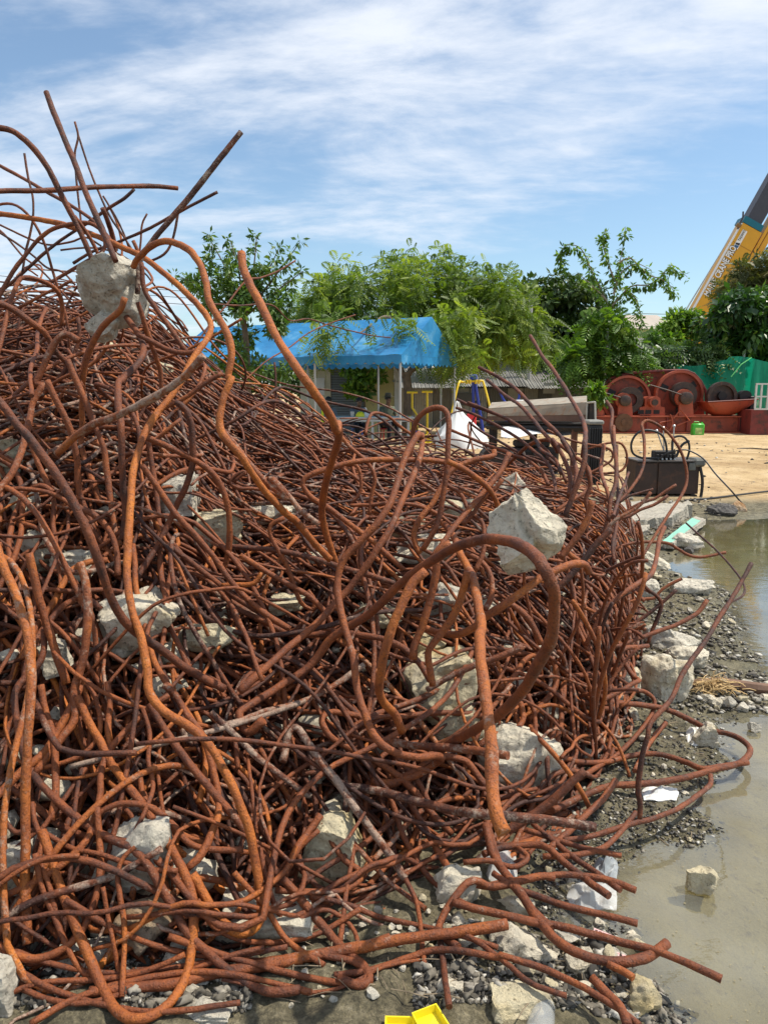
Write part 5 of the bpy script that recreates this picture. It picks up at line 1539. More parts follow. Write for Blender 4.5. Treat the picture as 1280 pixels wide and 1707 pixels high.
# ------------------------------------------------------------------ slab, plank and litter by the puddle
def quadbox(name, mat, pts, thick, **tags):
    """a slab whose top face passes through four world points, thickness downwards; edges roughened"""
    p = [Vector(q) for q in pts]
    N = 14
    vs, fs = [], []
    rr = np.random.default_rng(len(name) + int(abs(p[0].x) * 100))
    for k in range(2):
        for j in range(N + 1):
            for i in range(N + 1):
                u, v = i / N, j / N
                q = p[0].lerp(p[1], u).lerp(p[3].lerp(p[2], u), v)
                e = 1.0 if (i in (0, N) or j in (0, N)) else 0.15
                q = q + Vector(rr.normal(0, 0.0035 * tags.get('rgh', 1) * e, 3))
                if k: q = q - Vector((0, 0, thick))
                vs.append(q)
    M = (N + 1) ** 2
    idx = lambda i, j, k: k * M + j * (N + 1) + i
    for j in range(N):
        for i in range(N):
            fs.append((idx(i, j, 0), idx(i + 1, j, 0), idx(i + 1, j + 1, 0), idx(i, j + 1, 0)))
            fs.append((idx(i, j, 1), idx(i, j + 1, 1), idx(i + 1, j + 1, 1), idx(i + 1, j, 1)))
    for i in range(N):
        fs.append((idx(i, 0, 0), idx(i, 0, 1), idx(i + 1, 0, 1), idx(i + 1, 0, 0)))
        fs.append((idx(i, N, 0), idx(i + 1, N, 0), idx(i + 1, N, 1), idx(i, N, 1)))
        fs.append((idx(0, i, 0), idx(0, i + 1, 0), idx(0, i + 1, 1), idx(0, i, 1)))
        fs.append((idx(N, i, 0), idx(N, i, 1), idx(N, i + 1, 1), idx(N, i + 1, 0)))
    tags.pop('rgh', None)
    m = MB().add(vs, fs)
    par = tags.pop('parent', None)
    return m.build(name, mat, par, **tags)


slab_m = rock_mat('slab_concrete', (0.46, 0.42, 0.34), (0.30, 0.27, 0.22), (0.40, 0.34, 0.24), 0.2)
quadbox('concrete_slab', slab_m, [gp(1010, 872, .13), gp(1120, 862, .16), gp(1155, 838, .16), gp(1030, 836, .13)], 0.22,
        label='broken concrete slab lying flat before the power box', cat='slab', rgh=4)
quadbox('concrete_slab', slab_m, [gp(1040, 886, .08), gp(1078, 884, .09), gp(1085, 868, .09), gp(1050, 866, .08)], 0.12,
        label='small square concrete piece beside the green plank', cat='slab', rgh=3)
tl = thing('plank', gp(1135, 885), 'green painted plank slanting into the puddle over a stone', 'plank')
quadbox('board', slab_m, [gp(1104, 903, .10), gp(1122, 905, .10), gp(1176, 866, .10), gp(1158, 860, .10)], 0.06, parent=tl)
quadbox('painted_face', paint('green_paint', (0.22, 0.50, 0.38), 0.6, 0.12, 6, dirt=(0.30, 0.33, 0.27), dirt_amt=0.1),
        [gp(1103, 902, .104), gp(1119, 904, .104), gp(1167, 868, .104), gp(1153, 863, .104)], 0.003, parent=tl, rgh=0.3)

# timber and dry straw on the rubble row
wood_m = paint('wet_timber', (0.16, 0.085, 0.05), 0.7, 0.4, 8)
MB().tube([gp(1150, 1142, .04), gp(1200, 1140, .05), gp(1260, 1148, .05), gp(1340, 1156, .04)], [0.03, 0.035, 0.033, 0.03], 8).build('timber', wood_m, label='dark wet timber lying along the rubble row', cat='timber')
straw_m = paint('dry_straw', (0.52, 0.36, 0.17), 0.9, 0.25, 20)
st = MB()
c = gp(1185, 1142, .07)
for i in range(140):
    d = rs.normal(0, 1, 3) * np.array([1.0, 0.5, 0.35]); d /= np.linalg.norm(d)
    q = c + rs.normal(0, 1, 3) * np.array([0.05, 0.03, 0.012])
    st.tube([q, q + d * 0.04, q + d * 0.075 + np.array([0, 0, -0.012])], 0.0022, 3, False)
st.build('straw_bundle', straw_m, label='dry straw tuft lying on the rubble row', cat='straw')


def plastic_mat(name, col, alpha, rough=0.25):
    m, n, l, b, out = new_mat(name)
    b.inputs['Base Color'].default_value = (*col, 1)
    b.inputs['Roughness'].default_value = rough
    t = n.new('ShaderNodeBsdfTransparent')
    mx = n.new('ShaderNodeMixShader'); mx.inputs[0].default_value = alpha
    l.new(t.outputs[0], mx.inputs[1]); l.new(b.outputs[0], mx.inputs[2]); l.new(mx.outputs[0], out.inputs[0])
    return m


def crumple(name, label, px, py, w, h, mat, seed, zup=0.05, cat='plastic bag'):
    rr = np.random.default_rng(seed)
    N = 16
    c = gp(px, py, 0.03)
    e1, e2 = gp(px + w / 2, py, .03) - c, gp(px, py - h / 2, .03) - c
    vs, fs = [], []
    H = rr.random((N + 1, N + 1))
    for j in range(N + 1):
        for i in range(N + 1):
            u, v = i / N * 2 - 1, j / N * 2 - 1
            k = 1 - 0.25 * abs(u * v) + 0.10 * math.sin(4 * u + seed) * math.cos(3 * v + seed)
            ed = max(abs(u), abs(v))
            fold = abs(math.sin(3.1 * u + 2.0 * v + seed) * 0.45 + math.sin(5.3 * v - 3.7 * u + seed) * 0.3 + 0.45 * vnoise(u + seed, v, 4.5))
            q = c + e1 * u * (k * 0.5 + 0.5) + e2 * v * (k * 0.5 + 0.5)
            q[2] += zup * (fold * (1 - ed * 0.8) + 0.06 * H[j, i] * (1 - ed ** 3)) - 0.015 * ed
            vs.append(q)
    for j in range(N):
        for i in range(N):
            a_ = j * (N + 1) + i
            fs.append((a_, a_ + 1, a_ + N + 2, a_ + N + 1))
    M = len(vs)
    vs += [q - np.array([0, 0, 0.003]) for q in vs]
    fs += [tuple(M + k for k in reversed(f)) for f in fs]
    return MB().add(vs, fs).build(name, mat, label=label, cat=cat)


BAG = plastic_mat('clear_plastic', (0.70, 0.70, 0.68), 0.42, 0.15)
crumple('plastic_bag', 'crumpled clear plastic bag lying on the shallow puddle edge', 988, 1488, 84, 46, BAG, 3)
crumple('plastic_bag', 'greyish plastic bag wedged above the crumpled clear bag', 1010, 1442, 40, 34, plastic_mat('grey_plastic', (0.35, 0.37, 0.38), 0.75), 5)
crumple('plastic_bag', 'white film scraps on the gravel beneath the turned back rod', 1100, 1318, 62, 22, plastic_mat('white_film', (0.85, 0.84, 0.80), 0.85), 8, 0.03)
crumple('plastic_bag', 'clear plastic bag caught between rods and round stone', 828, 1440, 70, 66, BAG, 9, 0.07)
crumple('plastic_bag', 'white crumpled film beside the gravel stone', 1160, 1222, 34, 30, plastic_mat('white_film_two', (0.80, 0.78, 0.72), 0.9), 12, 0.04)

# yellow trays
YEL = paint('yellow_plastic', (0.80, 0.66, 0.02), 0.4, 0.06, 5, dirt=(0.42, 0.36, 0.10), dirt_amt=0.12, bumps=0.05)


def tray(label, corners, wall):
    """open shallow tray: four rim corners in world space"""
    p = [Vector(q) for q in corners]
    c = sum(p, Vector()) / 4
    m = MB()
    o_, i_, ob, ib = [], [], [], []
    for q in p:
        o_.append(q); i_.append(q.lerp(c, 0.09)); ob.append(q.lerp(c, 0.07) - Vector((0, 0, wall))); ib.append(q.lerp(c, 0.15) - Vector((0, 0, wall - 0.003)))
    vs = o_ + i_ + ib + ob
    fs = []
    for k in range(4):
        j = (k + 1) % 4
        fs += [(k, j, 4 + j, 4 + k), (4 + k, 4 + j, 8 + j, 8 + k), (k, 12 + k, 12 + j, j)]
    fs += [(8, 9, 10, 11), (15, 14, 13, 12)]
    return m.add(vs, fs).build('plastic_tray', YEL, label=label, cat='tray')


tray('yellow plastic tray lying open at the bottom frame, the right one', [gp(703, 1722, .075), gp(752, 1712, .075), gp(727, 1672, .085), gp(686, 1688, .075)], 0.022)
tray('yellow plastic tray half under its twin, the left one', [gp(640, 1740, .066), gp(700, 1740, .066), gp(690, 1694, .066), gp(642, 1693, .066)], 0.02)

# clear cup lying on its side
cupm = plastic_mat('cup_plastic', (0.62, 0.64, 0.64), 0.22, 0.12)
a0, a1 = Vector(gp(908, 1672, .045)), Vector(gp(896, 1735, .035))
ax = (a1 - a0)
m = MB()
prof = [(0.0, 0.012), (0.02, 0.026), (0.12, 0.030), (0.35, 0.033), (0.6, 0.036), (0.9, 0.040), (0.96, 0.043), (1.0, 0.043)]
m.tube([a0 + ax * t for t, r in prof], [r * 0.95 for t, r in prof], 28, False)
m.tube([a0 + ax * t for t, r in prof], [r * 0.95 - 0.0012 for t, r in prof], 28, False)
m.ring(a0 + ax * 0.98, ax, 0.040, 0.045, 0.004, 28)
m.build('plastic_cup', cupm, smooth=True, label='clear plastic cup lying on its side at the bottom frame', cat='cup')

# pink and white plastic combs
pk = paint('pink_plastic', (0.72, 0.45, 0.44), 0.5, 0.1, 5)
for k, (px, py, an, lab) in enumerate(((1030, 1594, -0.55, 'small pink and white plastic comb lying on the gravel, the lower one'), (1008, 1560, -0.6, 'small pink and white plastic comb piece above the other'))):
    g = gp(px, py, .028)
    m = MB()
    R = Matrix.Rotation(an, 3, 'Z')
    for s_ in (-1, 1):
        m.box(Vector(g) + R @ Vector((0, s_ * 0.011, 0)), (0.075, 0.004, 0.003), an)
    for j in range(7):
        m.box(Vector(g) + R @ Vector((-0.033 + j * 0.011, 0, 0.001)), (0.003, 0.024, 0.003), an)
    m.build('plastic_comb', pk, label=lab, cat='plastic comb')

# twigs and dead grass on the mud
tw = MB()
for i in range(150):
    px, py = (rs.uniform(900, 1180), rs.uniform(1180, 1560)) if i % 2 else (rs.uniform(380, 1100), rs.uniform(1600, 1705))
    g = gp(px, py)
    if float(shore(g[0], g[1])) < -0.05: continue
    z = float(ground_z(g[0], g[1])) + 0.008
    an = rs.uniform(0, 6.3); L = rs.uniform(0.02, 0.10)
    e = np.array([math.cos(an), math.sin(an), 0]) * L
    q = np.array([g[0], g[1], z])
    tw.tube([q, q + e * .5 + np.array([0, 0, rs.uniform(0, .012)]), q + e], rs.uniform(0.0008, 0.0022), 4, False)
tw.build('twigs', paint('dead_twigs', (0.22, 0.17, 0.11), 0.9, 0.4, 20), label='thin dead twigs and grass stalks strewn on the mud', cat='twigs', kind='stuff')

# bits floating on the puddle and pebbles on the sand
fb = MB()
for i in range(420):
    px, py = (rs.uniform(1120, 1330), rs.uniform(880, 1160)) if i % 2 else (rs.uniform(1040, 1330), rs.uniform(1190, 1706))
    g = gp(px, py)
    if float(shore(g[0], g[1])) > -0.03: continue
    a_ = rs.uniform(0, 6.3); s_ = rs.uniform(0.0012, 0.0045) * (1.0 if i % 2 == 0 else 1.8)
    vs = [(g[0] + s_ * math.cos(a_ + t) * rs.uniform(.5, 1.3), g[1] + s_ * math.sin(a_ + t) * rs.uniform(.4, 1.0), 0.003 + .002 * rs.random()) for t in (0, 1.4, 2.9, 4.4)]
    fb.add(vs, [(0, 1, 2, 3)])
fb.build('floating_bits', paint('pale_scum', (0.24, 0.20, 0.11), 0.8, 0.4, 30), label='pale leaf bits and scum floating on the puddle', cat='floating debris', kind='stuff')
xs = rs.uniform(1.0, 9.0, 900); ys = rs.uniform(10.6, 24.0, 900)
V0, F0 = ICO[0]
s_ = 0.006 + 0.03 * rs.random(900) ** 3.5
V = V0[None] * np.clip(1 + .4 * rs.standard_normal((900, len(V0), 3)), .3, 1.7) * s_[:, None, None] * np.array([1.2, 1, .7])
V = (V + np.stack([xs, ys, ground_z(xs, ys) + s_ * .3], -1)[:, None]).reshape(-1, 3)
tn = np.repeat(rs.random(900), len(V0))
top_np('pebbles', V, [(F0[None] + (np.arange(900) * len(V0))[:, None, None]).reshape(-1, 3)], GM, np.stack([tn, tn, tn, tn * 0 + 1], -1), False, origin=(0, 0, 0),
       label='loose pebbles strewn over the tan sand yard', cat='pebbles', kind='stuff')

# a thin black cable arching from the tangle over the mud, one along the sand
CAB = paint('black_rubber', (0.012, 0.012, 0.013), 0.5, 0.2, 10)
m = MB()
pts = catmull([P(1143, 872, 4.6), P(1165, 892, 4.4), P(1192, 916, 4.2), P(1217, 943, 3.9), P(1238, 972, 3.6), P(1238, 992, 3.4), P(1215, 1005, 3.3)], 0.03)
m.tube(pts, 0.0055, 6).build('steel_wire', RUST, label='thin dark wire arching over the mud behind the leaning rod', cat='wire')

# ------------------------------------------------------------------ vegetation
def leaf_cloud(anch, axis, nrm, length, width, tones):
    """n single folded leaves: base at anch, pointing along axis"""
    n = len(anch)
    side = np.cross(axis, nrm); side /= np.linalg.norm(side, axis=1, keepdims=True) + 1e-9
    L, W = length[:, None], width[:, None]
    v0 = anch; v1 = anch + axis * L * .5 + side * W * .5 - nrm * L * .06
    v2 = anch + axis * L - nrm * L * .18; v3 = anch + axis * L * .5 - side * W * .5 - nrm * L * .06
    V = np.stack([v0, v1, v2, v3], 1).reshape(-1, 3)
    b = (np.arange(n) * 4)[:, None]
    F_ = np.concatenate([b + np.array([[0, 1, 2]]), b + np.array([[0, 2, 3]])])
    t = np.repeat(tones, 4)
    return V, F_, np.stack([t, t, t, t * 0 + 1], -1)


def unit(v):
    return v / (np.linalg.norm(v, axis=-1, keepdims=True) + 1e-9)


def crown_leaves(clumps, n, ll, lw, rng, droop=0.2, frond=0, bias=0.35, shell=0.55, whorl=False):
    """clumps: list of (centre, radii). frond>0: every leaf is a compound frond with that many leaflet pairs"""
    cs = np.array([c for c, r in clumps]); rs_ = np.array([r if np.ndim(r) else (r, r, r) for c, r in clumps], float)
    vol = rs_.prod(1) ** (2 / 3)
    k = rng.choice(len(cs), n, p=vol / vol.sum())
    d = unit(rng.normal(0, 1, (n, 3)))
    rad = shell + (1 - shell) * rng.random(n) ** 0.6
    a = cs[k] + d * rs_[k] * rad[:, None]
    ax = unit(d * 0.7 + rng.normal(0, 0.55, (n, 3)) + np.array([0, 0, -droop]))
    nr = unit(rng.normal(0, 0.45, (n, 3)) + d * 0.5 + np.array([0, 0, bias * 2]))
    nr = unit(nr - ax * (nr * ax).sum(1, keepdims=True))
    ct = rng.normal(0.5, 0.16, len(cs))
    tone = np.clip(ct[k] + rng.normal(0, 0.17, n), 0, 1)
    if not frond:
        return leaf_cloud(a, ax, nr, ll * rng.uniform(0.7, 1.3, n), lw * rng.uniform(0.7, 1.3, n), tone)
    side = np.cross(ax, nr)
    A, X, N_, T_, LL, WW = [], [], [], [], [], []
    fl = ll * rng.uniform(0.7, 1.25, n)
    for i in range(frond):
        s = (i + 0.6) / frond
        cen = a + ax * (fl * s)[:, None] - np.array([0, 0, 1.0]) * (fl * 0.35 * s * s)[:, None]
        for sg in (-1, 1):
            A.append(cen); X.append(unit(side * sg + ax * 0.55 + np.array([0, 0, -0.25]))); N_.append(nr); T_.append(tone)
            LL.append(fl * 0.30 * (math.sin(PI * min(0.98, s * 0.85 + 0.12)) + 0.15)); WW.append(np.full(n, lw))
    return leaf_cloud(np.concatenate(A), np.concatenate(X), np.concatenate(N_), np.concatenate(LL), np.concatenate(WW), np.concatenate(T_))


BARK = paint('bark', (0.13, 0.10, 0.07), 0.9, 0.35, 8, bumps=0.8)
PALEBARK = paint('pale_bark', (0.24, 0.20, 0.15), 0.9, 0.3, 8, bumps=0.6)
L_BRIGHT = leaf_mat('feathery_leaf', (0.05, 0.095, 0.013), (0.14, 0.215, 0.026), (0.32, 0.39, 0.05), 0.55, 0.36)
L_DARK = leaf_mat('dark_leaf', (0.02, 0.05, 0.012), (0.045, 0.09, 0.018), (0.12, 0.17, 0.03), 0.5, 0.15)
L_GLOSS = leaf_mat('glossy_leaf', (0.018, 0.055, 0.014), (0.045, 0.12, 0.024), (0.14, 0.27, 0.035), 0.36, 0.2)
L_MID = leaf_mat('mid_leaf', (0.05, 0.11, 0.018), (0.11, 0.22, 0.026), (0.25, 0.38, 0.045), 0.5, 0.35)
L_OLIVE = leaf_mat('olive_leaf', (0.05, 0.07, 0.02), (0.11, 0.12, 0.03), (0.24, 0.20, 0.06), 0.5, 0.25)
rt = np.random.default_rng(5)


def tree(name, label, base, limbs, clumps, leafargs, mat, bark=BARK, group=None, cat='tree', extra=None):
    root = thing(name, base, label, cat, group)
    m = MB()
    for pts, r0, r1 in limbs:
        q = catmull(pts, 0.25)
        m.tube(q, list(np.linspace(r0, r1, len(q))), 7)
    m.build('trunk', bark, root, smooth=True)
    Vs, Fs, As, off = [], [], [], 0
    for args in leafargs:
        V, F_, A_ = crown_leaves(args.pop('clumps', clumps), rng=rt, **args)
        Vs.append(V); Fs.append(F_ + off); As.append(A_); off += len(V)
    part_np('crown', np.concatenate(Vs), [np.concatenate(Fs)], mat, root, np.concatenate(As))
    return root


def px_clumps(spec, Y, dy=0.8):
    """spec: (px, py, radius in px, [y offset]) -> clumps standing on the plane y = Y"""
    out = []
    for s in spec:
        yy = Y + (s[3] if len(s) > 3 else rt.uniform(-dy, dy))
        out.append((at(s[0], s[1], yy), s[2] / F * yy))
    return out


def fill(px0, py0, px1, py1, n, r, Y, dy, inside):
    out = []
    while len(out) < n:
        x, y = rt.uniform(px0, px1), rt.uniform(py0, py1)
        if inside(x, y):
            out.append((x, y, r * rt.uniform(0.7, 1.3), rt.uniform(-dy, dy)))
    return px_clumps(out, Y)


def ell(cx, cy, rx, ry):
    return lambda x, y: ((x - cx) / rx) ** 2 + ((y - cy) / ry) ** 2 < 1


g0 = lambda px, Y: np.array([at(px, 645, Y)[0], Y, 0.0])
# tree 1: upright leafy shoots left of the tent
cl = []
for (x0, y0, x1, y1) in ((350, 470, 348, 392), (375, 480, 385, 400), (400, 490, 428, 392), (420, 500, 465, 412), (440, 500, 500, 402), (450, 520, 505, 450), (395, 500, 372, 440),
                         (340, 480, 300, 460), (420, 480, 440, 440), (400, 520, 400, 470), (455, 540, 490, 500), (360, 520, 340, 480)):
    for t in np.linspace(0, 1, 6):
        cl.append((x0 + (x1 - x0) * t + rt.normal(0, 5), y0 + (y1 - y0) * t, 15 - 8 * t))
for i in range(18):
    cl.append((rt.uniform(345, 480), rt.uniform(500, 620), rt.uniform(14, 22)))
C1 = px_clumps(cl, 17.5, 0.6)
b = g0(410, 17.5)
lim = [([b, at(412, 600, 17.5), at(405, 520, 17.5)], 0.10, 0.06)]
for (x, y) in ((348, 395), (385, 402), (428, 395), (465, 414), (500, 404), (505, 452), (300, 461)):
    lim.append(([at(405, 530, 17.5), at((405 + x) / 2 + 5, (500 + y) / 2 + 10, 17.5), at(x, y, 17.5)], 0.035, 0.008))
tree('broadleaf_tree', 'dark green tree with upright leafy shoots left of the blue tent', b, lim, C1,
     [dict(n=6000, ll=0.15, lw=0.062, shell=0.1)], leaf_mat('shoot_leaf', (0.035, 0.08, 0.018), (0.075, 0.15, 0.025), (0.17, 0.27, 0.04), 0.48, 0.28))

# tree 2: wide feathery tree over the tent
C2 = fill(492, 430, 900, 645, 165, 28, 25.0, 1.3, lambda x, y: ell(695, 545, 195, 112)(x, y) and y < (585 if x < 700 else 596) and y > 428 + abs(x - 690) * .15)
C2 += fill(505, 525, 700, 590, 24, 14, 18.9, 0.3, lambda x, y: y < 572 + 14 * math.sin(x * .05))
C2 += fill(714, 515, 800, 604, 44, 14, 20.7, 0.6, lambda x, y: x > 712 + abs(y - 540) * .2)
C2 += fill(486, 470, 560, 560, 16, 20, 25.0, 0.8, lambda x, y: y > 560 - (x - 480) * 1.2)
C2 += fill(735, 540, 925, 606, 26, 18, 24, 1.0, lambda x, y: y < 606 - abs(x - 800) * 0.08)
C2 += px_clumps([(560, 440, 14), (540, 470, 14), (590, 432, 12), (640, 436, 14), (700, 428, 14), (712, 437, 16), (760, 450, 16), (800, 468, 16), (830, 492, 16), (512, 505, 14), (870, 520, 18), (895, 560, 16)], 25, 1)
b = g0(678, 24.0)
lim = [([b, at(680, 660, 24), at(676, 620, 24)], 0.17, 0.13), ([at(676, 630, 24), at(655, 600, 24), at(600, 540, 24.5), at(545, 500, 25)], 0.10, 0.03),
       ([at(680, 625, 24), at(700, 590, 24), at(720, 520, 24.6), at(710, 450, 25)], 0.10, 0.03), ([at(682, 620, 24), at(760, 570, 24.5), at(850, 540, 25)], 0.09, 0.03),
       ([at(676, 605, 24), at(650, 530, 22), at(600, 555, 19.2)], 0.07, 0.02)]
tree('feathery_tree', 'wide feathery bright green tree spreading over the blue tent', b, lim, C2,
     [dict(n=7200, ll=0.44, lw=0.040, frond=8, shell=0.25, droop=0.25, bias=0.7), dict(n=9000, ll=0.17, lw=0.06, shell=0.2)], L_BRIGHT)

# tree 3: dark layered tree behind
C3 = fill(815, 458, 1010, 640, 90, 20, 33, 1.6, lambda x, y: ell(915, 550, 100, 95)(x, y) and y > 462)
C3 = [(c, (r * 1.4, r * 1.2, r * 0.6)) for c, r in C3]
b = g0(925, 33)
tree('shade_tree', 'dense dark layered tree behind the white utility pole', b, [([b, at(925, 640, 33), at(920, 560, 33), at(915, 490, 33)], 0.25, 0.08), ([at(920, 580, 33), at(860, 520, 33), at(835, 485, 33)], 0.1, 0.03), ([at(920, 580, 33), at(970, 540, 33), at(1000, 500, 33)], 0.1, 0.03)], C3,
     [dict(n=15000, ll=0.30, lw=0.16, shell=0.2, bias=0.9)], L_DARK)

# tree 4: airy vine-clad tree with bare curling branches
arcs = [[(1015, 560), (1022, 500), (1028, 460), (1040, 400), (1042, 378)], [(1018, 520), (1000, 480), (985, 450), (968, 415), (945, 408), (932, 425), (938, 445)],
        [(1020, 510), (1050, 478), (1080, 475), (1100, 462), (1120, 442), (1145, 462)], [(1022, 490), (1035, 455), (1060, 440), (1085, 450)], [(1010, 500), (980, 470), (962, 456)],
        [(1025, 470), (1010, 430), (1003, 395), (1012, 384)], [(1040, 480), (1060, 500), (1070, 540)], [(1028, 440), (1050, 430), (1075, 455), (1110, 470), (1125, 490)]]
lim, cl = [], []
Y4 = 27.5
for a_ in arcs:
    yo = rt.uniform(-.4, .4)
    lim.append(([at(x, y, Y4 + yo) for x, y in a_], 0.034, 0.008))
    for i in range(len(a_) - 1):
        for t in np.linspace(0, 1, 5):
            cl.append((a_[i][0] + (a_[i + 1][0] - a_[i][0]) * t, a_[i][1] + (a_[i + 1][1] - a_[i][1]) * t + 3, rt.uniform(3, 8), yo))
C4a = px_clumps(cl, Y4)
C4b = fill(932, 520, 1085, 618, 42, 14, Y4, 0.6, lambda x, y: y > 525 + abs(x - 1010) * 0.5 and abs(x - 1008) < 35 + (y - 520) * 0.35)
b = g0(1005, Y4)
lim += [([b, at(1008, 650, Y4), at(1012, 590, Y4), at(1018, 520, Y4)], 0.09, 0.045)]
tree('vine_clad_tree', 'airy light green tree with curling bare branches against the sky', b, lim, C4a,
     [dict(n=1700, ll=0.18, lw=0.085, shell=0.05, droop=0.6), dict(n=1100, ll=0.62, lw=0.075, frond=7, clumps=C4b, shell=0.2, droop=0.5), dict(n=2600, ll=0.20, lw=0.10, clumps=C4b, shell=0.1)], L_MID, PALEBARK)

# tree 5: big glossy bush on the right, shrubs beside it
C5 = fill(1165, 490, 1345, 640, 95, 19, 30.0, 1.2, lambda x, y: y > 490 + max(0, 1212 - x) * 1.5 and y < (612 if x < 1235 else 640))
b = g0(1230, 30)
tree('glossy_tree', 'dense glossy dark tree in front of the crane boom', b, [([b, at(1232, 640, 30), at(1235, 560, 30)], 0.14, 0.07), ([at(1234, 620, 30), at(1200, 585, 30), at(1190, 560, 30)], 0.06, 0.02), ([at(1234, 620, 30), at(1280, 570, 30), at(1300, 540, 30)], 0.06, 0.02)], C5,
     [dict(n=11500, ll=0.34, lw=0.17, shell=0.25, droop=0.5, bias=0.5)], L_GLOSS)
C6 = fill(1085, 578, 1200, 618, 34, 15, 29, 0.6, lambda x, y: y > 640 - (x - 1060) * 0.62 or y > 585)
b = g0(1145, 29)
tree('papaya_bush', 'grey green bush with lobed leaves left of the green netting', b, [([b, at(1145, 640, 29), at(1145, 590, 29)], 0.08, 0.04)], C6,
     [dict(n=1100, ll=0.55, lw=0.07, frond=5, shell=0.25, droop=0.3), dict(n=2500, ll=0.2, lw=0.1, shell=0.2)], leaf_mat('papaya_leaf', (0.03, 0.07, 0.02), (0.08, 0.15, 0.04), (0.18, 0.26, 0.08), 0.4, 0.25), cat='bush')
C7 = fill(1200, 435, 1310, 500, 30, 11, 32, 0.8, lambda x, y: y > 440 + max(0, 1235 - x) * 1.2)
b = g0(1255, 32)
tree('olive_tree', 'reddish olive treetop above the glossy tree, beside the boom', b, [([b, at(1255, 560, 32), at(1252, 470, 32)], 0.1, 0.04)], C7,
     [dict(n=900, ll=0.55, lw=0.05, frond=8, shell=0.15), dict(n=1500, ll=0.2, lw=0.07, shell=0.2)], L_OLIVE)
cl = [(x, y, rt.uniform(5, 9)) for x, y in [(rt.uniform(1245, 1320), rt.uniform(425, 470)) for _ in range(26)]]
b = g0(1275, 36)
tree('bare_tree', 'thin twiggy tree seen far behind at the right frame edge', b, [([b, at(1270, 500, 36), at(1268, 440, 36)], 0.12, 0.03), ([at(1270, 470, 36), at(1250, 435, 36)], 0.05, 0.015), ([at(1270, 470, 36), at(1295, 432, 36)], 0.05, 0.015)],
     px_clumps(cl, 36), [dict(n=900, ll=0.2, lw=0.08, shell=0.2)], L_DARK)
C8 = fill(1078, 520, 1165, 580, 26, 12, 40, 1.5, lambda x, y: y > 585 - (x - 1060) * 0.8)
b = g0(1125, 40)
tree('round_tree', 'small rounded pale green tree far behind by the boom foot', b, [([b, at(1125, 560, 40)], 0.15, 0.05)], C8, [dict(n=4500, ll=0.3, lw=0.14, shell=0.2)], L_MID)

# far treeline closing the horizon
fc = []
for x in np.arange(-60, 75, 2.6):
    h = 3.2 + 1.8 * (vnoise(np.array([x]), np.array([3.0]), 0.13)[0] + .5) + (1.0 if x > 8 else 0)
    if x > 12: h += 1
    for k in range(3):
        fc.append((np.array([x + rt.normal(0, .8), 62 + rt.normal(0, 1.5), h * (0.25 + 0.3 * k)]), (2.2, 1.6, h * 0.3)))
V, F_, A_ = crown_leaves(fc, 26000, 0.6, 0.35, rt, shell=0.3)
top_np('treeline', V, [F_], L_DARK, A_, origin=(0, 62, 0), label='far dark treeline along the horizon', cat='treeline', kind='stuff')

# climbing plant and weeds beneath the tent
C9 = fill(575, 600, 640, 655, 20, 8, 24.3, 0.2, lambda x, y: y < 630 or abs(x - 600) < 20)
b = g0(612, 24.4)
tree('climbing_plant', 'climbing plant hanging over the shutter under the tent', b, [([b, at(606, 660, 24.3), at(590, 620, 24.3)], 0.03, 0.02)], C9, [dict(n=1500, ll=0.18, lw=0.1, shell=0.2)], L_MID, cat='plant')
C10 = fill(980, 640, 1010, 672, 9, 8, 25.5, 0.2, lambda x, y: True)
tree('shrub', 'small leafy shrub at the left end of the red winch', g0(995, 25.6), [([g0(995, 25.6), at(995, 660, 25.6)], 0.03, 0.02)], C10, [dict(n=600, ll=0.25, lw=0.09, shell=0.2)], L_MID, cat='bush')

# ------------------------------------------------------------------ blue tent
def canvas_mat():
    m, n, l, b, out = new_mat('blue_canvas')
    c = ramp(n, l, noise(n, l, 1.6, 6, 0.65), [(0.3, (0.012, 0.17, 0.42)), (0.55, (0.03, 0.26, 0.55)), (0.72, (0.16, 0.42, 0.66)), (0.9, (0.42, 0.58, 0.70))])  # palest stops paint the roof's glare into the canvas, along with some fading
    l.new(c, b.inputs['Base Color'])
    b.inputs['Roughness'].default_value = 0.38
    t = n.new('ShaderNodeBsdfTranslucent'); t.inputs[0].default_value = (0.02, 0.25, 0.62, 1)
    mx = n.new('ShaderNodeMixShader'); mx.inputs[0].default_value = 0.18
    l.new(b.outputs[0], mx.inputs[1]); l.new(t.outputs[0], mx.inputs[2]); l.new(mx.outputs[0], out.inputs[0])
    bump(n, l, b, noise(n, l, 3.5, 4), 0.5, 0.06)
    return m


CANVAS = canvas_mat()
GALV = paint('galvanised_steel', (0.45, 0.46, 0.47), 0.4, 0.1, 4, metal=0.6)
A = np.array([0.40, 18.0, 2.34]); u = np.array([-0.88, 0.475, 0]); w_ = np.array([0.45, 0.893, 0])
LEN, WID, RISE = 7.2, 3.5, 0.98
tent = thing('canopy_tent', (A + u * LEN / 2 + w_ * WID / 2) * np.array([1, 1, 0]), 'blue gabled canopy tent with a scalloped valance over the work table', 'tent')


def grid_sheet(fn, nu, nv, thick=0.006):
    vs = [fn(i / nu, j / nv) for j in range(nv + 1) for i in range(nu + 1)]
    fs = []
    for j in range(nv):
        for i in range(nu):
            a_ = j * (nu + 1) + i
            fs.append((a_, a_ + 1, a_ + nu + 2, a_ + nu + 1))
    return vs, fs


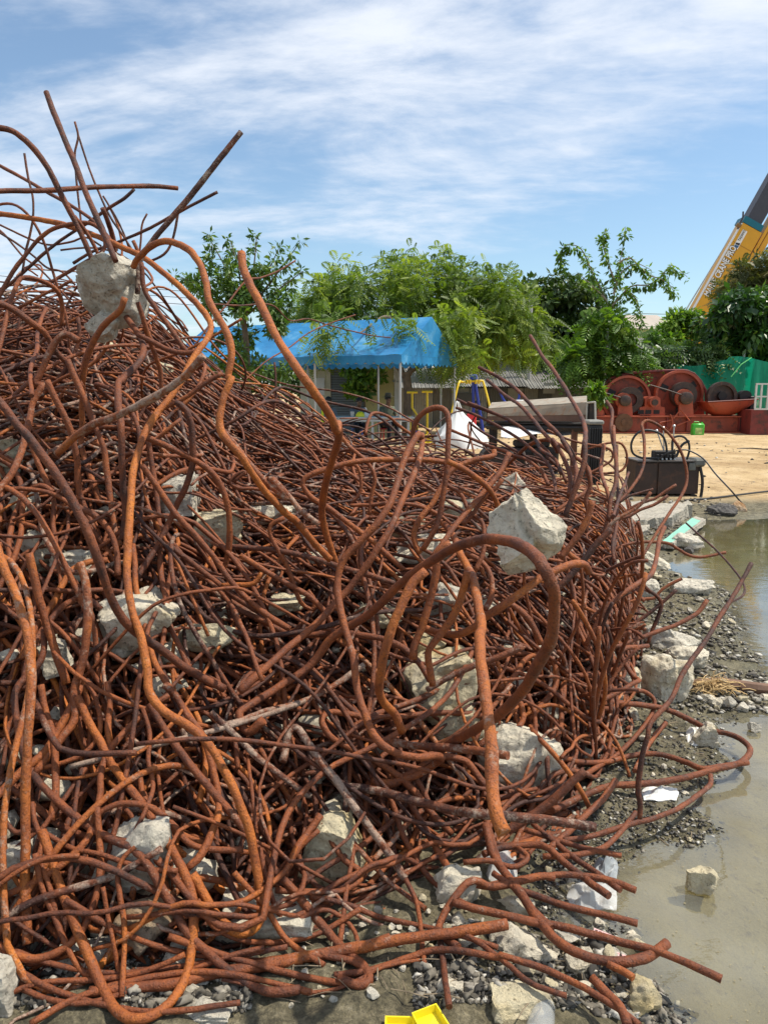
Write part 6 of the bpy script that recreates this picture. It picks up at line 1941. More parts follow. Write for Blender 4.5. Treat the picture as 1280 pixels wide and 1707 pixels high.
def roof(sign):
    def fn(s, t):
        e = A + w_ * (WID if sign > 0 else 0)
        r = A + w_ * WID / 2 + np.array([0, 0, RISE])
        p = e * (1 - t) + r * t + u * LEN * s
        sag = -0.05 * math.sin(PI * t) - 0.05 * math.sin(PI * ((s * 2) % 1.0)) * math.sin(PI * t) + 0.012 * math.sin(s * 60) * (1 - t)
        return p + np.array([0, 0, sag])
    return grid_sheet(fn, 48, 10)


m = MB()
m.add(*roof(0)); m.build('roof_sheet', CANVAS, tent, smooth=True)
m = MB(); m.add(*roof(1)); m.build('roof_sheet', CANVAS, tent, smooth=True)
for (o0, dr, ln, nm) in ((A, u, LEN, 'valance'), (A + w_ * WID, u, LEN, 'valance'), (A, w_, WID, 'valance'), (A + u * LEN, w_, WID, 'valance')):
    def fn(s, t, o0=o0, dr=dr, ln=ln):
        sc = abs(math.sin(PI * s * ln / 0.24))
        h = 0.15 + 0.07 * sc
        off = 0.012 * math.sin(s * ln * 9) * t
        nrm_ = np.cross(dr, [0, 0, 1])
        return o0 + dr * ln * s - np.array([0, 0, h * t]) + nrm_ * off + np.array([0, 0, -0.004])
    m = MB(); m.add(*grid_sheet(fn, int(ln / 0.03), 3)); m.build(nm, CANVAS, tent, smooth=True)
for o0 in (A, A + u * LEN):
    m = MB()
    m.prism([o0, o0 + w_ * WID, o0 + w_ * WID / 2 + np.array([0, 0, RISE])], u * 0.006)
    m.build('gable', CANVAS, tent)
for sgn in (0, 1):
    for k in range(4):
        p = A + w_ * WID * sgn + u * LEN * k / 3
        p = p + w_ * (.05 if sgn == 0 else -.05) - u * (.05 * (k == 3)) + u * (.05 * (k == 0))
        m = MB(); m.cyl((p[0], p[1], 0), (p[0], p[1], 2.33), 0.028, 10); m.build('pole', GALV, tent, smooth=True)
m = MB()
for sgn in (0, 1):
    ins = w_ * (WID * sgn + (.05 if sgn == 0 else -.05))
    m.cyl(A + ins + [0, 0, -.06], A + ins + u * LEN + [0, 0, -.06], 0.018, 8)
m.cyl(A + w_ * WID / 2 + [0, 0, RISE - .03], A + w_ * WID / 2 + u * LEN + [0, 0, RISE - .03], 0.018, 8)
m.build('top_frame', GALV, tent)

# ------------------------------------------------------------------ buildings behind
def stripes_mat(name, col, scale, axis, rough=0.6, dirt=None, bumps=0.6):
    m, n, l, b, out = new_mat(name)
    g = n.new('ShaderNodeNewGeometry')
    wv2 = n.new('ShaderNodeTexWave'); wv2.bands_direction = axis; wv2.inputs['Scale'].default_value = scale
    l.new(g.outputs['Position'], wv2.inputs[0])
    f = noise(n, l, 1.7, 7, 0.65)
    c = ramp(n, l, f, [(0.3, tuple(x * 0.6 for x in col)), (0.6, col), (0.8, tuple(min(1, x * 1.2) for x in col))])
    if dirt:
        c = mixc(n, l, ramp(n, l, noise(n, l, 0.9, 6, 0.7), [(0.45, (0, 0, 0)), (0.65, (0.8, 0.8, 0.8))]), c, dirt)
    l.new(c, b.inputs['Base Color']); b.inputs['Roughness'].default_value = rough
    bump(n, l, b, wv2.outputs['Fac'], bumps, 0.03)
    return m


yw = thing('yellow_building', (at(600, 645, 25.5)[0], 25.5, 0), 'pale yellow wall with a grey roller shutter behind the tent', 'building')
xL, xR = at(500, 645, 25)[0], at(657, 645, 25)[0]
xs0, xs1 = at(551, 645, 25)[0], at(607, 645, 25)[0]
ywm = paint('yellow_wall', (0.56, 0.49, 0.22), 0.85, 0.12, 1.5, dirt=(0.36, 0.32, 0.18), dirt_amt=0.15)
m = MB()
m.box(((xs1 + xR) / 2, 25.2, 1.5), (xR - xs1, 0.3, 3.0)); m.box(((xs0 + xs1) / 2, 25.2, 2.85), (xs1 - xs0 - .004, 0.3, 0.3))
m.build('wall', ywm, yw)
m = MB(); m.box(((xL + xs0) / 2, 25.2, 1.5), (xs0 - xL - .004, 0.3, 3.0)); m.build('side_wall', paint('cream_side_wall', (0.55, 0.52, 0.40), 0.8, 0.15, 2), yw)
m = MB(); m.box((xR + 0.09, 25.15, 1.5), (0.16, 0.4, 3.0)); m.build('corner_post', paint('white_wall', (0.62, 0.62, 0.58), 0.8, 0.1, 2), yw)
sh = paint('shutter_grey', (0.17, 0.20, 0.22), 0.6, 0.15, 3)
nsl = 34
for k in range(nsl):
    m = MB(); m.box(((xs0 + xs1) / 2, 25.12, 0.05 + k * 2.65 / nsl + 0.035), (xs1 - xs0 - 0.01, 0.03, 2.65 / nsl - 0.012), bev=0.008)
    m.build('shutter_slat', sh, yw)
m = MB(); m.box(((xs0 + xs1) / 2, 25.2, 1.34), (xs1 - xs0 - .006, 0.02, 2.67)); m.build('shutter_back', paint('shutter_dark', (0.05, 0.055, 0.06), 0.8, 0.1), yw)
xo0, xo1 = at(526, 645, 25)[0], at(541, 645, 25)[0]
m = MB(); m.box(((xo0 + xo1) / 2, 25.02, 1.62), (xo1 - xo0, 0.05, 0.55)); m.build('notice_board', paint('white_board', (0.6, 0.62, 0.62), 0.5, 0.1, 3), yw)
m = MB(); m.box(((xL + xR) / 2, 26.6, 3.06), (xR - xL + .3, 3.2, 0.10)); m.build('roof', paint('flat_roof', (0.2, 0.2, 0.2), 0.9, 0.2), yw)

# long low shed with patched sheet walls and a corrugated roof
shed = thing('long_shed', (3.5, 30.0, 0), 'long low grey shed with patched sheet walls and corrugated roof', 'shed')
SY = 29.2
px_edges = [655, 690, 722, 752, 783, 812, 846, 873, 897, 920, 944, 968, 992, 1016, 1040]
cols = [(0.24, 0.24, 0.22), (0.33, 0.33, 0.31), (0.17, 0.17, 0.16), (0.30, 0.31, 0.29), (0.36, 0.36, 0.33), (0.13, 0.13, 0.12), (0.34, 0.33, 0.28), (0.30, 0.29, 0.24), (0.14, 0.14, 0.13), (0.27, 0.27, 0.25), (0.36, 0.37, 0.36), (0.24, 0.24, 0.23), (0.31, 0.32, 0.32), (0.28, 0.28, 0.27)]
for k, c_ in enumerate(cols):
    x0, x1 = at(px_edges[k], 645, SY)[0], at(px_edges[k + 1], 645, SY)[0]
    m = MB()
    n_r = 8 if k % 3 else 1
    yo = rt.uniform(-0.04, 0.04)
    m.box(((x0 + x1) / 2, SY + yo + 0.03, 0.78), (x1 - x0 - 0.03, 0.03, 1.56))
    if n_r > 1:
        for j in range(n_r):
            m.box((x0 + (j + .5) * (x1 - x0) / n_r, SY + yo - 0.005, 0.78), (0.035, 0.03, 1.54), bev=0.01)
    m.build('wall_panel', paint('sheet_panel', c_, 0.75, 0.2, 1.2, dirt=(0.12, 0.09, 0.06), dirt_amt=0.2), shed)
for (xa, xb, ya, yb, c_) in ((762, 790, 655, 676, (0.05, 0.05, 0.05)), (905, 925, 638, 656, (0.42, 0.43, 0.42))):
    m = MB(); p0, p1 = at(xa, yb, SY - .1), at(xb, ya, SY - .1)
    m.box(((p0[0] + p1[0]) / 2, SY - .09, (p0[2] + p1[2]) / 2), (p1[0] - p0[0], 0.04, p1[2] - p0[2])); m.build('window', paint('shed_window', c_, 0.3, 0.1), shed)
rfm = stripes_mat('corrugated_roof', (0.28, 0.275, 0.25), 6.0, 'X', 0.8, (0.12, 0.11, 0.09))


def slope(p0, p1, p2, p3, name, mat, root, n=60, amp=0.022):
    """corrugated sheet between eave p0-p1 and ridge p3-p2"""
    p0, p1, p2, p3 = map(np.array, (p0, p1, p2, p3))
    vs, fs = [], []
    for i in range(n * 4 + 1):
        s = i / (n * 4)
        dz = amp * math.sin(i * PI / 2)
        for t in (0, 1):
            q = (p0 * (1 - s) + p1 * s) * (1 - t) + (p3 * (1 - s) + p2 * s) * t
            vs.append(q + np.array([0, 0, dz]))
    for i in range(n * 4):
        fs.append((i * 2, i * 2 + 2, i * 2 + 3, i * 2 + 1))
    m = MB(); m.add(vs, fs); return m.build(name, mat, root)


segs = [(650, 760, 0.0), (760, 880, 0.05), (880, 1046, -0.02)]
for xa, xb, dz in segs:
    a0_, a1_ = at(xa, 645, SY - .35)[0], at(xb, 645, SY - .35)[0]
    slope((a0_, SY - .45, 1.58 + dz), (a1_, SY - .45, 1.58 + dz), (a1_, SY + 3.6, 2.75 + dz), (a0_, SY + 3.6, 2.75 + dz), 'roof_sheet', rfm, shed, 30)
m = MB(); m.box((at(850, 645, SY + 3.6)[0], SY + 3.7, 1.35), (14.5, 0.1, 2.6)); m.build('back_wall', paint('shed_back', (0.2, 0.2, 0.18), 0.9, 0.2), shed)

# white awning left of the shed
aw = thing('white_awning', (at(700, 645, 26)[0], 25.6, 0), 'white sunlit sheet awning behind the tent pole', 'awning')
slope(at(652, 636, 24.9), at(738, 641, 24.9), at(770, 612, 27), at(708, 606, 27), 'roof_sheet', paint('white_sheet', (0.72, 0.72, 0.70), 0.5, 0.1, 3), aw, 14, 0.02)
for px_ in (660, 735):
    q = at(px_, 640, 25.0); m = MB(); m.cyl((q[0], q[1], 0), (q[0], q[1], q[2] - .02), 0.03, 8); m.build('post', GALV, aw)
# block screen wall behind the tent (pierced)
sw = thing('screen_wall', (at(690, 645, 29)[0], 29.2, 0), 'white pierced screen wall glimpsed behind the awning', 'wall')
wtm = paint('screen_white', (0.6, 0.6, 0.58), 0.8, 0.1, 2)
xa, xb = at(655, 645, 34)[0], at(715, 645, 34)[0]
for j in range(7):
    m = MB(); m.box(((xa + xb) / 2, 34, 2.1 + j * 0.17), (xb - xa, 0.1, 0.05)); m.build('rail', wtm, sw)
for i in range(9):
    m = MB(); m.box((xa + (xb - xa) * i / 8, 34, 2.6), (0.05, 0.095, 1.05)); m.build('upright', wtm, sw)
m = MB(); m.box(((xa + xb) / 2, 34.02, 1.0), (xb - xa, 0.12, 2.1)); m.build('base_wall', wtm, sw)

# pale roofed house far behind
hs = thing('green_house', (at(1085, 645, 55)[0], 57, 0), 'light green house with a pale tan roof behind the airy tree', 'house')
hx0, hx1 = at(1045, 645, 55)[0], at(1118, 645, 55)[0]
m = MB(); m.box(((hx0 + hx1) / 2, 57, 2.9), (hx1 - hx0, 4, 5.8)); m.build('wall', paint('mint_wall', (0.45, 0.58, 0.38), 0.8, 0.1, 1), hs)
m = MB(); zr = at(1080, 546, 55)[2]
m.prism([(hx0 - .4, 54.7, zr - .1), (hx1 + .5, 54.7, zr - .3), (hx1 - .6, 57, zr + .95), (hx0 + .2, 57, zr + .95)], (0, 0, .08))
m.prism([(hx0 + .2, 57.01, zr + .95), (hx1 - .6, 57.01, zr + .95), (hx1 + .5, 59.3, zr - .3), (hx0 - .4, 59.3, zr - .1)], (0, 0, .08))
m.build('roof', paint('tan_roof', (0.40, 0.35, 0.30), 0.8, 0.1, 1), hs)
m = MB(); m.box(((hx0 + hx1) / 2, 54.95, zr - 1.5), (1.4, .06, .9)); m.build('window', paint('dark_glass', (0.05, 0.06, 0.07), 0.2, 0.1), hs)

# grey roofs between trees
gh = thing('grey_roofed_house', (at(930, 645, 36)[0], 38, 0), 'grey roofed house mostly hidden between the dark tree and shed', 'house')
x0, x1 = at(870, 645, 36)[0], at(1140, 645, 36)[0]
slope((x0, 35.5, 2.2), (x1, 35.5, 2.2), (x1, 39, 4.0), (x0, 39, 4.0), 'roof_sheet', rfm, gh, 50)
m = MB(); m.box(((x0 + x1) / 2, 36.5, 1.1), (x1 - x0, .1, 2.2)); m.build('wall', paint('pale_wall', (0.5, 0.5, 0.46), 0.8, 0.1, 1), gh)

# ------------------------------------------------------------------ poles and wires
CONC = paint('pole_concrete', (0.48, 0.47, 0.45), 0.8, 0.12, 3)


def util_pole(px, ytop, Y, r, label, mat=CONC, arm=None):
    root = thing('utility_pole', g0(px, Y), label, 'utility pole')
    p = at(px, ytop, Y)
    m = MB(); m.tube([(p[0], Y, 0), (p[0], Y, p[2])], [r * 1.3, r], 10); m.build('shaft', mat, root, smooth=True)
    if arm:
        m = MB(); m.box((p[0], Y - r - .04, p[2] - 0.25), (arm, .08, .08)); m.build('crossarm', mat, root)
        for s_ in (-.4, .4):
            m = MB(); m.tube([(p[0] + arm * s_, Y - r - .04, p[2] - .21), (p[0] + arm * s_, Y - r - .04, p[2] - .08)], [.03, .02], 8); m.build('insulator', mat, root)
    return root


util_pole(885, 484, 30, 0.08, 'white concrete utility pole standing before the dark layered tree')
util_pole(1012, 548, 27.0, 0.055, 'thin grey steel pole beside the airy tree', GALV)
util_pole(1240, 585, 29.0, 0.06, 'short grey pole among the glossy tree leaves', GALV)
WIRE = paint('wire_black', (0.02, 0.02, 0.022), 0.6, 0.1)
for k, (ya, yb) in enumerate(((437, 452), (448, 463), (459, 474))):
    a_, b_ = at(-400, ya - 20, 60), at(1500, yb + 75, 60)
    q = [a_ * (1 - t) + b_ * t - np.array([0, 0, 1.3 * 4 * t * (1 - t)]) for t in np.linspace(0, 1, 24)]
    MB().tube(q, 0.022, 4, False).build('overhead_wire', WIRE, label=('topmost', 'middle', 'lowest')[k] + ' overhead wire crossing the sky behind the heap', cat='wire', group='overhead wires')

# ------------------------------------------------------------------ people and furniture under the tent
def skin_body(name, verts, edges, mat, parent, sub=2, root=0):
    o0 = np.array(parent_world(parent))
    me = bpy.data.meshes.new(name)
    me.from_pydata([tuple(np.array(v[:3]) - o0) for v in verts], edges, [])
    o = bpy.data.objects.new(name, me)
    link(o, parent)
    me.materials.append(mat)
    md = o.modifiers.new('Skin', 'SKIN')
    for i, v in enumerate(verts):
        sv_ = me.skin_vertices[0].data[i]
        sv_.radius = (v[3], v[4] if len(v) > 4 else v[3])
        sv_.use_root = (i == root)
    ss = o.modifiers.new('Subsurf', 'SUBSURF'); ss.levels = sub; ss.render_levels = sub
    md.use_smooth_shade = True
    return o


SKIN = paint('skin', (0.22, 0.12, 0.075), 0.6, 0.08, 8)
HAIR = paint('hair', (0.012, 0.010, 0.009), 0.5, 0.2, 30)


def person(label, base, face, shirt, trousers, pose='sit', lean=0.0, hat=None, vest=None, seat=0.46, arm=0.0):
    root = thing('person', base, label, 'person')
    R = Matrix.Rotation(face, 3, 'Z')                     # face = 0 looks towards -Y (the camera)
    B = Vector(base)

    def W(x, y, z):
        return B + R @ Vector((x, y, z))
    hz = seat + 0.08 if pose == 'sit' else 0.92
    cy = -math.sin(lean) * 0.5
    neck = (0, cy, hz + 0.50 * math.cos(lean))
    head = (0, cy * 1.25 - .02, neck[2] + 0.17)
    hip = (0, 0, hz)
    vs, es = [], []

    def v(p, r, r2=None):
        q = W(*p); vs.append((q.x, q.y, q.z, r, r2 if r2 else r)); return len(vs) - 1
    pelvis = v(hip, 0.15, 0.11)
    belly = v((0, cy * .4, hz + .2), 0.14, 0.10)
    chest = v((0, cy * .85, hz + .40), 0.165, 0.11)
    nk = v((0, neck[1], neck[2] + .02), 0.055)
    jaw = v((0, head[1] - .015, head[2] - .05), 0.068, 0.075)
    crown_ = v((0, head[1], head[2] + .04), 0.082, 0.09)
    top = v((0, head[1] + .01, head[2] + .09), 0.05)
    es += [(pelvis, belly), (belly, chest), (chest, nk), (nk, jaw), (jaw, crown_), (crown_, top)]
    nose = v((0, head[1] - .10, head[2] - .01), 0.014); es.append((crown_, nose))
    sleeves, legs = [], []
    for s in (-1, 1):
        sh_ = v((s * .19, cy * .9, hz + .43), 0.06)
        el = (s * .25, cy - .08 - .1 * arm, hz + .18 + .1 * arm); e_ = v(el, 0.042)
        wr = (s * .14, cy - .32 - .05 * arm, hz + .17 + .08 * arm); w2 = v(wr, 0.03)
        hd = v((s * .10, cy - .40 - .05 * arm, hz + .17 + .08 * arm), 0.035, 0.02)
        es += [(chest, sh_), (sh_, e_), (e_, w2), (w2, hd)]
        for fk in range(4):
            f_ = v((s * .10 + (fk - 1.5) * .018, cy - .47 - (0.01 if fk in (1, 2) else 0), hz + .16 + .08 * arm), 0.009); es.append((hd, f_))
        th_ = v((s * .065, cy - .40, hz + .19 + .08 * arm), 0.010); es.append((hd, th_))
        sleeves.append(((s * .19, cy * .9, hz + .43), el))
        if pose == 'sit':
            kn, an, to = (s * .12, -.44, hz + .02), (s * .12, -.42, 0.09), (s * .12, -.56, 0.04)
        else:
            kn, an, to = (s * .11, -.03, .50), (s * .12, 0.02, .09), (s * .13, -.14, .04)
        k_ = v(kn, 0.062); a__ = v(an, 0.042); t__ = v(to, 0.038)
        h_ = v((s * .09, 0, hz - .02), 0.095)
        es += [(pelvis, h_), (h_, k_), (k_, a__), (a__, t__)]
        legs.append(((s * .09, 0, hz - .02), kn, an))
    skin_body('body', vs, es, SKIN, root)
    # shirt
    vs, es = [], []
    a1 = v((0, cy * .15, hz + .02), 0.165, 0.125); a2 = v((0, cy * .5, hz + .24), 0.165, 0.125); a3 = v((0, cy * .88, hz + .42), 0.18, 0.125)
    a4 = v((0, cy * .97, hz + .475), 0.075)
    es += [(a1, a2), (a2, a3), (a3, a4)]
    for sh_, el in sleeves:
        i1 = v(sh_, 0.076); i2 = v(tuple(np.array(sh_) * .15 + np.array(el) * .85), 0.058); es += [(a3, i1), (i1, i2)]
    skin_body('shirt', vs, es, shirt, root, 1)
    vs, es = [], []
    a1 = v((0, 0, hz + .03), 0.165, 0.125)
    for hp, kn, an in legs:
        i1 = v(hp, 0.108); i2 = v(kn, 0.078); i3 = v(an, 0.058); es += [(a1, i1), (i1, i2), (i2, i3)]
    skin_body('trousers', vs, es, trousers, root, 1)
    H = W(*head)
    m = MB()
    V, Fc = ICO[2]
    hv = [H + R @ Vector((p[0] * .092, p[1] * .10 + .018, max(p[2], -.25) * .10 + .045)) for p in V]
    m.add(hv, [tuple(f) for f in Fc]); m.build('hair', HAIR, root, smooth=True)
    if hat is not None:
        m = MB()
        T = H + Vector((0, 0, .09))
        m.tube([T + Vector((0, 0, -.004)), T, T + Vector((0, 0, .012)), T + Vector((0, 0, .10)), T + Vector((0, 0, .12))], [.20, .205, .10, .09, .05], 20)
        m.build('hat', hat, root, smooth=True)
    if vest is not None:
        m = MB()
        for s in (-1, 1):
            m.prism([W(s * .06, cy * .9 - .15, hz + .46), W(s * .13, cy * .9 - .15, hz + .46), W(s * .15, cy * .4 - .155, hz + .10), W(s * .06, cy * .4 - .155, hz + .10)], R @ Vector((0, .30, 0)))
        m.build('vest', vest, root)
    return root


HV = paint('hi_vis', (0.70, 0.85, 0.02), 0.6, 0.05)
GREYSH = paint('grey_shirt', (0.16, 0.18, 0.21), 0.9, 0.1, 10)
DKSH = paint('dark_shirt', (0.05, 0.055, 0.06), 0.9, 0.1, 10)
JEAN = paint('dark_trousers', (0.03, 0.035, 0.05), 0.9, 0.1, 10)
RED = paint('red_plastic', (0.62, 0.02, 0.03), 0.4, 0.08, 5)
px2 = lambda px, Y: at(px, 645, Y)[0]
person('seated worker in a yellow vest turned away, left under the tent', (px2(547, 21.5), 21.5, 0), 2.6, GREYSH, JEAN, vest=HV)
person('seated worker in a grey shirt leaning on the table', (px2(595, 22.2), 22.2, 0), 0.3, GREYSH, JEAN, lean=0.35)
person('worker in a wide brimmed hat at the right of the table', (px2(643, 22.0), 22.0, 0), 0.5, paint('olive_shirt', (0.12, 0.14, 0.10), 0.9, 0.1), JEAN, hat=paint('straw_hat', (0.10, 0.085, 0.06), 0.9, 0.1), lean=0.2, seat=0.5)
person('person in dark clothes standing behind the yellow and blue swing', (px2(797, 23.2), 23.2, -0.15), -0.8, DKSH, JEAN, seat=0.5)


def stool(px, Y, col, label):
    root = thing('stool', (px2(px, Y), Y, 0), label, 'stool')
    m = MB(); m.cyl((px2(px, Y), Y, .42), (px2(px, Y), Y, .45), .17, 20); m.build('seat', col, root)
    for k in range(4):
        a_ = k * PI / 2 + .4
        m = MB(); m.tube([(px2(px, Y) + .13 * math.cos(a_), Y + .13 * math.sin(a_), .42), (px2(px, Y) + .19 * math.cos(a_), Y + .19 * math.sin(a_), 0)], .018, 6); m.build('leg', col, root)


BLUEP = paint('blue_plastic', (0.03, 0.10, 0.50), 0.4, 0.1, 4)
stool(547, 21.5, BLUEP, 'blue stool under the worker in the yellow vest')
stool(595, 22.2, BLUEP, 'blue stool under the worker in grey')
stool(643, 22.0, RED, 'red stool under the worker with the hat')
tb = thing('work_table', (px2(610, 20.9), 20.9, 0), 'long pale work table under the blue tent', 'table')
WHT = paint('white_paint', (0.55, 0.56, 0.55), 0.5, 0.1, 3)
xa, xb = px2(552, 20.9), px2(690, 20.9)
m = MB(); m.box(((xa + xb) / 2, 20.9, .80), (xb - xa, .9, .04), bev=.01); m.build('table_top', WHT, tb)
m = MB(); m.box(((xa + xb) / 2, 20.5, .74), (xb - xa - .1, .03, .08)); m.build('apron', WHT, tb)
for x in (xa + .15, (xa + xb) / 2, xb - .15):
    for y in (20.55, 21.25):
        m = MB(); m.box((x, y, .39), (.06, .06, .78)); m.build('leg', WHT, tb)


def lathe(name, c, prof, mat, label, cat, n=20):
    m = MB(); m.tube([(c[0], c[1], c[2] + z) for z, r in prof], [r for z, r in prof], n)
    return m.build(name, mat, label=label, cat=cat, smooth=True)


def helmet(px, Y, mat, label):
    """rounded shell, a rolled brim and a peak, one thing with parts"""
    c = np.array([px2(px, Y), Y, .82])
    root = thing('helmet', c, label, 'helmet')
    m = MB(); m.tube([(c[0], c[1], c[2] + z) for z in (0, .02, .07, .11, .135, .142)], [.125, .128, .115, .085, .045, .005], 20); m.build('shell', mat, root, smooth=True)
    m = MB(); m.tube([(c[0], c[1] - .02, c[2] + z) for z in (0.0, .006, .010)], [.150, .155, .13], 20); m.build('brim', mat, root)
    return root


helmet(600, 20.75, paint('yellow_helmet', (0.80, 0.75, 0.02), 0.35, 0.04), 'bright yellow safety helmet on the work table')
helmet(612, 20.8, paint('white_helmet', (0.75, 0.75, 0.75), 0.35, 0.04), 'white safety helmet on the work table beside the yellow one')
lathe('water_cup', (px2(587, 20.7), 20.7, .82), [(0, .04), (.01, .045), (.13, .055), (.14, .055)], WHT, 'white cup standing on the work table', 'cup')

# ------------------------------------------------------------------ outdoor exercise frames
YP = paint('yellow_steel', (0.72, 0.50, 0.02), 0.4, 0.1, 4)
BP = paint('blue_steel', (0.02, 0.05, 0.36), 0.4, 0.1, 4)
ex = thing('step_trainer', (px2(700, 21), 21, 0), 'yellow exercise stepper with two T handles', 'exercise frame')
for px_, yt, bend in ((687, 654, 8), (712, 653, 0)):
    a_, b_ = at(px_, yt, 21), at(px_ + bend, 700, 21)
    m = MB(); m.tube([a_, at(px_, 680, 21), at(px_ + bend, 692, 21), (b_[0], 21, .12)], .032, 10); m.build('post', YP, ex, smooth=True)
    m = MB(); m.cyl(at(px_ - 9, yt, 21), at(px_ + 9, yt, 21), .032, 10); m.build('handle', YP, ex, smooth=True)
m = MB(); m.box((px2(703, 21), 21, .10), (1.0, .5, .08), bev=.02); m.box((px2(703, 21), 21, .24), (.5, .1, .2), bev=.02); m.build('base', YP, ex)
m = MB(); m.tube([at(683, 693, 20.9), at(683, 735, 20.9)], .04, 8); m.build('pedal_post', YP, ex)
m = MB(); m.box((px2(692, 20.8), 20.8, .42), (.3, .4, .05), bev=.02); m.build('pedal', BP, ex)

sw = thing('swing_trainer', (px2(790, 22), 22, 0), 'yellow and blue exercise frame with an arched yellow bar', 'exercise frame')
m = MB(); m.tube(catmull([at(752, 690, 21.5), at(764, 640, 21.8), at(772, 637, 22), at(800, 635, 22), at(806, 640, 22), at(817, 682, 21.7), at(822, 712, 21.5)], .06), .032, 10); m.build('arched_bar', YP, sw, smooth=True)
for (a_, b_) in (((788, 628), (790, 725)), ((790, 628), (808, 725))):
    p, q = at(*a_, 22.1), at(*b_, 22.4); m = MB(); m.tube([p, (q[0], q[1], 0.02)], .042, 10); m.build('leg', BP, sw, smooth=True)
m = MB(); m.box(at(789, 629, 22.05), (.20, .14, .16), bev=.03); m.build('hub', BP, sw)
m = MB()
for px_ in (778, 783, 793, 798): m.cyl(at(px_, 633, 22), at(px_, 640, 22), .04, 8)
m.build('collar', YP, sw)
bs = thing('seat_trainer', (px2(848, 23), 23, 0), 'blue exercise seat behind the rusty trough', 'exercise frame')
m = MB(); m.tube(catmull([at(832, 650, 23), at(838, 665, 23), at(846, 672, 23), at(862, 668, 23), at(866, 654, 23)], .06), .035, 8); m.build('arm_rest', BP, bs, smooth=True)
m = MB(); m.box(at(846, 676, 23), (.35, .35, .10), bev=.03); m.build('seat', BP, bs)
m = MB(); m.box((px2(846, 23), 23, .5), (.1, .1, 1.0), bev=.01); m.build('post', BP, bs)
m = MB(); p = at(786, 686, 21.2)
m.box((p[0], 21.2, .62), (.26, .06, .55), bev=.025); m.box((p[0], 21.4, .36), (.26, .4, .05), bev=.02)
for sx in (-.1, .1):
    for sy in (21.25, 21.56): m.tube([(p[0] + sx, sy, .36), (p[0] + sx * 1.2, sy, 0)], .02, 6)
m.build('plastic_chair', RED, label='red plastic chair behind the white bulk bag', cat='chair')

# white bulk bag: gathered top with lifting loops, slumped body
bagm = paint('woven_white', (0.70, 0.70, 0.69), 0.75, 0.06, 3, bumps=0.4)
rr = np.random.default_rng(8)
Yb = 19.5
cx_, cw = px2(770, Yb), 0.60
prof = [(0, .95), (.08, 1.06), (.25, 1.08), (.42, 1.0), (.55, .82), (.70, .60), (.84, .40), (.95, .25), (1.02, .19), (1.10, .15)]
vs, fs = [], []
NB = 36
for j, (z, r) in enumerate(prof):
    for i in range(NB):
        a_ = 2 * PI * i / NB
        q = r * cw * (1 + .10 * math.sin(3 * a_ + z * 3) * (1 - .3 * z) + .07 * math.sin(7 * a_ + 2 * z) * (.4 + z) + .03 * rr.normal())
        sq = 1 / max(abs(math.cos(a_)), abs(math.sin(a_))) ** (.5 * (1 - z * .8)) if z < 1 else 1
        vs.append((cx_ + q * sq * math.cos(a_) - .10 * z, Yb + q * sq * math.sin(a_), z * 0.98))
for j in range(len(prof) - 1):
    for i in range(NB):
        i2 = (i + 1) % NB
        fs.append((j * NB + i, j * NB + i2, (j + 1) * NB + i2, (j + 1) * NB + i))
fs.append(tuple(range((len(prof) - 1) * NB, len(prof) * NB)))
bb = thing('bulk_bag', (cx_, Yb, 0), 'slumped white woven bulk bag tied at the top', 'bulk bag')
MB().add(vs, fs).build('sack', bagm, bb, smooth=True)
for k in range(3):
    a_ = k * 2.1
    q0 = Vector((cx_ - .12 + .13 * math.cos(a_), Yb + .13 * math.sin(a_), 1.02))
    q1 = Vector((cx_ - .12 - .10 * math.cos(a_), Yb - .1 * math.sin(a_), 1.05))
    m = MB(); m.tube(catmull([q0, q0 * .6 + q1 * .4 + Vector((0, 0, .20)), q0 * .35 + q1 * .65 + Vector((0, 0, .19)), q1], .04), .014, 6); m.build('lifting_loop', bagm, bb)

# ------------------------------------------------------------------ rusty trough on a dark frame with a black bin
DK = paint('burnt_steel', (0.022, 0.019, 0.017), 0.75, 0.4, 4, dirt=(0.09, 0.05, 0.03), dirt_amt=0.25, bumps=0.5)
TR = paint('dusty_trough', (0.24, 0.19, 0.135), 0.85, 0.25, 2.5, dirt=(0.24, 0.12, 0.06), dirt_amt=0.4, bumps=0.5)
tr = thing('steel_trough', (px2(905, 14), 14.3, 0), 'long dusty steel trough lying on a dark burnt frame', 'trough')
Yt = 13.6
q0, q1, q2, q3 = at(812, 700, 14.6), at(975, 700, 12.6), at(975, 672, 12.6), at(812, 681, 14.6)
# folded sheet: tapered box, open at the right end
a0_, a1_ = np.array(at(812, 682, 14.9)), np.array(at(978, 672, 12.7))
dirr = unit(a1_ - a0_); back = np.array([dirr[1] * -1, dirr[0], 0]) * -1
back = unit(np.array([0.25, 1.0, 0]))
h1, h0 = 0.30, 0.22
m = MB()
TH_ = 0.012


def plate(pts, n, mat=None):
    m.prism([tuple(p) for p in pts], tuple(np.array(n) * TH_))


